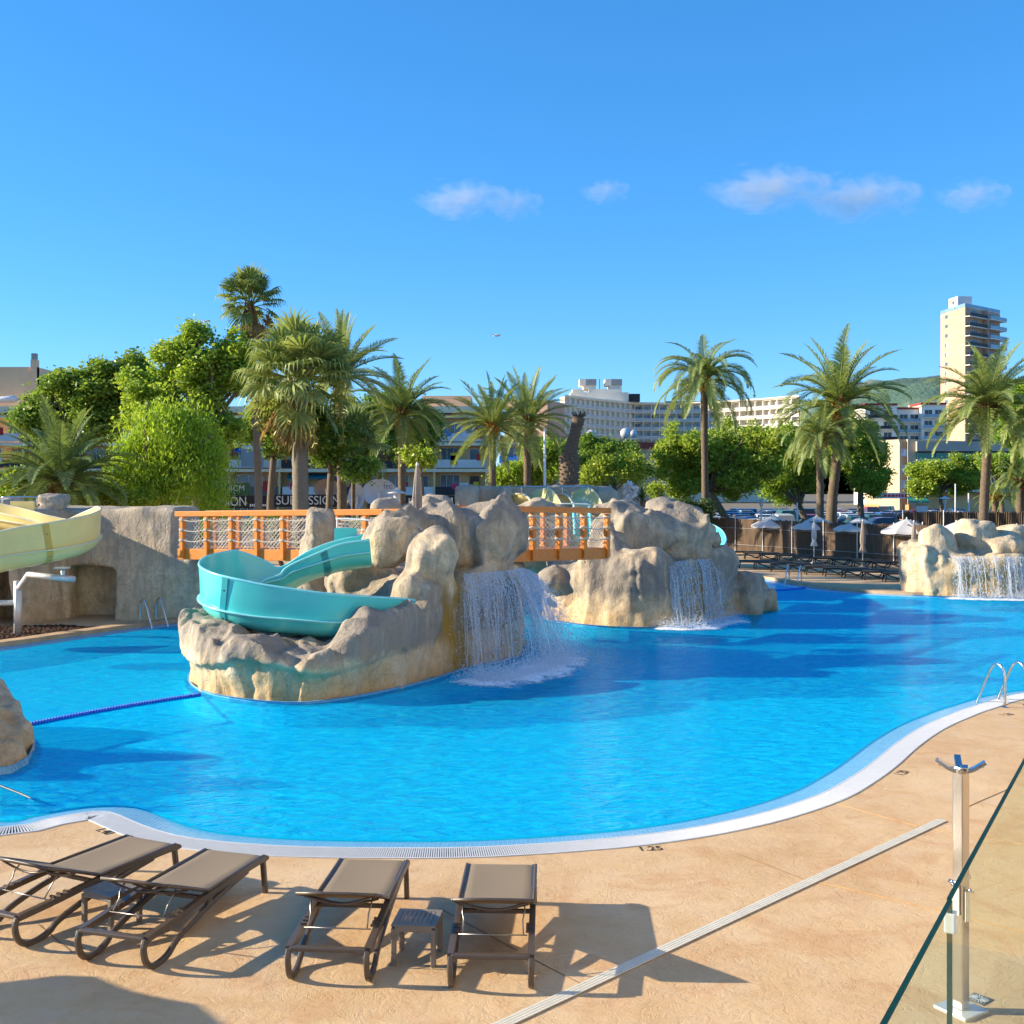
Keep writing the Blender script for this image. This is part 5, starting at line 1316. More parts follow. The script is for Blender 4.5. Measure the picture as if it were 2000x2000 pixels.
for (cn, kd, rown), lst in names.items():
    for j, (px, d, rz) in enumerate(lst):
        nm = 'van' if kd == 'van' else 'car'
        lab = f'{cn} parked {nm} in the {rown} car row' if len(lst) == 1 else f'{cn} parked {nm}, {ords[j]} of its colour in the {rown} car row'
        loc = V((px-1000)/FOC*d, d, 0)
        src = cars[kd]
        if kd not in used: used.add(kd); o = src; o.location = loc; o.rotation_euler = (0,0,rz); tag(o, lab, nm, 'cars in the car park')
        else: o = copy_tree(src, None, loc, rz, lab, 'cars in the car park')
        o['category'] = nm
        note_k = [ch for ch in bpy.data.objects if ch.parent == o and ch.name.startswith('body')]
        for ch in note_k: ch.color = (*CN[cn], 1)

# lamps, poles, signboard
def lamp(px, d, h, label, head=True):
    root = thing('street_lamp', label, 'lamp', V((px-1000)/FOC*d, d, 0), 0, 'white lamp posts'); c = root.location.copy()
    MB().tube([c, c+V(0,0,h*.5), c+V(0,0,h)], [.09,.07,.06], 8).build('pole', MATS['lamp_white'], root, True)
    if head:
        MB().lathe([(.07,0),(.13,.06),(.15,.3),(.1,.38)], c+V(0,0,h-.1), 12).build('lantern', MATS['lamp_white'], root, True); MB().lathe([(.42,.0),(.4,.03),(.2,.1),(.03,.2)], c+V(0,0,h+.28), 16).build('hood', MATS['lamp_white'], root, True)
    return root
lamp(1487, 85, 2.7, 'white hooded lamp post between the car park trees, left one'); lamp(1845, 84, 2.9, 'white hooded lamp post beside the white signboard, right one')
lamp(1557, 84, 2.9, 'plain white post behind the second parasol', False); lamp(1892, 86, 3.6, 'plain white post left of the right palm trunk', False); lamp(1866, 100, 4.4, 'tall thin pale pole among the right-hand cars', False)
lamp(1064, 58, 7.0, 'tall thin grey pole left of the cut palm stump', False); lamp(775, 48, 3.4, 'small white lantern post behind the left bridge rocks')
c = V((16-1000)/FOC*75, 75, 0); r_ = thing('street_lamp', 'long flat white street lamp head at the left photo edge', 'lamp', c)
MB().tube([c + V(-4,0,0), c + V(-4,0,9.2), c + V(-3,0,9.7), c + V(-.8,0,9.8)], .07, 8).build('pole', MATS['lamp_white'], r_, True)
MB().tube([c + V(-.9,0,9.8), c + V(-.5,0,9.85), c + V(.3,0,9.9), c + V(.6,0,9.85)], [.1,.2,.24,.12], 10).build('lamp_head', MATS['lamp_white'], r_, True)
c = V((1801-1000)/FOC*88, 88, 0); r_ = thing('signboard', 'blank white upright signboard above the reed fence', 'sign', c)
MB().box(c + V(0,0,2.0), (.78,.12,1.1)).build('panel', MATS['white_paint'], r_); MB().box(c + V(0,.0,2.0), (.86,.1,1.18)).build('frame', MATS['galvanised'], r_); MB().box(c + V(.02,0,1.2), (.36,.1,.34)).build('blue_base', MATS['cloth_blue'], r_); MB().box(c + V(0,.02,.6), (.12,.1,1.2)).build('post', MATS['galvanised'], r_)
# bark mulch bed below the yellow slide
mp = [G(-40,1252), G(0,1249), G(80,1244), G(150,1237), G(228,1228), G(120,1222), G(-40,1225)]
struct('mulch_bed', MB().prism([(p.x,p.y) for p in mp], -.01, .02), MATS['mulch'])
nchip = 900; cc_ = np.zeros((nchip,3))
for i in range(nchip):
    while True:
        x, y = rng.uniform(-15,-10.6), rng.uniform(28.2,31.6)
        if sd_poly(np.array([x]), np.array([y]), [(p.x,p.y) for p in mp])[0] < -.04: break
    cc_[i] = (x, y, .03)
o = obj('bark_chips', octs_mesh('bark_chips', cc_, .02 + .03*rng.random(nchip), 'mulch', np.stack([.6+rng.random(nchip), .6+rng.random(nchip), .5+.3*rng.random(nchip)], 1))); tag(o, 'dark brown bark chips under the yellow slide', 'mulch', None, 'stuff')
# ------------------------------------------------------------------ palms
def frond_mesh(L, elev, droop, ll, nst, seed, mat, wid=.05, vee=.5, hang=.35):
    """feather frond leaving the crown along +X at elevation elev (deg), bending down by droop (deg)"""
    r = random.Random(seed); n = 16; pts = [Vector((0,0,0))]; tang = []; twist = r.uniform(-.25,.25); sidew = r.uniform(-.12,.12)
    for i in range(n):
        a = R(elev - droop*((i+.5)/n)**1.35); tang.append(Vector((math.cos(a), sidew*(i/n), math.sin(a))).normalized()); pts.append(pts[-1] + tang[-1]*L/n)
    mb = MB(); mb.tube(pts[:-1], [.035*L/3*(1-i/(n+2))+.004 for i in range(n)], 4, False)
    for k in range(nst):
        s = .12 + .88*(k+.5)/nst; u = s*n; i = min(int(u), n-1); p = pts[i].lerp(pts[i+1], u-i); t = tang[i]; sd = t.cross(Vector((0,0,1))).normalized(); up = sd.cross(t)
        ln = ll*(math.sin(math.pi*min(1, (s-.02)*.92+.1))**.6)*(1-.35*s)*r.uniform(.8,1.1)
        for q in (-1, 1):
            fw = .55 + .5*s + r.uniform(-.12,.12)
            d = (sd*q*math.cos(twist) + up*(vee*r.uniform(.5,1.1)+q*math.sin(twist)) + t*fw).normalized(); w = t.cross(d).cross(d).normalized()*wid*.5
            m_ = p + d*ln*.55; d2 = (d + Vector((0,0,-hang*r.uniform(.5,1.4)))).normalized(); e = m_ + d2*ln*.45
            mb.add([p - w*.7, p + w*.7, m_ + w, m_ - w, e], [(0,1,2,3),(3,2,4)])
    return mb.mesh('frond', MATS[mat])
FR = {}
def frond_set(key, L, ll, nst, mat, wid, vee, hang, droops):
    out = []
    for ci, (e, d) in enumerate(droops): out.append([frond_mesh(L, e, d, ll, nst, ci*31+v*7+len(key), mat, wid, vee, hang) for v in range(2)])
    FR[key] = out
ARCH = [(84,35),(68,55),(52,75),(36,85),(18,85),(0,75),(-22,55),(-48,30)]
frond_set('green', 3.0, .64, 58, 'frond_green', .034, .45, .4, ARCH); frond_set('dark', 3.0, .64, 58, 'frond_dark', .034, .45, .4, ARCH)
frond_set('stiff', 3.0, .62, 58, 'frond_green', .034, .5, .3, [(82,15),(66,28),(50,40),(34,48),(16,55),(-4,55),(-25,45),(-50,25)])
frond_set('weep', 3.0, .62, 58, 'frond_green', .034, .4, .55, [(80,75),(66,105),(52,120),(38,125),(20,115),(0,95),(-22,65),(-48,35)])
def trunk_mesh(pts, radii, n=12, ring=.05, seed=1):
    r = random.Random(seed); path = spline(pts, 40); rr = []
    for i in range(40):
        u = i/39*(len(radii)-1); j = min(int(u), len(radii)-2); rr.append(lerp(radii[j], radii[j+1], u-j)*(1 + ring*(1 if i % 2 else -1) + r.uniform(-.03,.03)))
    return MB().tube(path, rr, n)
def date_palm(label, px, cy_, d, key='green', scale=1.0, nf=46, lean=0.0, rad=.22, low=.0, boots='boot_brown', tmat='trunk_palm', dead=0, cls=None, fruit=None, z0=0.0, group='date palms'):
    top = P(px, cy_, d); base = V(top.x + lean, d, z0); root = thing('date_palm', label, 'palm', base, 0, group)
    h = top.z - z0
    pts = [base, base.lerp(top, .35) + V(lean*.12,0,0), base.lerp(top, .7) + V(-lean*.05,0,0), top]
    trunk_mesh(pts, [rad*1.15, rad*.95, rad*.9, rad], 12, .05, int(px)).build('trunk', MATS[tmat], root, True)
    mb = MB(); r = random.Random(int(px))
    for k in range(40):
        a = k*2.4; zz = top.z - .55*scale + .9*scale*k/40; u = V(math.cos(a), math.sin(a), 0); q = V(top.x, top.y, zz)
        mb.tube([q + u*rad*.6, q + u*rad*1.25 + V(0,0,.12*scale), q + u*(rad*1.5 + .1) + V(0,0,.35*scale)], [.08*scale,.07*scale,.03*scale], 5)
    b_ = mb.build('leaf_bases', MATS[boots], root); b_['kind'] = 'stuff'
    F = FR[key]; weights = cls or [4,6,8,8,8,6,4,2]; tot = sum(weights); k = 0
    for ci, w in enumerate(weights):
        m = max(0, round(nf*w/tot))
        for q in range(m):
            o = obj('frond', F[ci][q % 2], root); a = k*2.39996 + r.uniform(-.25,.25); s_ = scale*r.uniform(.88,1.1)
            o.location = (top.x-base.x + math.cos(a)*rad*.5, top.y-base.y + math.sin(a)*rad*.5, h + .1*scale + r.uniform(-.15,.2)*scale); o.rotation_euler = (r.uniform(-.12,.12), r.uniform(-.1,.1), a); o.scale = (s_, s_, s_); k += 1
    if fruit:
        mb = MB()
        for q in range(14):
            a = q*2.4; u = V(math.cos(a), math.sin(a), 0); mb.tube([top, top + u*.25*scale + V(0,0,.5*scale), top + u*.5*scale + V(0,0,.75*scale)], .035*scale, 5)
        f_ = mb.build('flower_stalks', MATS[fruit], root); f_['kind'] = 'stuff'
    return root
date_palm('date palm just right of the big fan palm, fronds spread against the sky', 665, 738, 50, 'stiff', 1.02, 44, .1, .23)
date_palm('date palm with arched fronds left of the furled taupe parasol', 785, 815, 55, 'dark', 1.0, 46, .0, .2, boots='boot_brown')
date_palm('slim date palm with orange leaf bases before the apartment block corner', 962, 838, 60, 'stiff', .95, 46, 0, .2, boots='boot_orange')
date_palm('pale feathery date palm left of the cut palm stump', 1030, 828, 66, 'stiff', 1.1, 46, 0, .24)
date_palm('tall date palm with weeping fronds in front of the hotel', 1375, 745, 75, 'weep', 1.36, 48, .1, .25, boots='boot_orange', fruit='boot_orange')
date_palm('largest date palm with leaning trunk, right of the car park lamp', 1640, 800, 70, 'green', 1.6, 46, -.6, .34, boots='boot_orange', cls=[5,7,8,8,8,7,4,2])
date_palm('smaller date palm tucked under the largest palm', 1602, 862, 67, 'weep', .95, 40, 0, .24, boots='boot_orange', fruit='fruit_strands')
date_palm('date palm with curved trunk before the tall tower', 1930, 800, 62, 'green', 1.28, 56, -.3, .27)
date_palm('date palm mostly cut by the right photo edge', 2056, 850, 60, 'weep', 1.2, 44, 0, .25)
date_palm('low date palm with dark fronds left of the pepper tree', 120, 950, 39, 'dark', .98, 56, 0, .3, boots='boot_brown', cls=[5,7,8,8,8,7,5,2], z0=1.5)
date_palm('short date palm at the right edge above the light reed fence', 1992, 945, 78, 'weep', .85, 36, 0, .3)
date_palm('tiny date palm with orange stalks beside the right fence', 1944, 972, 80, 'stiff', .5, 26, 0, .25, boots='boot_orange', fruit='boot_orange')

def fan_mesh(L, rad, elev, droop, seed, mat, nseg=24):
    r = random.Random(seed); a = R(elev); t = Vector((math.cos(a), 0, math.sin(a))); pts = [Vector((0,0,0)), t*L*.5 + V(0,0,.03), t*L + V(0,0,-.05*droop)]
    mb = MB(); mb.tube(pts, [.03,.025,.015], 4, False); c = pts[-1]; a2 = R(elev - 15*droop); fw = Vector((math.cos(a2), 0, math.sin(a2))); sd = V(0,1,0); up = sd.cross(fw)*-1
    for k in range(nseg):
        an = R(-128 + 256*k/(nseg-1)) + r.uniform(-.03,.03); d = fw*math.cos(an) + sd*math.sin(an); ln = rad*(.8 + .2*math.cos(an))*r.uniform(.88,1.06); w = (fw*-math.sin(an) + sd*math.cos(an))*.048*rad
        m_ = c + d*ln*.5 + up*.05; m2 = m_ + (d + V(0,0,-.35*droop))*ln*.28; e = m2 + (d*.35 + V(0,0,-1.0*droop)).normalized()*ln*.34; fold = up*.03*(1 if k % 2 else -1)
        mb.add([c, m_ - w + fold, m_ + w - fold, m2 - w*.6, m2 + w*.6, e], [(0,1,2),(1,3,4,2),(3,5,4)])
    return mb.mesh('fan_leaf', MATS[mat])
FAN = {m: [[fan_mesh(1.05, .95, e, dr, i*13+v, m) for v in range(2)] for i, (e, dr) in enumerate(((80,.2),(60,.4),(38,.6),(15,.9),(-15,1.1),(-45,1.0),(-72,.6)))] for m in ('frond_green','frond_dark','frond_dead')}
def fan_palm(label, px, cy_, d, scale, trunk_r, weights, dead, mats=('frond_green',), tmat='trunk_grey', strands=0, skirt=0, lean=0):
    top = P(px, cy_, d); base = V(top.x+lean, d, 0); root = thing('fan_palm', label, 'palm', base, 0, 'fan palms'); r = random.Random(int(px)+1); h = top.z
    trunk_mesh([base, base.lerp(top,.4)+V(lean*.2,0,0), base.lerp(top,.8), top], [trunk_r*1.15, trunk_r, trunk_r*.95, trunk_r*.8], 14, .025, 5).build('trunk', MATS[tmat], root, True)
    k = 0
    def put(m, ci, zoff, sc_):
        nonlocal k
        a = k*2.39996 + r.uniform(-.3,.3); k += 1
        o = obj('fan_leaf', FAN[m][ci][k % 2], root); s_ = sc_*r.uniform(.88,1.1); o.scale = (s_,s_,s_); o.rotation_euler = (r.uniform(-.35,.35), r.uniform(-.1,.1), a)
        o.location = (top.x-base.x + math.cos(a)*trunk_r*.6, math.sin(a)*trunk_r*.6, h + zoff)
    for ci, w in enumerate(weights):
        for q in range(w): put(r.choice(mats), ci, r.uniform(-.25,.3)*scale - .1*ci*scale*.5, scale)
    for q in range(dead): put('frond_dead', 5 + (q % 2), -.3*scale - r.random()*.7*scale, scale*.9)
    if strands:
        for q in range(strands):
            a = q*2.4 + .4; u = V(math.cos(a), math.sin(a), 0); mb = MB(); st = top + u*trunk_r + V(0,0,-.1); e = top + u*(1.0*scale + r.random()*.5) + V(0,0,.1*scale)
            p = spline([st, e, e + u*.2 + V(0,0,-.8*scale), e + u*.25 + V(0,0,-(1.5+r.random()*.7)*scale)], 14); mb.tube(p, .018, 4)
            for i in range(6, 14):
                for z in range(7): dd = V(r.uniform(-1,1), r.uniform(-1,1), r.uniform(-1.2,.1)).normalized()*r.uniform(.08,.22)*scale; mb.tube([p[i], p[i] + dd], .022*scale, 3)
            mb.build('fruit_cluster', MATS['fruit_strands'], root)
    if skirt:
        mb = MB()
        for q in range(skirt):
            a = r.random()*6.28; u = V(math.cos(a), math.sin(a), 0); z = -r.random()*1.6*scale; st = top + u*trunk_r*1.1 + V(0,0,z); mb.tube([st, st + u*r.uniform(.05,.3)*scale + V(0,0,-r.uniform(.5,1.1)*scale)], [.05*scale,.02*scale], 3)
        s_ = mb.build('dead_skirt', MATS['frond_dead'], root); s_['kind'] = 'stuff'
    return root
fan_palm('tall thin fan palm with brown skirt, highest of the left trees', 487, 588, 62, 1.02, .2, [7,9,9,7,4,2,0], 9, ('frond_dark','frond_green'), 'trunk_grey', 0, 130, .55)
fan_palm('big fan palm with thick pale trunk and hanging yellow fruit', 585, 738, 45, 1.3, .33, [11,13,13,11,7,3,1], 5, ('frond_green',), 'trunk_grey', 9, 60, .05)
fan_palm('slender young palm with upright stalks beside the white dish sign', 690, 880, 47, .9, .09, [6,8,6,4,3,1,0], 0, ('frond_dark',), 'trunk_palm')
# cut palm stump
c = V((1110-1000)/FOC*62, 62, 0); r_ = thing('palm_stump', 'leaning cut-off palm trunk without a crown', 'palm', c)
trunk_mesh([c, P(1110,945,62), P(1113,890,62), P(1122,850,62), P(1131,815,62)], [.42,.45,.5,.36,.3,.36], 14, .05, 3).build('trunk', MATS['trunk_palm'], r_, True)
mb = MB()
for k in range(90):
    a = k*2.4; z = lerp(950, 890, k/90); q = P(1112, z, 62); u = V(math.cos(a), math.sin(a), 0); mb.tube([q + u*.36, q + u*.6 + V(0,0,.08)], [.11,.03], 4)
b_ = mb.build('leaf_bases', MATS['trunk_grey'], r_); b_['kind'] = 'stuff'
mb = MB()
for k in range(26):
    a = k*2.4; q = P(1131,816,62); u = V(math.cos(a), math.sin(a), 0); mb.tube([q + u*.1, q + u*.4 + V(0,0,.15 + .1*(k % 3))], [.06,.02], 4)
mb.build('frayed_top', MATS['trunk_palm'], r_)['kind'] = 'stuff'

# ------------------------------------------------------------------ broad-leaved trees
def leaf_cloud(blobs, n, size, seed, elong=1.6, hang=0.0, clump=.5):
    """leaf-sized kites gathered in clumps over the surface of lumpy ellipsoids; blobs = (centre, rx, ry, rz)"""
    g = np.random.default_rng(seed); vol = np.array([b[1]*b[3] for b in blobs]); pick = g.choice(len(blobs), int(n)//22 + 1, p=vol/vol.sum()); C = []
    for b in pick:
        c, rx, ry, rz = blobs[b]; d = g.normal(size=3); d /= np.linalg.norm(d); rr = (.45 + .6*g.random()**.5)*(1 + .18*math.sin(5*d[0]+seed) + .12*math.sin(9*d[2]+3*d[1]))
        C.append(np.array(c) + d*np.array((rx,ry,rz))*rr)
    C = np.array(C); fq = .55/clump; gap = vnoise(C[:,0]*fq, C[:,1]*fq, C[:,2]*fq, seed) + .5*vnoise(C[:,0]*fq*2.3, C[:,1]*fq*2.3, C[:,2]*fq*2.3, seed+3); C = C[gap > -.36]
    C = np.repeat(C, 28, 0); n = len(C); C = C + g.normal(size=(n,3))*clump*np.array((1,1,.7))*.8
    if hang > 1: t_ = g.random(n); C = C + np.stack([.12*g.normal(size=n)*t_, .12*g.normal(size=n)*t_, -t_*(.5 + .5*np.repeat(g.random(n//28+1), 28)[:n])*1.1], 1)
    ax = g.normal(size=(n,3)); ax[:,2] = ax[:,2]*.6 - hang; ax /= np.linalg.norm(ax, axis=1)[:,None]
    sd = np.cross(ax, g.normal(size=(n,3))); sd /= np.linalg.norm(sd, axis=1)[:,None]; s = size*(.6 + .8*g.random(n))[:,None]
    nn = np.cross(ax, sd)*s*.12
    v = np.stack([C - ax*s*elong*.5, C + sd*s*.5 + nn, C + ax*s*elong*.5, C - sd*s*.5 + nn], 1).reshape(-1,3); f = np.arange(n*4).reshape(n,4)
    return v, f
def tree(label, base, blobs_px, d, n, size, mat, seed, trunk=None, elong=1.6, hang=0., clump=.5, dep=.8, name='broadleaf_tree', cat='tree', bark='bark', group=None, fac=3.6, lf=.5):
    """blobs_px = (px, py, half width px, half height px[, distance offset])"""
    bl = []
    for q in blobs_px:
        dd = d + (q[4] if len(q) > 4 else 0); c = P(q[0], q[1], dd); bl.append((tuple(c), q[2]*dd/FOC, q[2]*dd/FOC*dep, q[3]*dd/FOC))
    b = V((base-1000)/FOC*d, d, 0); root = thing(name, label, cat, b, 0, group); r = random.Random(seed); fine = []
    for c, rx, ry, rz in bl:
        for k in range(13):
            q = Vector((r.gauss(0,1), r.gauss(0,1), r.gauss(.15,1))).normalized()*r.uniform(.35,1.15); u = r.uniform(.18,.42)*(1 if r.random() < .85 else .6)
            fine.append(((c[0]+q.x*rx, c[1]+q.y*ry, c[2]+q.z*rz), rx*u, ry*u, rz*u))
        fine.append((c, rx*.6, ry*.6, rz*.6))
    v, f = leaf_cloud(fine, n*fac, size*lf, seed, elong, hang, clump); obj('crown', np_mesh('crown', v - np.array(b), f, MATS[mat], False), root)
    tr = trunk or .22; top = Vector(bl[0][0]); fork = b.lerp(V(top.x, top.y, max(1.2, top.z - bl[0][3]*1.2)), .9) if top.z > 2 else b + V(0,0,.5)
    MB().tube(spline([b, b.lerp(fork,.5) + V(r.uniform(-.2,.2),0,0), fork], 10), [tr*1.3 - .04*tr*i for i in range(10)], 8).build('trunk', MATS[bark], root, True)
    for c, rx, ry, rz in bl:
        for k in range(3):
            e = Vector(c) + V(r.uniform(-.7,.7)*rx, r.uniform(-.7,.7)*ry, r.uniform(-.4,.6)*rz); m_ = fork.lerp(e, .5) + V(r.uniform(-.3,.3), r.uniform(-.3,.3), r.uniform(.0,.4))
            MB().tube(spline([fork, m_, e], 9), [tr*.55*(1-i/11) for i in range(9)], 6).build('limb', MATS[bark], root, True)
    return root
tree('large dark leafy tree behind the pepper tree at the left', 380, [(400,745,62,60),(445,690,38,42),(350,700,42,36),(300,790,70,60),(420,840,60,60),(470,740,40,40),(380,655,26,22)], 58, 15000, .26, 'leaf_mid', 11, .3, clump=.3)
tree('wide dark tree crown in front of the left apartment block', 160, [(130,765,70,45),(215,760,60,45),(80,820,60,50),(190,830,80,50),(265,740,45,40)], 62, 13000, .27, 'leaf_dark', 12, .3, clump=.32)
tree('bright green weeping pepper tree beside the left bridge', 330, [(320,860,80,60),(370,865,55,70),(265,885,45,50),(330,935,90,50),(410,930,35,50),(315,805,38,36),(375,810,30,34),(240,930,38,42),(400,870,30,40)], 41, 26000, .085, 'leaf_pepper', 13, .25, 4.6, 1.6, .34, fac=1.35, lf=.5)
tree('dark tree between the fan palm and the furled parasol', 640, [(745,815,60,60),(830,830,40,45),(700,860,50,45),(800,870,55,40)], 82, 11000, .25, 'leaf_dark', 14, .2, clump=.32)
tree('small multi-stemmed tree with bare stems left of the white dish', 655, [(645,865,34,30),(705,915,24,14),(612,835,32,36)], 46, 4500, .2, 'leaf_dark', 15, .14, clump=.3)
tree('sparse dark tree behind the tall thin fan palm', 530, [(535,800,45,60),(560,860,40,50),(500,840,40,50)], 68, 6000, .25, 'leaf_dark', 16, .2, clump=.3)
tree('sprig of bright leaves before the apartment balconies', 830, [(822,892,26,15)], 52, 1200, .2, 'leaf_yellow', 17, .08, clump=.25, name='shrub', cat='shrub')
tree('rounded green shrub mass left of the cut palm stump', 1030, [(1075,900,40,42),(1040,925,40,30),(990,925,22,25)], 72, 6500, .22, 'leaf_mid', 18, .15, clump=.35, name='shrub', cat='shrub')
tree('dark green tree right of the cut palm stump', 1180, [(1180,880,55,28),(1215,900,45,35),(1160,905,40,32)], 84, 8000, .26, 'leaf_dark', 19, .2, clump=.3)
tree('yellow-green bush behind the far slide platform', 1190, [(1190,928,42,26),(1225,918,32,30),(1160,932,30,20)], 64, 6500, .2, 'leaf_yellow', 20, .12, clump=.3, name='shrub', cat='shrub')
tree('broad yellow-green tree behind the weeping date palm', 1440, [(1380,890,85,50),(1310,905,50,50),(1450,880,70,60),(1420,940,80,35),(1330,950,50,30),(1500,880,45,50)], 86, 17000, .27, 'leaf_yellow', 21, .26, clump=.32)
tree('green tree with a forked trunk beside the car park lamp', 1582, [(1560,925,60,48),(1520,945,35,30),(1600,890,50,50),(1545,880,45,45)], 90, 11000, .27, 'leaf_mid', 22, .24, clump=.32)
tree('dark full tree right of the largest palm', 1690, [(1680,890,42,50),(1695,940,35,32),(1660,850,35,40),(1720,935,20,16)], 88, 11000, .26, 'leaf_mid', 23, .24, clump=.3)
tree('flat-topped tree before the cream apartments at the right', 1850, [(1835,925,50,24),(1885,915,38,26),(1800,950,28,18),(1890,940,40,22)], 105, 9000, .3, 'leaf_yellow', 24, .2, clump=.32)
tree('light green conifer at the right edge', 1990, [(1985,800,34,36),(2010,850,40,40),(1975,850,25,28),(2000,770,26,26)], 120, 9000, .28, 'leaf_pepper', 25, .25, clump=.5)
tree('low tree at the right edge under the conifer', 1960, [(1950,910,40,26),(1990,905,36,30)], 98, 5000, .28, 'leaf_mid', 26, .2, clump=.3)
tree('dark oleander bush behind the second island', 1350, [(1345,1000,40,26),(1310,1005,20,14),(1370,1015,24,20)], 70, 6000, .16, 'leaf_bush', 27, .1, clump=.25, name='shrub', cat='shrub')
tree('low greenery behind the net of the left bridge', 560, [(520,1030,55,16),(640,1035,55,16),(700,1035,40,16),(420,1030,50,16)], 46, 8000, .14, 'leaf_dark', 28, .08, clump=.22, name='shrub', cat='shrub')
tree('low leafy shrubs between the yellow slide and the low palm', 200, [(190,965,60,28),(60,960,60,30),(270,975,40,20)], 40, 7000, .13, 'leaf_mid', 29, .08, clump=.22, name='shrub', cat='shrub')
# spiky yucca with a cream flower spike
c = V((1215-1000)/FOC*58, 58, 0); r_ = thing('yucca_plant', 'dark spiky yucca with a cream flower spike behind the far platform', 'plant', c); mb = MB(); r = random.Random(3)
for hd_ in (P(1200,950,58), P(1235,962,58), P(1180,966,58), P(1255,975,58)):
    for k in range(60):
        a = r.random()*6.28; e = r.uniform(-.5,1.3); u = V(math.cos(a)*math.cos(e), math.sin(a)*math.cos(e), math.sin(e)); w = u.cross(V(0,0,1)).normalized()*.035; l = r.uniform(.7,1.1); mb.add([hd_ - w, hd_ + w, hd_ + u*l*.6 + w*.7, hd_ + u*l*.6 - w*.7, hd_ + u*l + V(0,0,-.1)], [(0,1,2,3),(3,2,4)])
mb.build('leaf_rosettes', MATS['leaf_bush'], r_)['kind'] = 'stuff'
for hx in ((1200,950),(1235,962),(1180,966),(1255,975)): MB().tube([V((hx[0]-1000)/FOC*58,58,0), P(*hx,58)], .12, 8).build('stem', MATS['bark'], r_)
fm = []
v, f = leaf_cloud([(tuple(P(1228,965,57)), .3, .3, .55)], 900, .12, 4, 1.2, 0, .1); obj('flower_spike', np_mesh('flower_spike', v - np.array(c), f, MATS['canvas'], False), r_)
# ------------------------------------------------------------------ buildings
def facade_mesh(cache={}):
    pass
def win_mesh(key, w, h, pane='window_glass', frame='frame_white', dep=.12):
    return (key, w, h, pane, frame, dep)
WM = {}
def put_window(parent, org, ux, w, h, loc, pane='window_glass', frame='frame_white', name='window', bars=1, shutter=None):
    """a framed window lying in the plane through loc; ux = unit vector along the wall, its outer side is to the right of ux"""
    key = (round(w,2), round(h,2), pane, frame, bars)
    if key not in WM:
        f = MB(); t = .08
        for x in (-w/2+t/2, w/2-t/2): f.box((x, 0, 0), (t,.1,h))
        for z in (-h/2+t/2, h/2-t/2): f.box((0, 0, z), (w-2*t,.1,t))
        for b in range(bars): f.box((-w/2 + w*(b+1)/(bars+1), .005, 0), (t*.8,.08,h-2*t))
        p = MB().box((0, .03, 0), (w-2*t+.01,.02,h-2*t+.01)); WM[key] = (f.mesh('window', MATS[frame]), p.mesh('pane', MATS[pane]))
    a = math.atan2(ux.y, ux.x); o = obj(name, WM[key][0], parent); o.location = loc - chain_loc(parent); o.rotation_euler = (0,0,a); q = obj('pane', WM[key][1], o); return o
def wall_block(root, name, a, b, depth, z0, z1, mat):
    """box whose front runs from a to b (camera sees the right-hand side of a->b looking along +Y means front faces -Y)"""
    a, b = Vector((*a,0)), Vector((*b,0)); ux = (b-a).normalized(); n = V(-ux.y, ux.x, 0)
    return MB().prism([tuple(q)[:2] for q in (a, b, b+n*depth, a+n*depth)], z0, z1).build(name, mat, root)
def at_px(px, d): return ((px-1000)/FOC*d, d)

# --- long apartment block on the left
D = 122; ab = thing('apartment_block', 'long low apartment block with balconies and laundry behind the left palms', 'building', V(*at_px(480,D),0))
x0, x1 = at_px(-60,D)[0], at_px(962,D)[0]; zs = [0.2, 3.2, 6.15, 9.0, 12.0]
wall_block(ab, 'wall', (x0, D+1.6), (x1, D+1.6), 10, 0, 12.0, MATS['stucco_tan'])
for z in zs[1:]:
    MB().bbox(x0, x1+.2, D, D+1.7, z-.35, z).build('balcony_slab', MATS['slab_beige'], ab)
MB().bbox(x0-.3, x1+.5, D-.25, D+12, 12.2, 12.9).build('roof_edge', MATS['slab_beige'], ab); MB().bbox(x0-.2, x1+.4, D-.15, D+11.9, 12.0, 12.2).build('soffit', MATS['roof_red'], ab)
MB().bbox(at_px(820,D)[0], at_px(918,D)[0], D+3, D+8, 12.9, 14.3).build('roof_house', MATS['stucco_warm'], ab)
MB().bbox(at_px(-60,D)[0], at_px(57,D)[0], D+2, D+8, 12.9, 17.4).build('roof_house', MATS['stucco_warm'], ab); MB().bbox(at_px(45,D)[0], at_px(57,D)[0], D+1.9, D+2.6, 12.9, 18.2).build('chimney', MATS['stucco_warm'], ab); MB().bbox(at_px(46,D)[0], at_px(55,D)[0], D+1.95, D+2.5, 18.2, 18.9).build('chimney_pot', MATS['concrete'], ab)
MB().bbox(at_px(57,D)[0], at_px(250,D)[0], D+4, D+9, 12.9, 15.2).build('roof_house', MATS['concrete'], ab)
rb = random.Random(5); ux = V(1,0,0); pitch = 5.6; nb = int((x1-x0)/pitch)
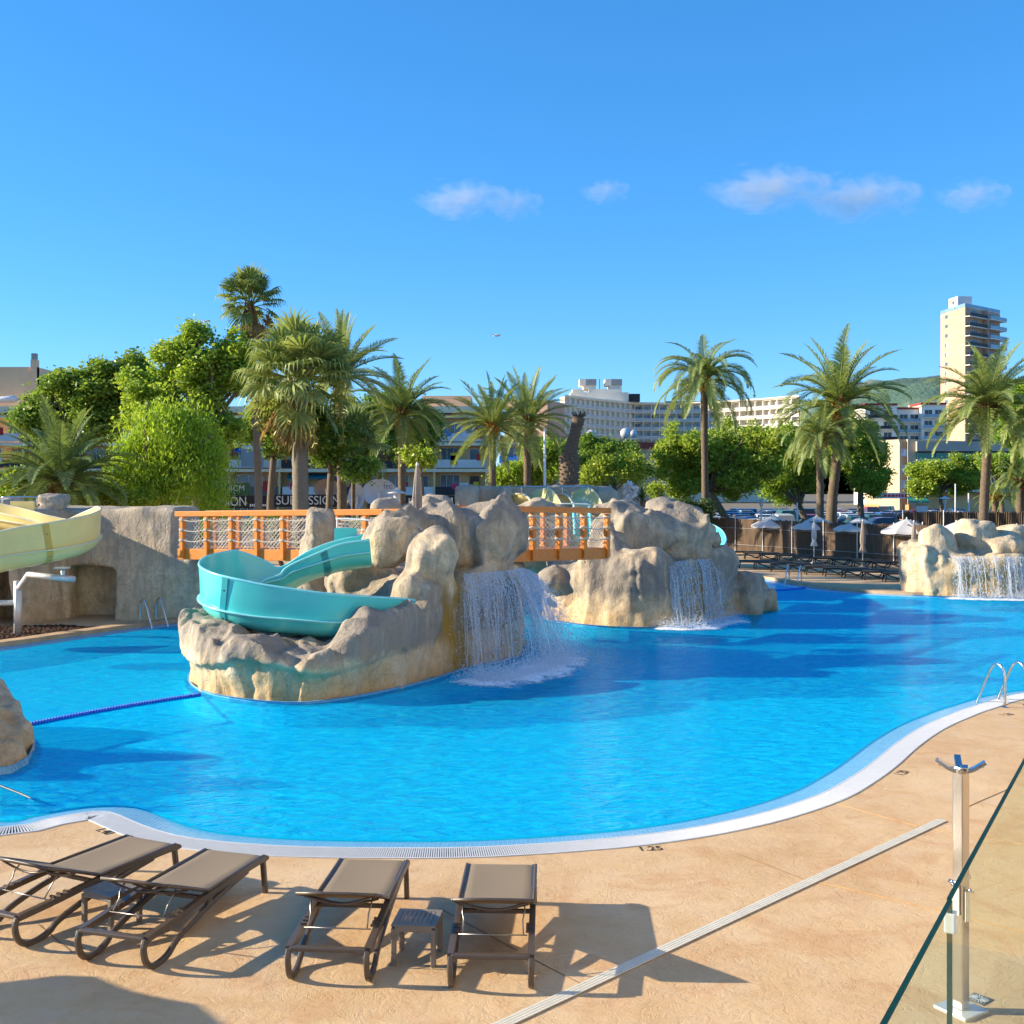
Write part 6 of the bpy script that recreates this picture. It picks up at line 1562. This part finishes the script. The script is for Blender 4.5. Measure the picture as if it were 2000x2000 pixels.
for fi, z in enumerate(zs[:-1]):
    for k in range(nb):
        cx = x0 + (k+.5)*pitch + rb.uniform(-.2,.2)
        put_window(ab, None, ux, 2.2, 2.1, V(cx-1.2, D+1.55, z+1.3), 'window_glass', 'frame_white', bars=2)
        put_window(ab, None, ux, 1.2, 1.9, V(cx+1.5, D+1.55, z+1.3), rb.choice(['window_dark','window_glass']), rb.choice(['frame_white','stucco_orange']), bars=0)
        MB().bbox(cx+pitch/2-.1, cx+pitch/2+.1, D+.05, D+1.6, z, z+2.6).build('partition', MATS['stucco_tan'], ab)
        m = rb.choice(['rail_dark','panel_white','rail_dark','panel_white','window_dark']); MB().bbox(cx-pitch/2+.12, cx+pitch/2-.12, D+.02, D+.08, z+.12, z+1.0).build('balcony_rail', MATS[m], ab)
        if rb.random() < .35 and fi > 0: MB().add([(cx-2.2,D+1.4,z+2.5),(cx+2.2,D+1.4,z+2.5),(cx+2.2,D-.5,z+1.85),(cx-2.2,D-.5,z+1.85)], [(0,1,2,3)]).build('awning', MATS[rb.choice(['awning_teal','awning_teal','awning_blue'])], ab)
        for q in range(rb.randint(0,3)):
            w = rb.uniform(.4,.9); xx = cx + rb.uniform(-2,2); MB().bbox(xx, xx+w, D-.03, D-.01, z+.35+rb.uniform(0,.8), z+1.25+rb.uniform(0,.5)).build('laundry', MATS[rb.choice(['cloth_white','cloth_blue','cloth_white','cloth_red','cloth_pink','cloth_yellow'])], ab)
# blind, banners, signs and dishes in front of it
c = V(*at_px(495,D-3),0); bl = thing('window_blind', 'large grey and white roller blind hanging on the apartment front', 'blind', c + V(0,0,6.3)); MB().bbox(at_px(471,D-3)[0], at_px(514,D-3)[0], D-3, D-2.9, 6.3, 10.2).build('cloth', MATS['panel_white'], bl); MB().bbox(at_px(471,D-3)[0], at_px(514,D-3)[0], D-3.05, D-2.96, 6.3, 8.2).build('lower_panel', MATS['concrete'], bl)
DB = 70
def banner(label, pxa, pxb, pya, pyb, texts, d=DB, back='banner_black', letter='banner_letter', name='banner'):
    a, b = P(pxa, pyb, d), P(pxb, pya, d); root = thing(name, label, 'banner' if name == 'banner' else 'sign', V((a.x+b.x)/2, d, a.z)); MB().bbox(a.x, b.x, d, d+.06, a.z, b.z).build('backing', MATS[back], root)
    for txt, px, py, hpx, wpx in texts:
        if txt is None:                                   # too small to read: a broken row of pale strokes
            mb = MB(); q = random.Random(px); x = -wpx/2
            while x < wpx/2:
                w = hpx*q.uniform(.25,.6); c_ = P(px + x + w/2, py + q.uniform(-.08,.08)*hpx, d-.03); mb.box(c_, (w*d/FOC, .02, hpx*q.uniform(.6,1.)*d/FOC)); x += w + hpx*.22
            o = mb.build('lettering', MATS[letter], root); o['kind'] = 'stuff'; continue
        me = flat_text(txt, 1.0, MATS[letter], 'lettering'); o = obj('lettering', me, root); dx = max(v.co.x for v in me.vertices) - min(v.co.x for v in me.vertices); dy = max(v.co.y for v in me.vertices) - min(v.co.y for v in me.vertices)
        p = P(px, py, d-.03); o.location = p - chain_loc(root); o.rotation_euler = (R(90),0,0); o.scale = (wpx*d/FOC/dx, hpx*d/FOC/dy, 1)
    for x in (a.x+.1, b.x-.1): MB().tube([V(x,d+.1,0), V(x,d+.1,b.z)], .04, 6).build('post', MATS['rail_dark'], root)
banner('black banner lettered SUBMISSION behind the pepper tree', 380, 528, 968, 993, [('SUBMISSION', 425, 980, 18, 112), (None, 507, 987, 6, 38)])
banner('black banner lettered SUBMISSION behind the thick fan palm', 534, 668, 966, 990, [('SUBMISSION', 602, 978, 17, 124)])
banner('small green and white sign lettered BCM', 434, 488, 944, 967, [('BCM', 462, 954, 11, 30)], 71, 'sign_green', 'cloth_white', 'sign')
banner('black and white lettered banner behind the furled taupe parasol', 792, 888, 968, 986, [(None, 840, 977, 10, 84)], 72)
for lab, px, py, rx, ry, m, txt, d in (('big white satellite dish lettered TEC', 742, 962, 34, 27, 'dish_white', 'TEC', 74), ('brown satellite dish behind the small trees', 640, 955, 26, 20, 'dish_tan', None, 76), ('white satellite dish tilted behind bare stems', 697, 970, 16, 26, 'dish_white', None, 73)):
    c = P(px, py, d); root = thing('satellite_dish', lab, 'dish', V(c.x, d, 0), 0, 'satellite dishes'); rows = []
    for i in range(8):
        r_ = i/7; rows.append([c + V(rx*d/FOC*r_*math.cos(2*math.pi*j/32), -.5*r_*r_ + .25, ry*d/FOC*r_*math.sin(2*math.pi*j/32)) for j in range(33)])
    mb = MB().grid(rows); mb.grid([[q + V(0,.04,0) for q in reversed(r)] for r in rows]); mb.build('reflector', MATS[m], root, True); MB().tube([c, V(c.x, d+.4, 0)], .08, 8).build('mast', MATS['galvanised'], root)
    MB().tube([c + V(0,-.2,-ry*d/FOC*.9), c + V(0,-1.0,0)], .03, 6).build('feed_arm', MATS['galvanised'], root)
    if txt:
        me = flat_text(txt, .34, MATS['letter_navy'], 'lettering'); o = obj('lettering', me, root); o.location = P(757, 951, d-.35) - chain_loc(root); o.rotation_euler = (R(90),0,0)

# --- salmon building
D = 135; sb = thing('salmon_house', 'salmon pink house with white windows and blue awnings left of the hotel', 'building', V(*at_px(1100,D),0))
wall_block(sb, 'wall', at_px(978,D), at_px(1185,D), 12, 0, 9.8, MATS['stucco_pink'])
MB().bbox(at_px(976,D)[0], at_px(1187,D)[0], D-.2, D+12, 9.8, 10.3).build('cornice', MATS['stucco_orange'], sb); MB().bbox(at_px(975,D)[0], at_px(1188,D)[0], D-.35, D+12.1, 8.9, 9.15).build('cornice', MATS['stucco_orange'], sb)
wall_block(sb, 'wing', at_px(1185,D+4), at_px(1290,D+9), 10, 0, 9.6, MATS['stucco_pink']); wall_block(sb, 'wing_cornice', at_px(1184,D+3.7), at_px(1292,D+8.7), 10, 9.1, 9.9, MATS['roof_red'])
for px, py, w in ((991,880,1.5),(1017,881,1.5),(1052,880,1.0),(1090,880,1.0),(995,918,1.4),(1025,918,1.4)):
    o = put_window(sb, None, V(1,0,0), w, 1.9, P(px,py,D) + V(0,-.03,0), 'window_glass', 'frame_white')
for px, py in ((993,899),(1020,897)):
    c = P(px,py,D); MB().add([c+V(-1.1,0,.5),c+V(1.1,0,.5),c+V(1.1,-1.2,-.4),c+V(-1.1,-1.2,-.4)], [(0,3,2,1)]).build('awning', MATS['awning_blue'], sb)
for px, py, r_ in ((1155,851,.9),(1222,846,.8),(1237,847,.6)):
    c = P(px,py,D-.5); root = thing('satellite_dish', {1155:'pale satellite dish on the salmon house roof, leftmost',1222:'blue-white satellite dish on the salmon house roof, middle one',1237:'smallest satellite dish on the salmon house roof, rightmost'}[px], 'dish', c + V(0,0,-r_), 0, 'roof dishes')
    MB().tube([c, c+V(0,.15,0)], r_*.8, 20).build('reflector', MATS['dish_white'], root, True); MB().tube([c+V(0,.1,0), c+V(0,.1,-r_*1.3)], .06, 6).build('mast', MATS['galvanised'], root)

# --- big curved hotel
ht = thing('hotel', 'large curved cream hotel with rows of balconies on the skyline', 'building', V(*at_px(1280,370),0))
plan = [at_px(1103,352), at_px(1170,368), at_px(1240,382), at_px(1320,384), at_px(1400,378), at_px(1490,366), at_px(1560,354)]
pl = [Vector((*p,0)) for p in plan]; HZ0, FH, NF = 12.5, 2.95, 7
bays = []
for a, b in zip(pl[:-1], pl[1:]):
    n = max(1, round((b-a).length/2.95)); bays += [(a.lerp(b, i/n), a.lerp(b, (i+1)/n)) for i in range(n)]
top = HZ0 + FH*NF
outl = [tuple(p)[:2] for p in pl]; nrm = []
back = [(p[0]*1.045, p[1]*1.045) for p in outl]; back1 = [(p[0]*1.0045, p[1]*1.0045) for p in outl]
def strip(mb, fr, bk, z0, z1):
    for i in range(len(fr)-1): mb.prism([fr[i], fr[i+1], bk[i+1], bk[i]], z0, z1)
mb = MB(); mb.prism(back1 + back[::-1], 0, top); mb.build('wall', MATS['hotel_cream'], ht)
for f in range(NF + 1):
    mb = MB(); mb.prism(outl + back1[::-1], HZ0 + f*FH - .2, HZ0 + f*FH + .12); mb.build('balcony_slab', MATS['hotel_cream'], ht)
mb = MB(); mb.prism([(p[0]*.9985, p[1]*.9985) for p in outl] + back[::-1], top + .12, top + .6); mb.build('roof_edge', MATS['hotel_cream'], ht)
me_rail = MB().box((0,0,.5), (1,.08,.85)).mesh('balcony_rail', MATS['hotel_rail']); me_fin = MB().box((0,0,FH/2), (.22,1.75,FH-.35)).mesh('fin', MATS['hotel_cream'])
for i, (a, b) in enumerate(bays):
    ux = (b-a).normalized(); an = math.atan2(ux.y, ux.x); n = V(-ux.y, ux.x, 0); w = (b-a).length; m_ = (a+b)/2
    for f in range(NF):
        if f < 2: continue
        z = HZ0 + f*FH + .12
        o = obj('fin', me_fin, ht); o.location = a + n*.85 + V(0,0,z) - ht.location; o.rotation_euler = (0,0,an)
        o = obj('balcony_rail', me_rail, ht); o.location = m_ + n*.08 + V(0,0,z) - ht.location; o.rotation_euler = (0,0,an); o.scale = (w-.25,1,1)
        put_window(ht, None, ux, 1.9, 2.0, m_ + n*1.58 + V(rb.uniform(-.2,.2),0,z+1.15), rb.choice(['window_glass','curtain','window_glass','window_dark']), 'frame_white', bars=1)
wall_block(ht, 'side_wall', at_px(1069,338), at_px(1103.5,351.6), 14, 0, top-2.2, MATS['stucco_peach'])
def ph(pxa, pxb, za, zb, d, nm, mt, dep=8): MB().bbox(at_px(pxa,d)[0], at_px(pxb,d)[0], d, d+dep, za, zb).build(nm, MATS[mt], ht)
ph(1114,1228,top+.6,top+3.6,378,'roof_house','hotel_cream',10); ph(1118,1140,top+3.6,top+4.6,378,'roof_house','hotel_cream'); ph(1150,1215,top+3.6,top+4.8,379,'roof_house','hotel_cream')
for px in (1152, 1202): ph(px-12,px+12,top+4.8,top+6.1,380,'plant_box','hotel_cream'); ph(px-8,px+13,top+6.1,top+8.2,379.5,'cooling_unit','concrete',6); ph(px-20,px-8,top+6.0,top+8.2,379.5,'cooling_unit','hotel_cream',6)
ph(1229,1250,top+.6,top+3.2,379,'pergola','rail_dark',4); ph(1300,1480,top+.6,top+1.0,383,'roof_rail','rail_dark',.3)
c = P(1171,740,380); MB().tube([V(c.x,380,top+3), V(c.x,380,c.z)], .12, 5).build('antenna', MATS['rail_dark'], ht)

# --- tower
tw = thing('apartment_tower', 'tall peach apartment tower at the right, balconies on its shaded side', 'building', V(*at_px(1885,335),0))
A, B, C_ = Vector((*at_px(1837,350),0)), Vector((*at_px(1885,335),0)), Vector((*at_px(1953,348),0)); TZ = 3.8 + (958-602)/FOC*338
MB().prism([tuple(q)[:2] for q in (A, B, C_, C_ + (A-B))], 0, TZ).build('wall', MATS['stucco_peach'], tw)
ul = (B-A).normalized(); ur = (C_-B).normalized(); nl, nr_ = V(ul.y,-ul.x,0), V(ur.y,-ur.x,0)
fh = 2.9; nfl = int(TZ/fh)
for f in range(nfl):
    z = TZ - fh*(f+1)
    put_window(tw, None, ul, 1.7, 1.35, A.lerp(B,.27) + nl*.03 + V(0,0,z+1.5), rb.choice(['cloth_white','window_glass','cloth_white']), 'frame_white')
    put_window(tw, None, ul, .5, 1.2, A.lerp(B,.27) + nl*.06 - ul*.65 + V(0,0,z+1.5), 'window_dark', 'window_dark', bars=0)
    for t0, t1, out in ((.0,.5,1.5),(.53,1.0,2.2)):
        p, q = B.lerp(C_,t0), B.lerp(C_,t1); MB().prism([tuple(v_)[:2] for v_ in (p, q, q+nr_*out, p+nr_*out)][::-1], z-.15, z+.1).build('balcony_slab', MATS['stucco_white'], tw)
        MB().bar(p+nr_*out+V(0,0,z+.6), q+nr_*out+V(0,0,z+.6), .08, 1.0).build('balcony_rail', MATS['rail_glass_blue' if t0 > .4 else 'rail_dark'], tw)
        put_window(tw, None, ur, 3.4, 2.1, p.lerp(q,.5) + nr_*.03 + V(0,0,z+1.25), 'window_dark', 'frame_white', bars=2)
    MB().bar(B.lerp(C_,.515)+nr_*.8+V(0,0,z), B.lerp(C_,.515)+nr_*.8+V(0,0,z+fh-.16), .5, 1.5, nr_).build('partition', MATS['stucco_peach'], tw)
m_ = (A+C_)/2; lm = A.lerp(B,.55) + (C_-B)*.18
bevel(MB().box(lm + V(0,0,TZ+2.1), (5.6,4.6,4.2), math.atan2(ul.y,ul.x)).build('lift_house', MATS['cloth_white'], tw), .1)
MB().tube([lm + nl*2.3 + V(-.9,0,TZ+2.9), lm + nl*2.45 + V(-.9,0,TZ+2.9)], .65, 16).build('roof_disc', MATS['stucco_orange'], tw)
for p, q in ((A,B),(B,C_)): MB().bar(p+V(0,0,TZ+.55), q+V(0,0,TZ+.55), .08, 1.0).build('roof_rail', MATS['rail_glass_blue'], tw)

# --- white block behind, cream apartments in front
D = 300; wb = thing('apartment_block', 'white apartment block with red trimmed balconies left of the tower', 'building', V(*at_px(1760,D),0))
for pxa, pxb, pya, mt, dd in ((1690,1752,788,'stucco_white',0),(1752,1800,794,'stucco_white',3),(1800,1848,786,'stucco_white',1)):
    zt = 3.8 + (958-pya)/FOC*D; wall_block(wb, 'wall', at_px(pxa,D+dd), at_px(pxb,D+dd), 10, 0, zt, MATS[mt]); wall_block(wb, 'roof_trim', at_px(pxa-1,D+dd-.4), at_px(pxb+1,D+dd-.4), 9, zt-.5, zt+.02, MATS['roof_red'])
    k = 0; z = zt - 4
    while z > 12:
        a, b = at_px(pxa+2,D+dd), at_px(pxb-2,D+dd); MB().bbox(a[0], b[0], D+dd-1.2, D+dd, z-.1, z+.1).build('balcony_slab', MATS['stucco_white'], wb); MB().bbox(a[0], b[0], D+dd-1.25, D+dd-1.15, z+.1, z+.9).build('balcony_rail', MATS['rail_glass_blue' if pxa > 1750 else 'rail_dark'], wb)
        for t in (.25,.72): put_window(wb, None, V(1,0,0), 2.2, 1.9, V(lerp(a[0],b[0],t), D+dd-.03, z+1.2), 'window_dark', 'frame_white')
        z -= 2.9
D = 150; cb = thing('apartment_block', 'cream apartments with orange panels and green glass balconies behind the right cars', 'building', V(*at_px(1800,D),0))
zt = 3.8 + (958-858)/FOC*D
wall_block(cb, 'wall', at_px(1690,D+6), at_px(1757,D+.2), 12, 0, zt, MATS['stucco_cream']); wall_block(cb, 'wall', at_px(1757,D+.4), at_px(1773,D+.4), 12, 0, zt-.2, MATS['stucco_orange']); wall_block(cb, 'wall', at_px(1773,D), at_px(1790,D), 12, 0, zt, MATS['stucco_cream'])
wall_block(cb, 'ground_floor', at_px(1688,D+5.6), at_px(1775,D-.3), 12, 0, 1.9, MATS['stucco_orange'])
for py, m in ((884,'cloth_white'),(916,'cloth_white'),(946,'curtain')): put_window(cb, None, V(1,0,0), 1.05, 1.0, P(1765,py,D+.33), m, 'frame_white')
wall_block(cb, 'wall', at_px(1790,D+2), at_px(2010,D+2), 12, 0, zt-1.2, MATS['stucco_tan']); MB().bbox(at_px(1788,D)[0], at_px(2015,D)[0], D-.6, D+14, zt-1.6, zt-.3).build('roof_edge', MATS['roof_brown'], cb)
for py in (897, 927, 957):
    z = P(0,py,D).z; a, b = at_px(1790,D)[0], at_px(2005,D)[0]; MB().bbox(a, b, D-.2, D+2, z-.25, z).build('balcony_slab', MATS['stucco_white'], cb)
    for k in range(6):
        u0, u1 = lerp(a,b,k/6)+.05, lerp(a,b,(k+1)/6)-.05; MB().bbox(u0, u1, D-.22, D-.16, z+.02, z+.85).build('balcony_rail', MATS['rail_glass_green'], cb); put_window(cb, None, V(1,0,0), 1.7, 1.7, V((u0+u1)/2, D+1.95, z+.95), rb.choice(['window_dark','window_glass']), 'frame_white')
c = P(1748,968,D-1.5); sg = thing('shop_sign', 'white shop sign with red lettering above the parked white van', 'sign', c); MB().box(c, (5.4,.12,.75)).build('panel', MATS['cloth_white'], sg)
mb = MB(); x = -1.5
while x < 2.3: w = random.uniform(.2,.42); mb.box(c + V(x + w/2, -.075, random.uniform(-.03,.03)), (w,.03,random.uniform(.32,.46))); x += w + .12
mb.build('lettering', MATS['red_paint'], sg)['kind'] = 'stuff'
c = P(1792,975,D-2); sa = thing('shop_awning', 'green shop awning under the flat-topped tree', 'awning', c); MB().add([c+V(-1.3,1,.5),c+V(1.3,1,.5),c+V(1.3,-.6,-.2),c+V(-1.3,-.6,-.2),c+V(1.3,-.6,-.5),c+V(-1.3,-.6,-.5)], [(0,3,2,1),(3,5,4,2)]).build('canvas', MATS['rail_glass_green'], sa)

# ------------------------------------------------------------------ hills
xs = np.linspace(-300, 1900, 120); ysy = np.linspace(1150, 2300, 50); X, Y = np.meshgrid(xs, ysy, indexing='ij')
def ridge(px): return np.interp(px, [900,1360,1420,1480,1560,1640,1700,1760,1850,1950,2050,2400], [-20,20,70,150,170,190,222,228,222,205,195,160])
pxs = 1000 + X/1500*FOC; hgt = ridge(pxs)*1500/FOC; prof = np.exp(-((Y-1500)/330)**2)
Zh = hgt*prof*(1 + .06*fbm(X/90, Y/90, X*0, 1, 4, 3)) + 6*vnoise(X/40, Y/40, X*0, 8)*prof - 2
id_ = np.arange(X.size).reshape(X.shape); q = np.stack([id_[:-1,:-1], id_[1:,:-1], id_[1:,1:], id_[:-1,1:]], -1).reshape(-1,4)
tag(obj('hills', np_mesh('hills', np.stack([X,Y,Zh],-1).reshape(-1,3), q, MATS['hill'])), kind='structure')

# ------------------------------------------------------------------ clouds
def cloud_material():
    m, nt, b = newmat('cloud'); nt.nodes.remove(b); out = nt.nodes['Material Output']
    pv = nd(nt, 'ShaderNodeVolumePrincipled'); pv.inputs['Color'].default_value = (.97,.97,.97,1); pv.inputs['Anisotropy'].default_value = .2
    v = coords(nt); gr = nd(nt, 'ShaderNodeVectorMath', operation='LENGTH'); nt.links.new(v, gr.inputs[0])
    n = noise(nt, coords(nt, 'Object', (1.5,1,1.1)), 1.3, 8, .66, .5)
    f = math_(nt, 'SUBTRACT', math_(nt, 'ADD', math_(nt, 'MULTIPLY', n, 1.9), -.45), math_(nt, 'MULTIPLY', gr.outputs['Value'], .62), True)
    f = math_(nt, 'MULTIPLY', f, .021); nt.links.new(f, pv.inputs['Density']); nt.links.new(pv.outputs[0], out.inputs['Volume'])
cloud_material()
me_c = bpy.data.meshes.new('cloud'); bm = bmesh.new(); bmesh.ops.create_icosphere(bm, subdivisions=3, radius=1.0); bm.to_mesh(me_c); bm.free(); me_c.materials.append(MATS['cloud'])
for px, py, rx, ry, lab in ((1005,398,56,34,'small dense white cloud left of the photo centre'),(900,388,95,40,'faint wispy cloud left of the small dense white cloud'),(1500,367,125,48,'widest pale cloud above the weeping date palm'),
                          (1680,385,120,48,'thin veil of cloud right of the widest cloud'),(1900,380,75,34,'small soft cloud near the right photo edge'),(1180,372,50,26,'faint cloud wisp in the middle of the sky')):
    o = obj('cloud', me_c); D = 2600; o.location = P(px, py, D); o.scale = (rx*1.1*D/FOC, rx*D/FOC*.5, ry*1.1*D/FOC); tag(o, lab, 'cloud', 'small clouds')

# ------------------------------------------------------------------ gulls
for px, py, an, lab in ((403,628,.2,'tiny gull gliding left of the tall thin fan palm'),(969,656,-.3,'tiny gull flying above the middle palms')):
    c = P(px, py, 70); g_ = thing('gull', lab, 'bird', c, 0, 'gulls'); rows = []
    mb = MB().tube([c+V(-.2,0,0), c+V(-.1,0,.02), c+V(.1,0,.03), c+V(.2,0,.02), c+V(.26,0,.01)], [.01,.06,.07,.045,.01], 8); mb.build('body', MATS['canvas'], g_, True)
    for s_ in (-1, 1):
        w = MB()
        for t0, t1 in ((0,.5),(.5,1)):
            f = lambda t: c + V(.06 - .1*t, s_*.5*t*0 + 0, 0) + V(s_*.34*t, -.12*t, .1*math.sin(t*2.4) - .02)
            a0, a1 = f(t0), f(t1); ch0, ch1 = .09*(1-.4*t0), .09*(1-.75*t1); w.add([a0+V(0,ch0,0), a0-V(0,ch0,0), a1-V(0,ch1,0), a1+V(0,ch1,0), a0+V(0,0,.02), a1+V(0,0,.015)], [(0,1,2,3),(0,4,5,3),(4,1,2,5)])
        w.build('wing', MATS['concrete'], g_)
# ------------------------------------------------------------------ unseen hotel wing added to bounce warm sunlight, right of and behind the viewpoint
hw = thing('hotel_bounce_wing', 'added cream hotel wing, out of view, bouncing warm sunlight from right of the terrace', 'building', V(15.5,-12,0))
MB().bbox(17, 30, -46, 17, 0, 30).build('wall', MATS['stucco_cream'], hw); MB().bbox(15.2, 30.3, -46.3, 17.3, 30, 30.8).build('roof_edge', MATS['stucco_white'], hw)
for f in range(10):
    z = f*3.0
    if f: MB().bbox(15.5, 17, -46, 17, z-.22, z).build('balcony_slab', MATS['stucco_white'], hw)
    for k in range(15):
        y = -44 + k*4.05
        if f: MB().bbox(15.5, 15.58, y-1.9, y+1.9, z+.05, z+1.0).build('balcony_rail', MATS['stucco_white'], hw)
        put_window(hw, None, V(0,-1,0), 1.8, 2.1, V(16.97, y, z+1.15), 'window_glass', 'frame_white')
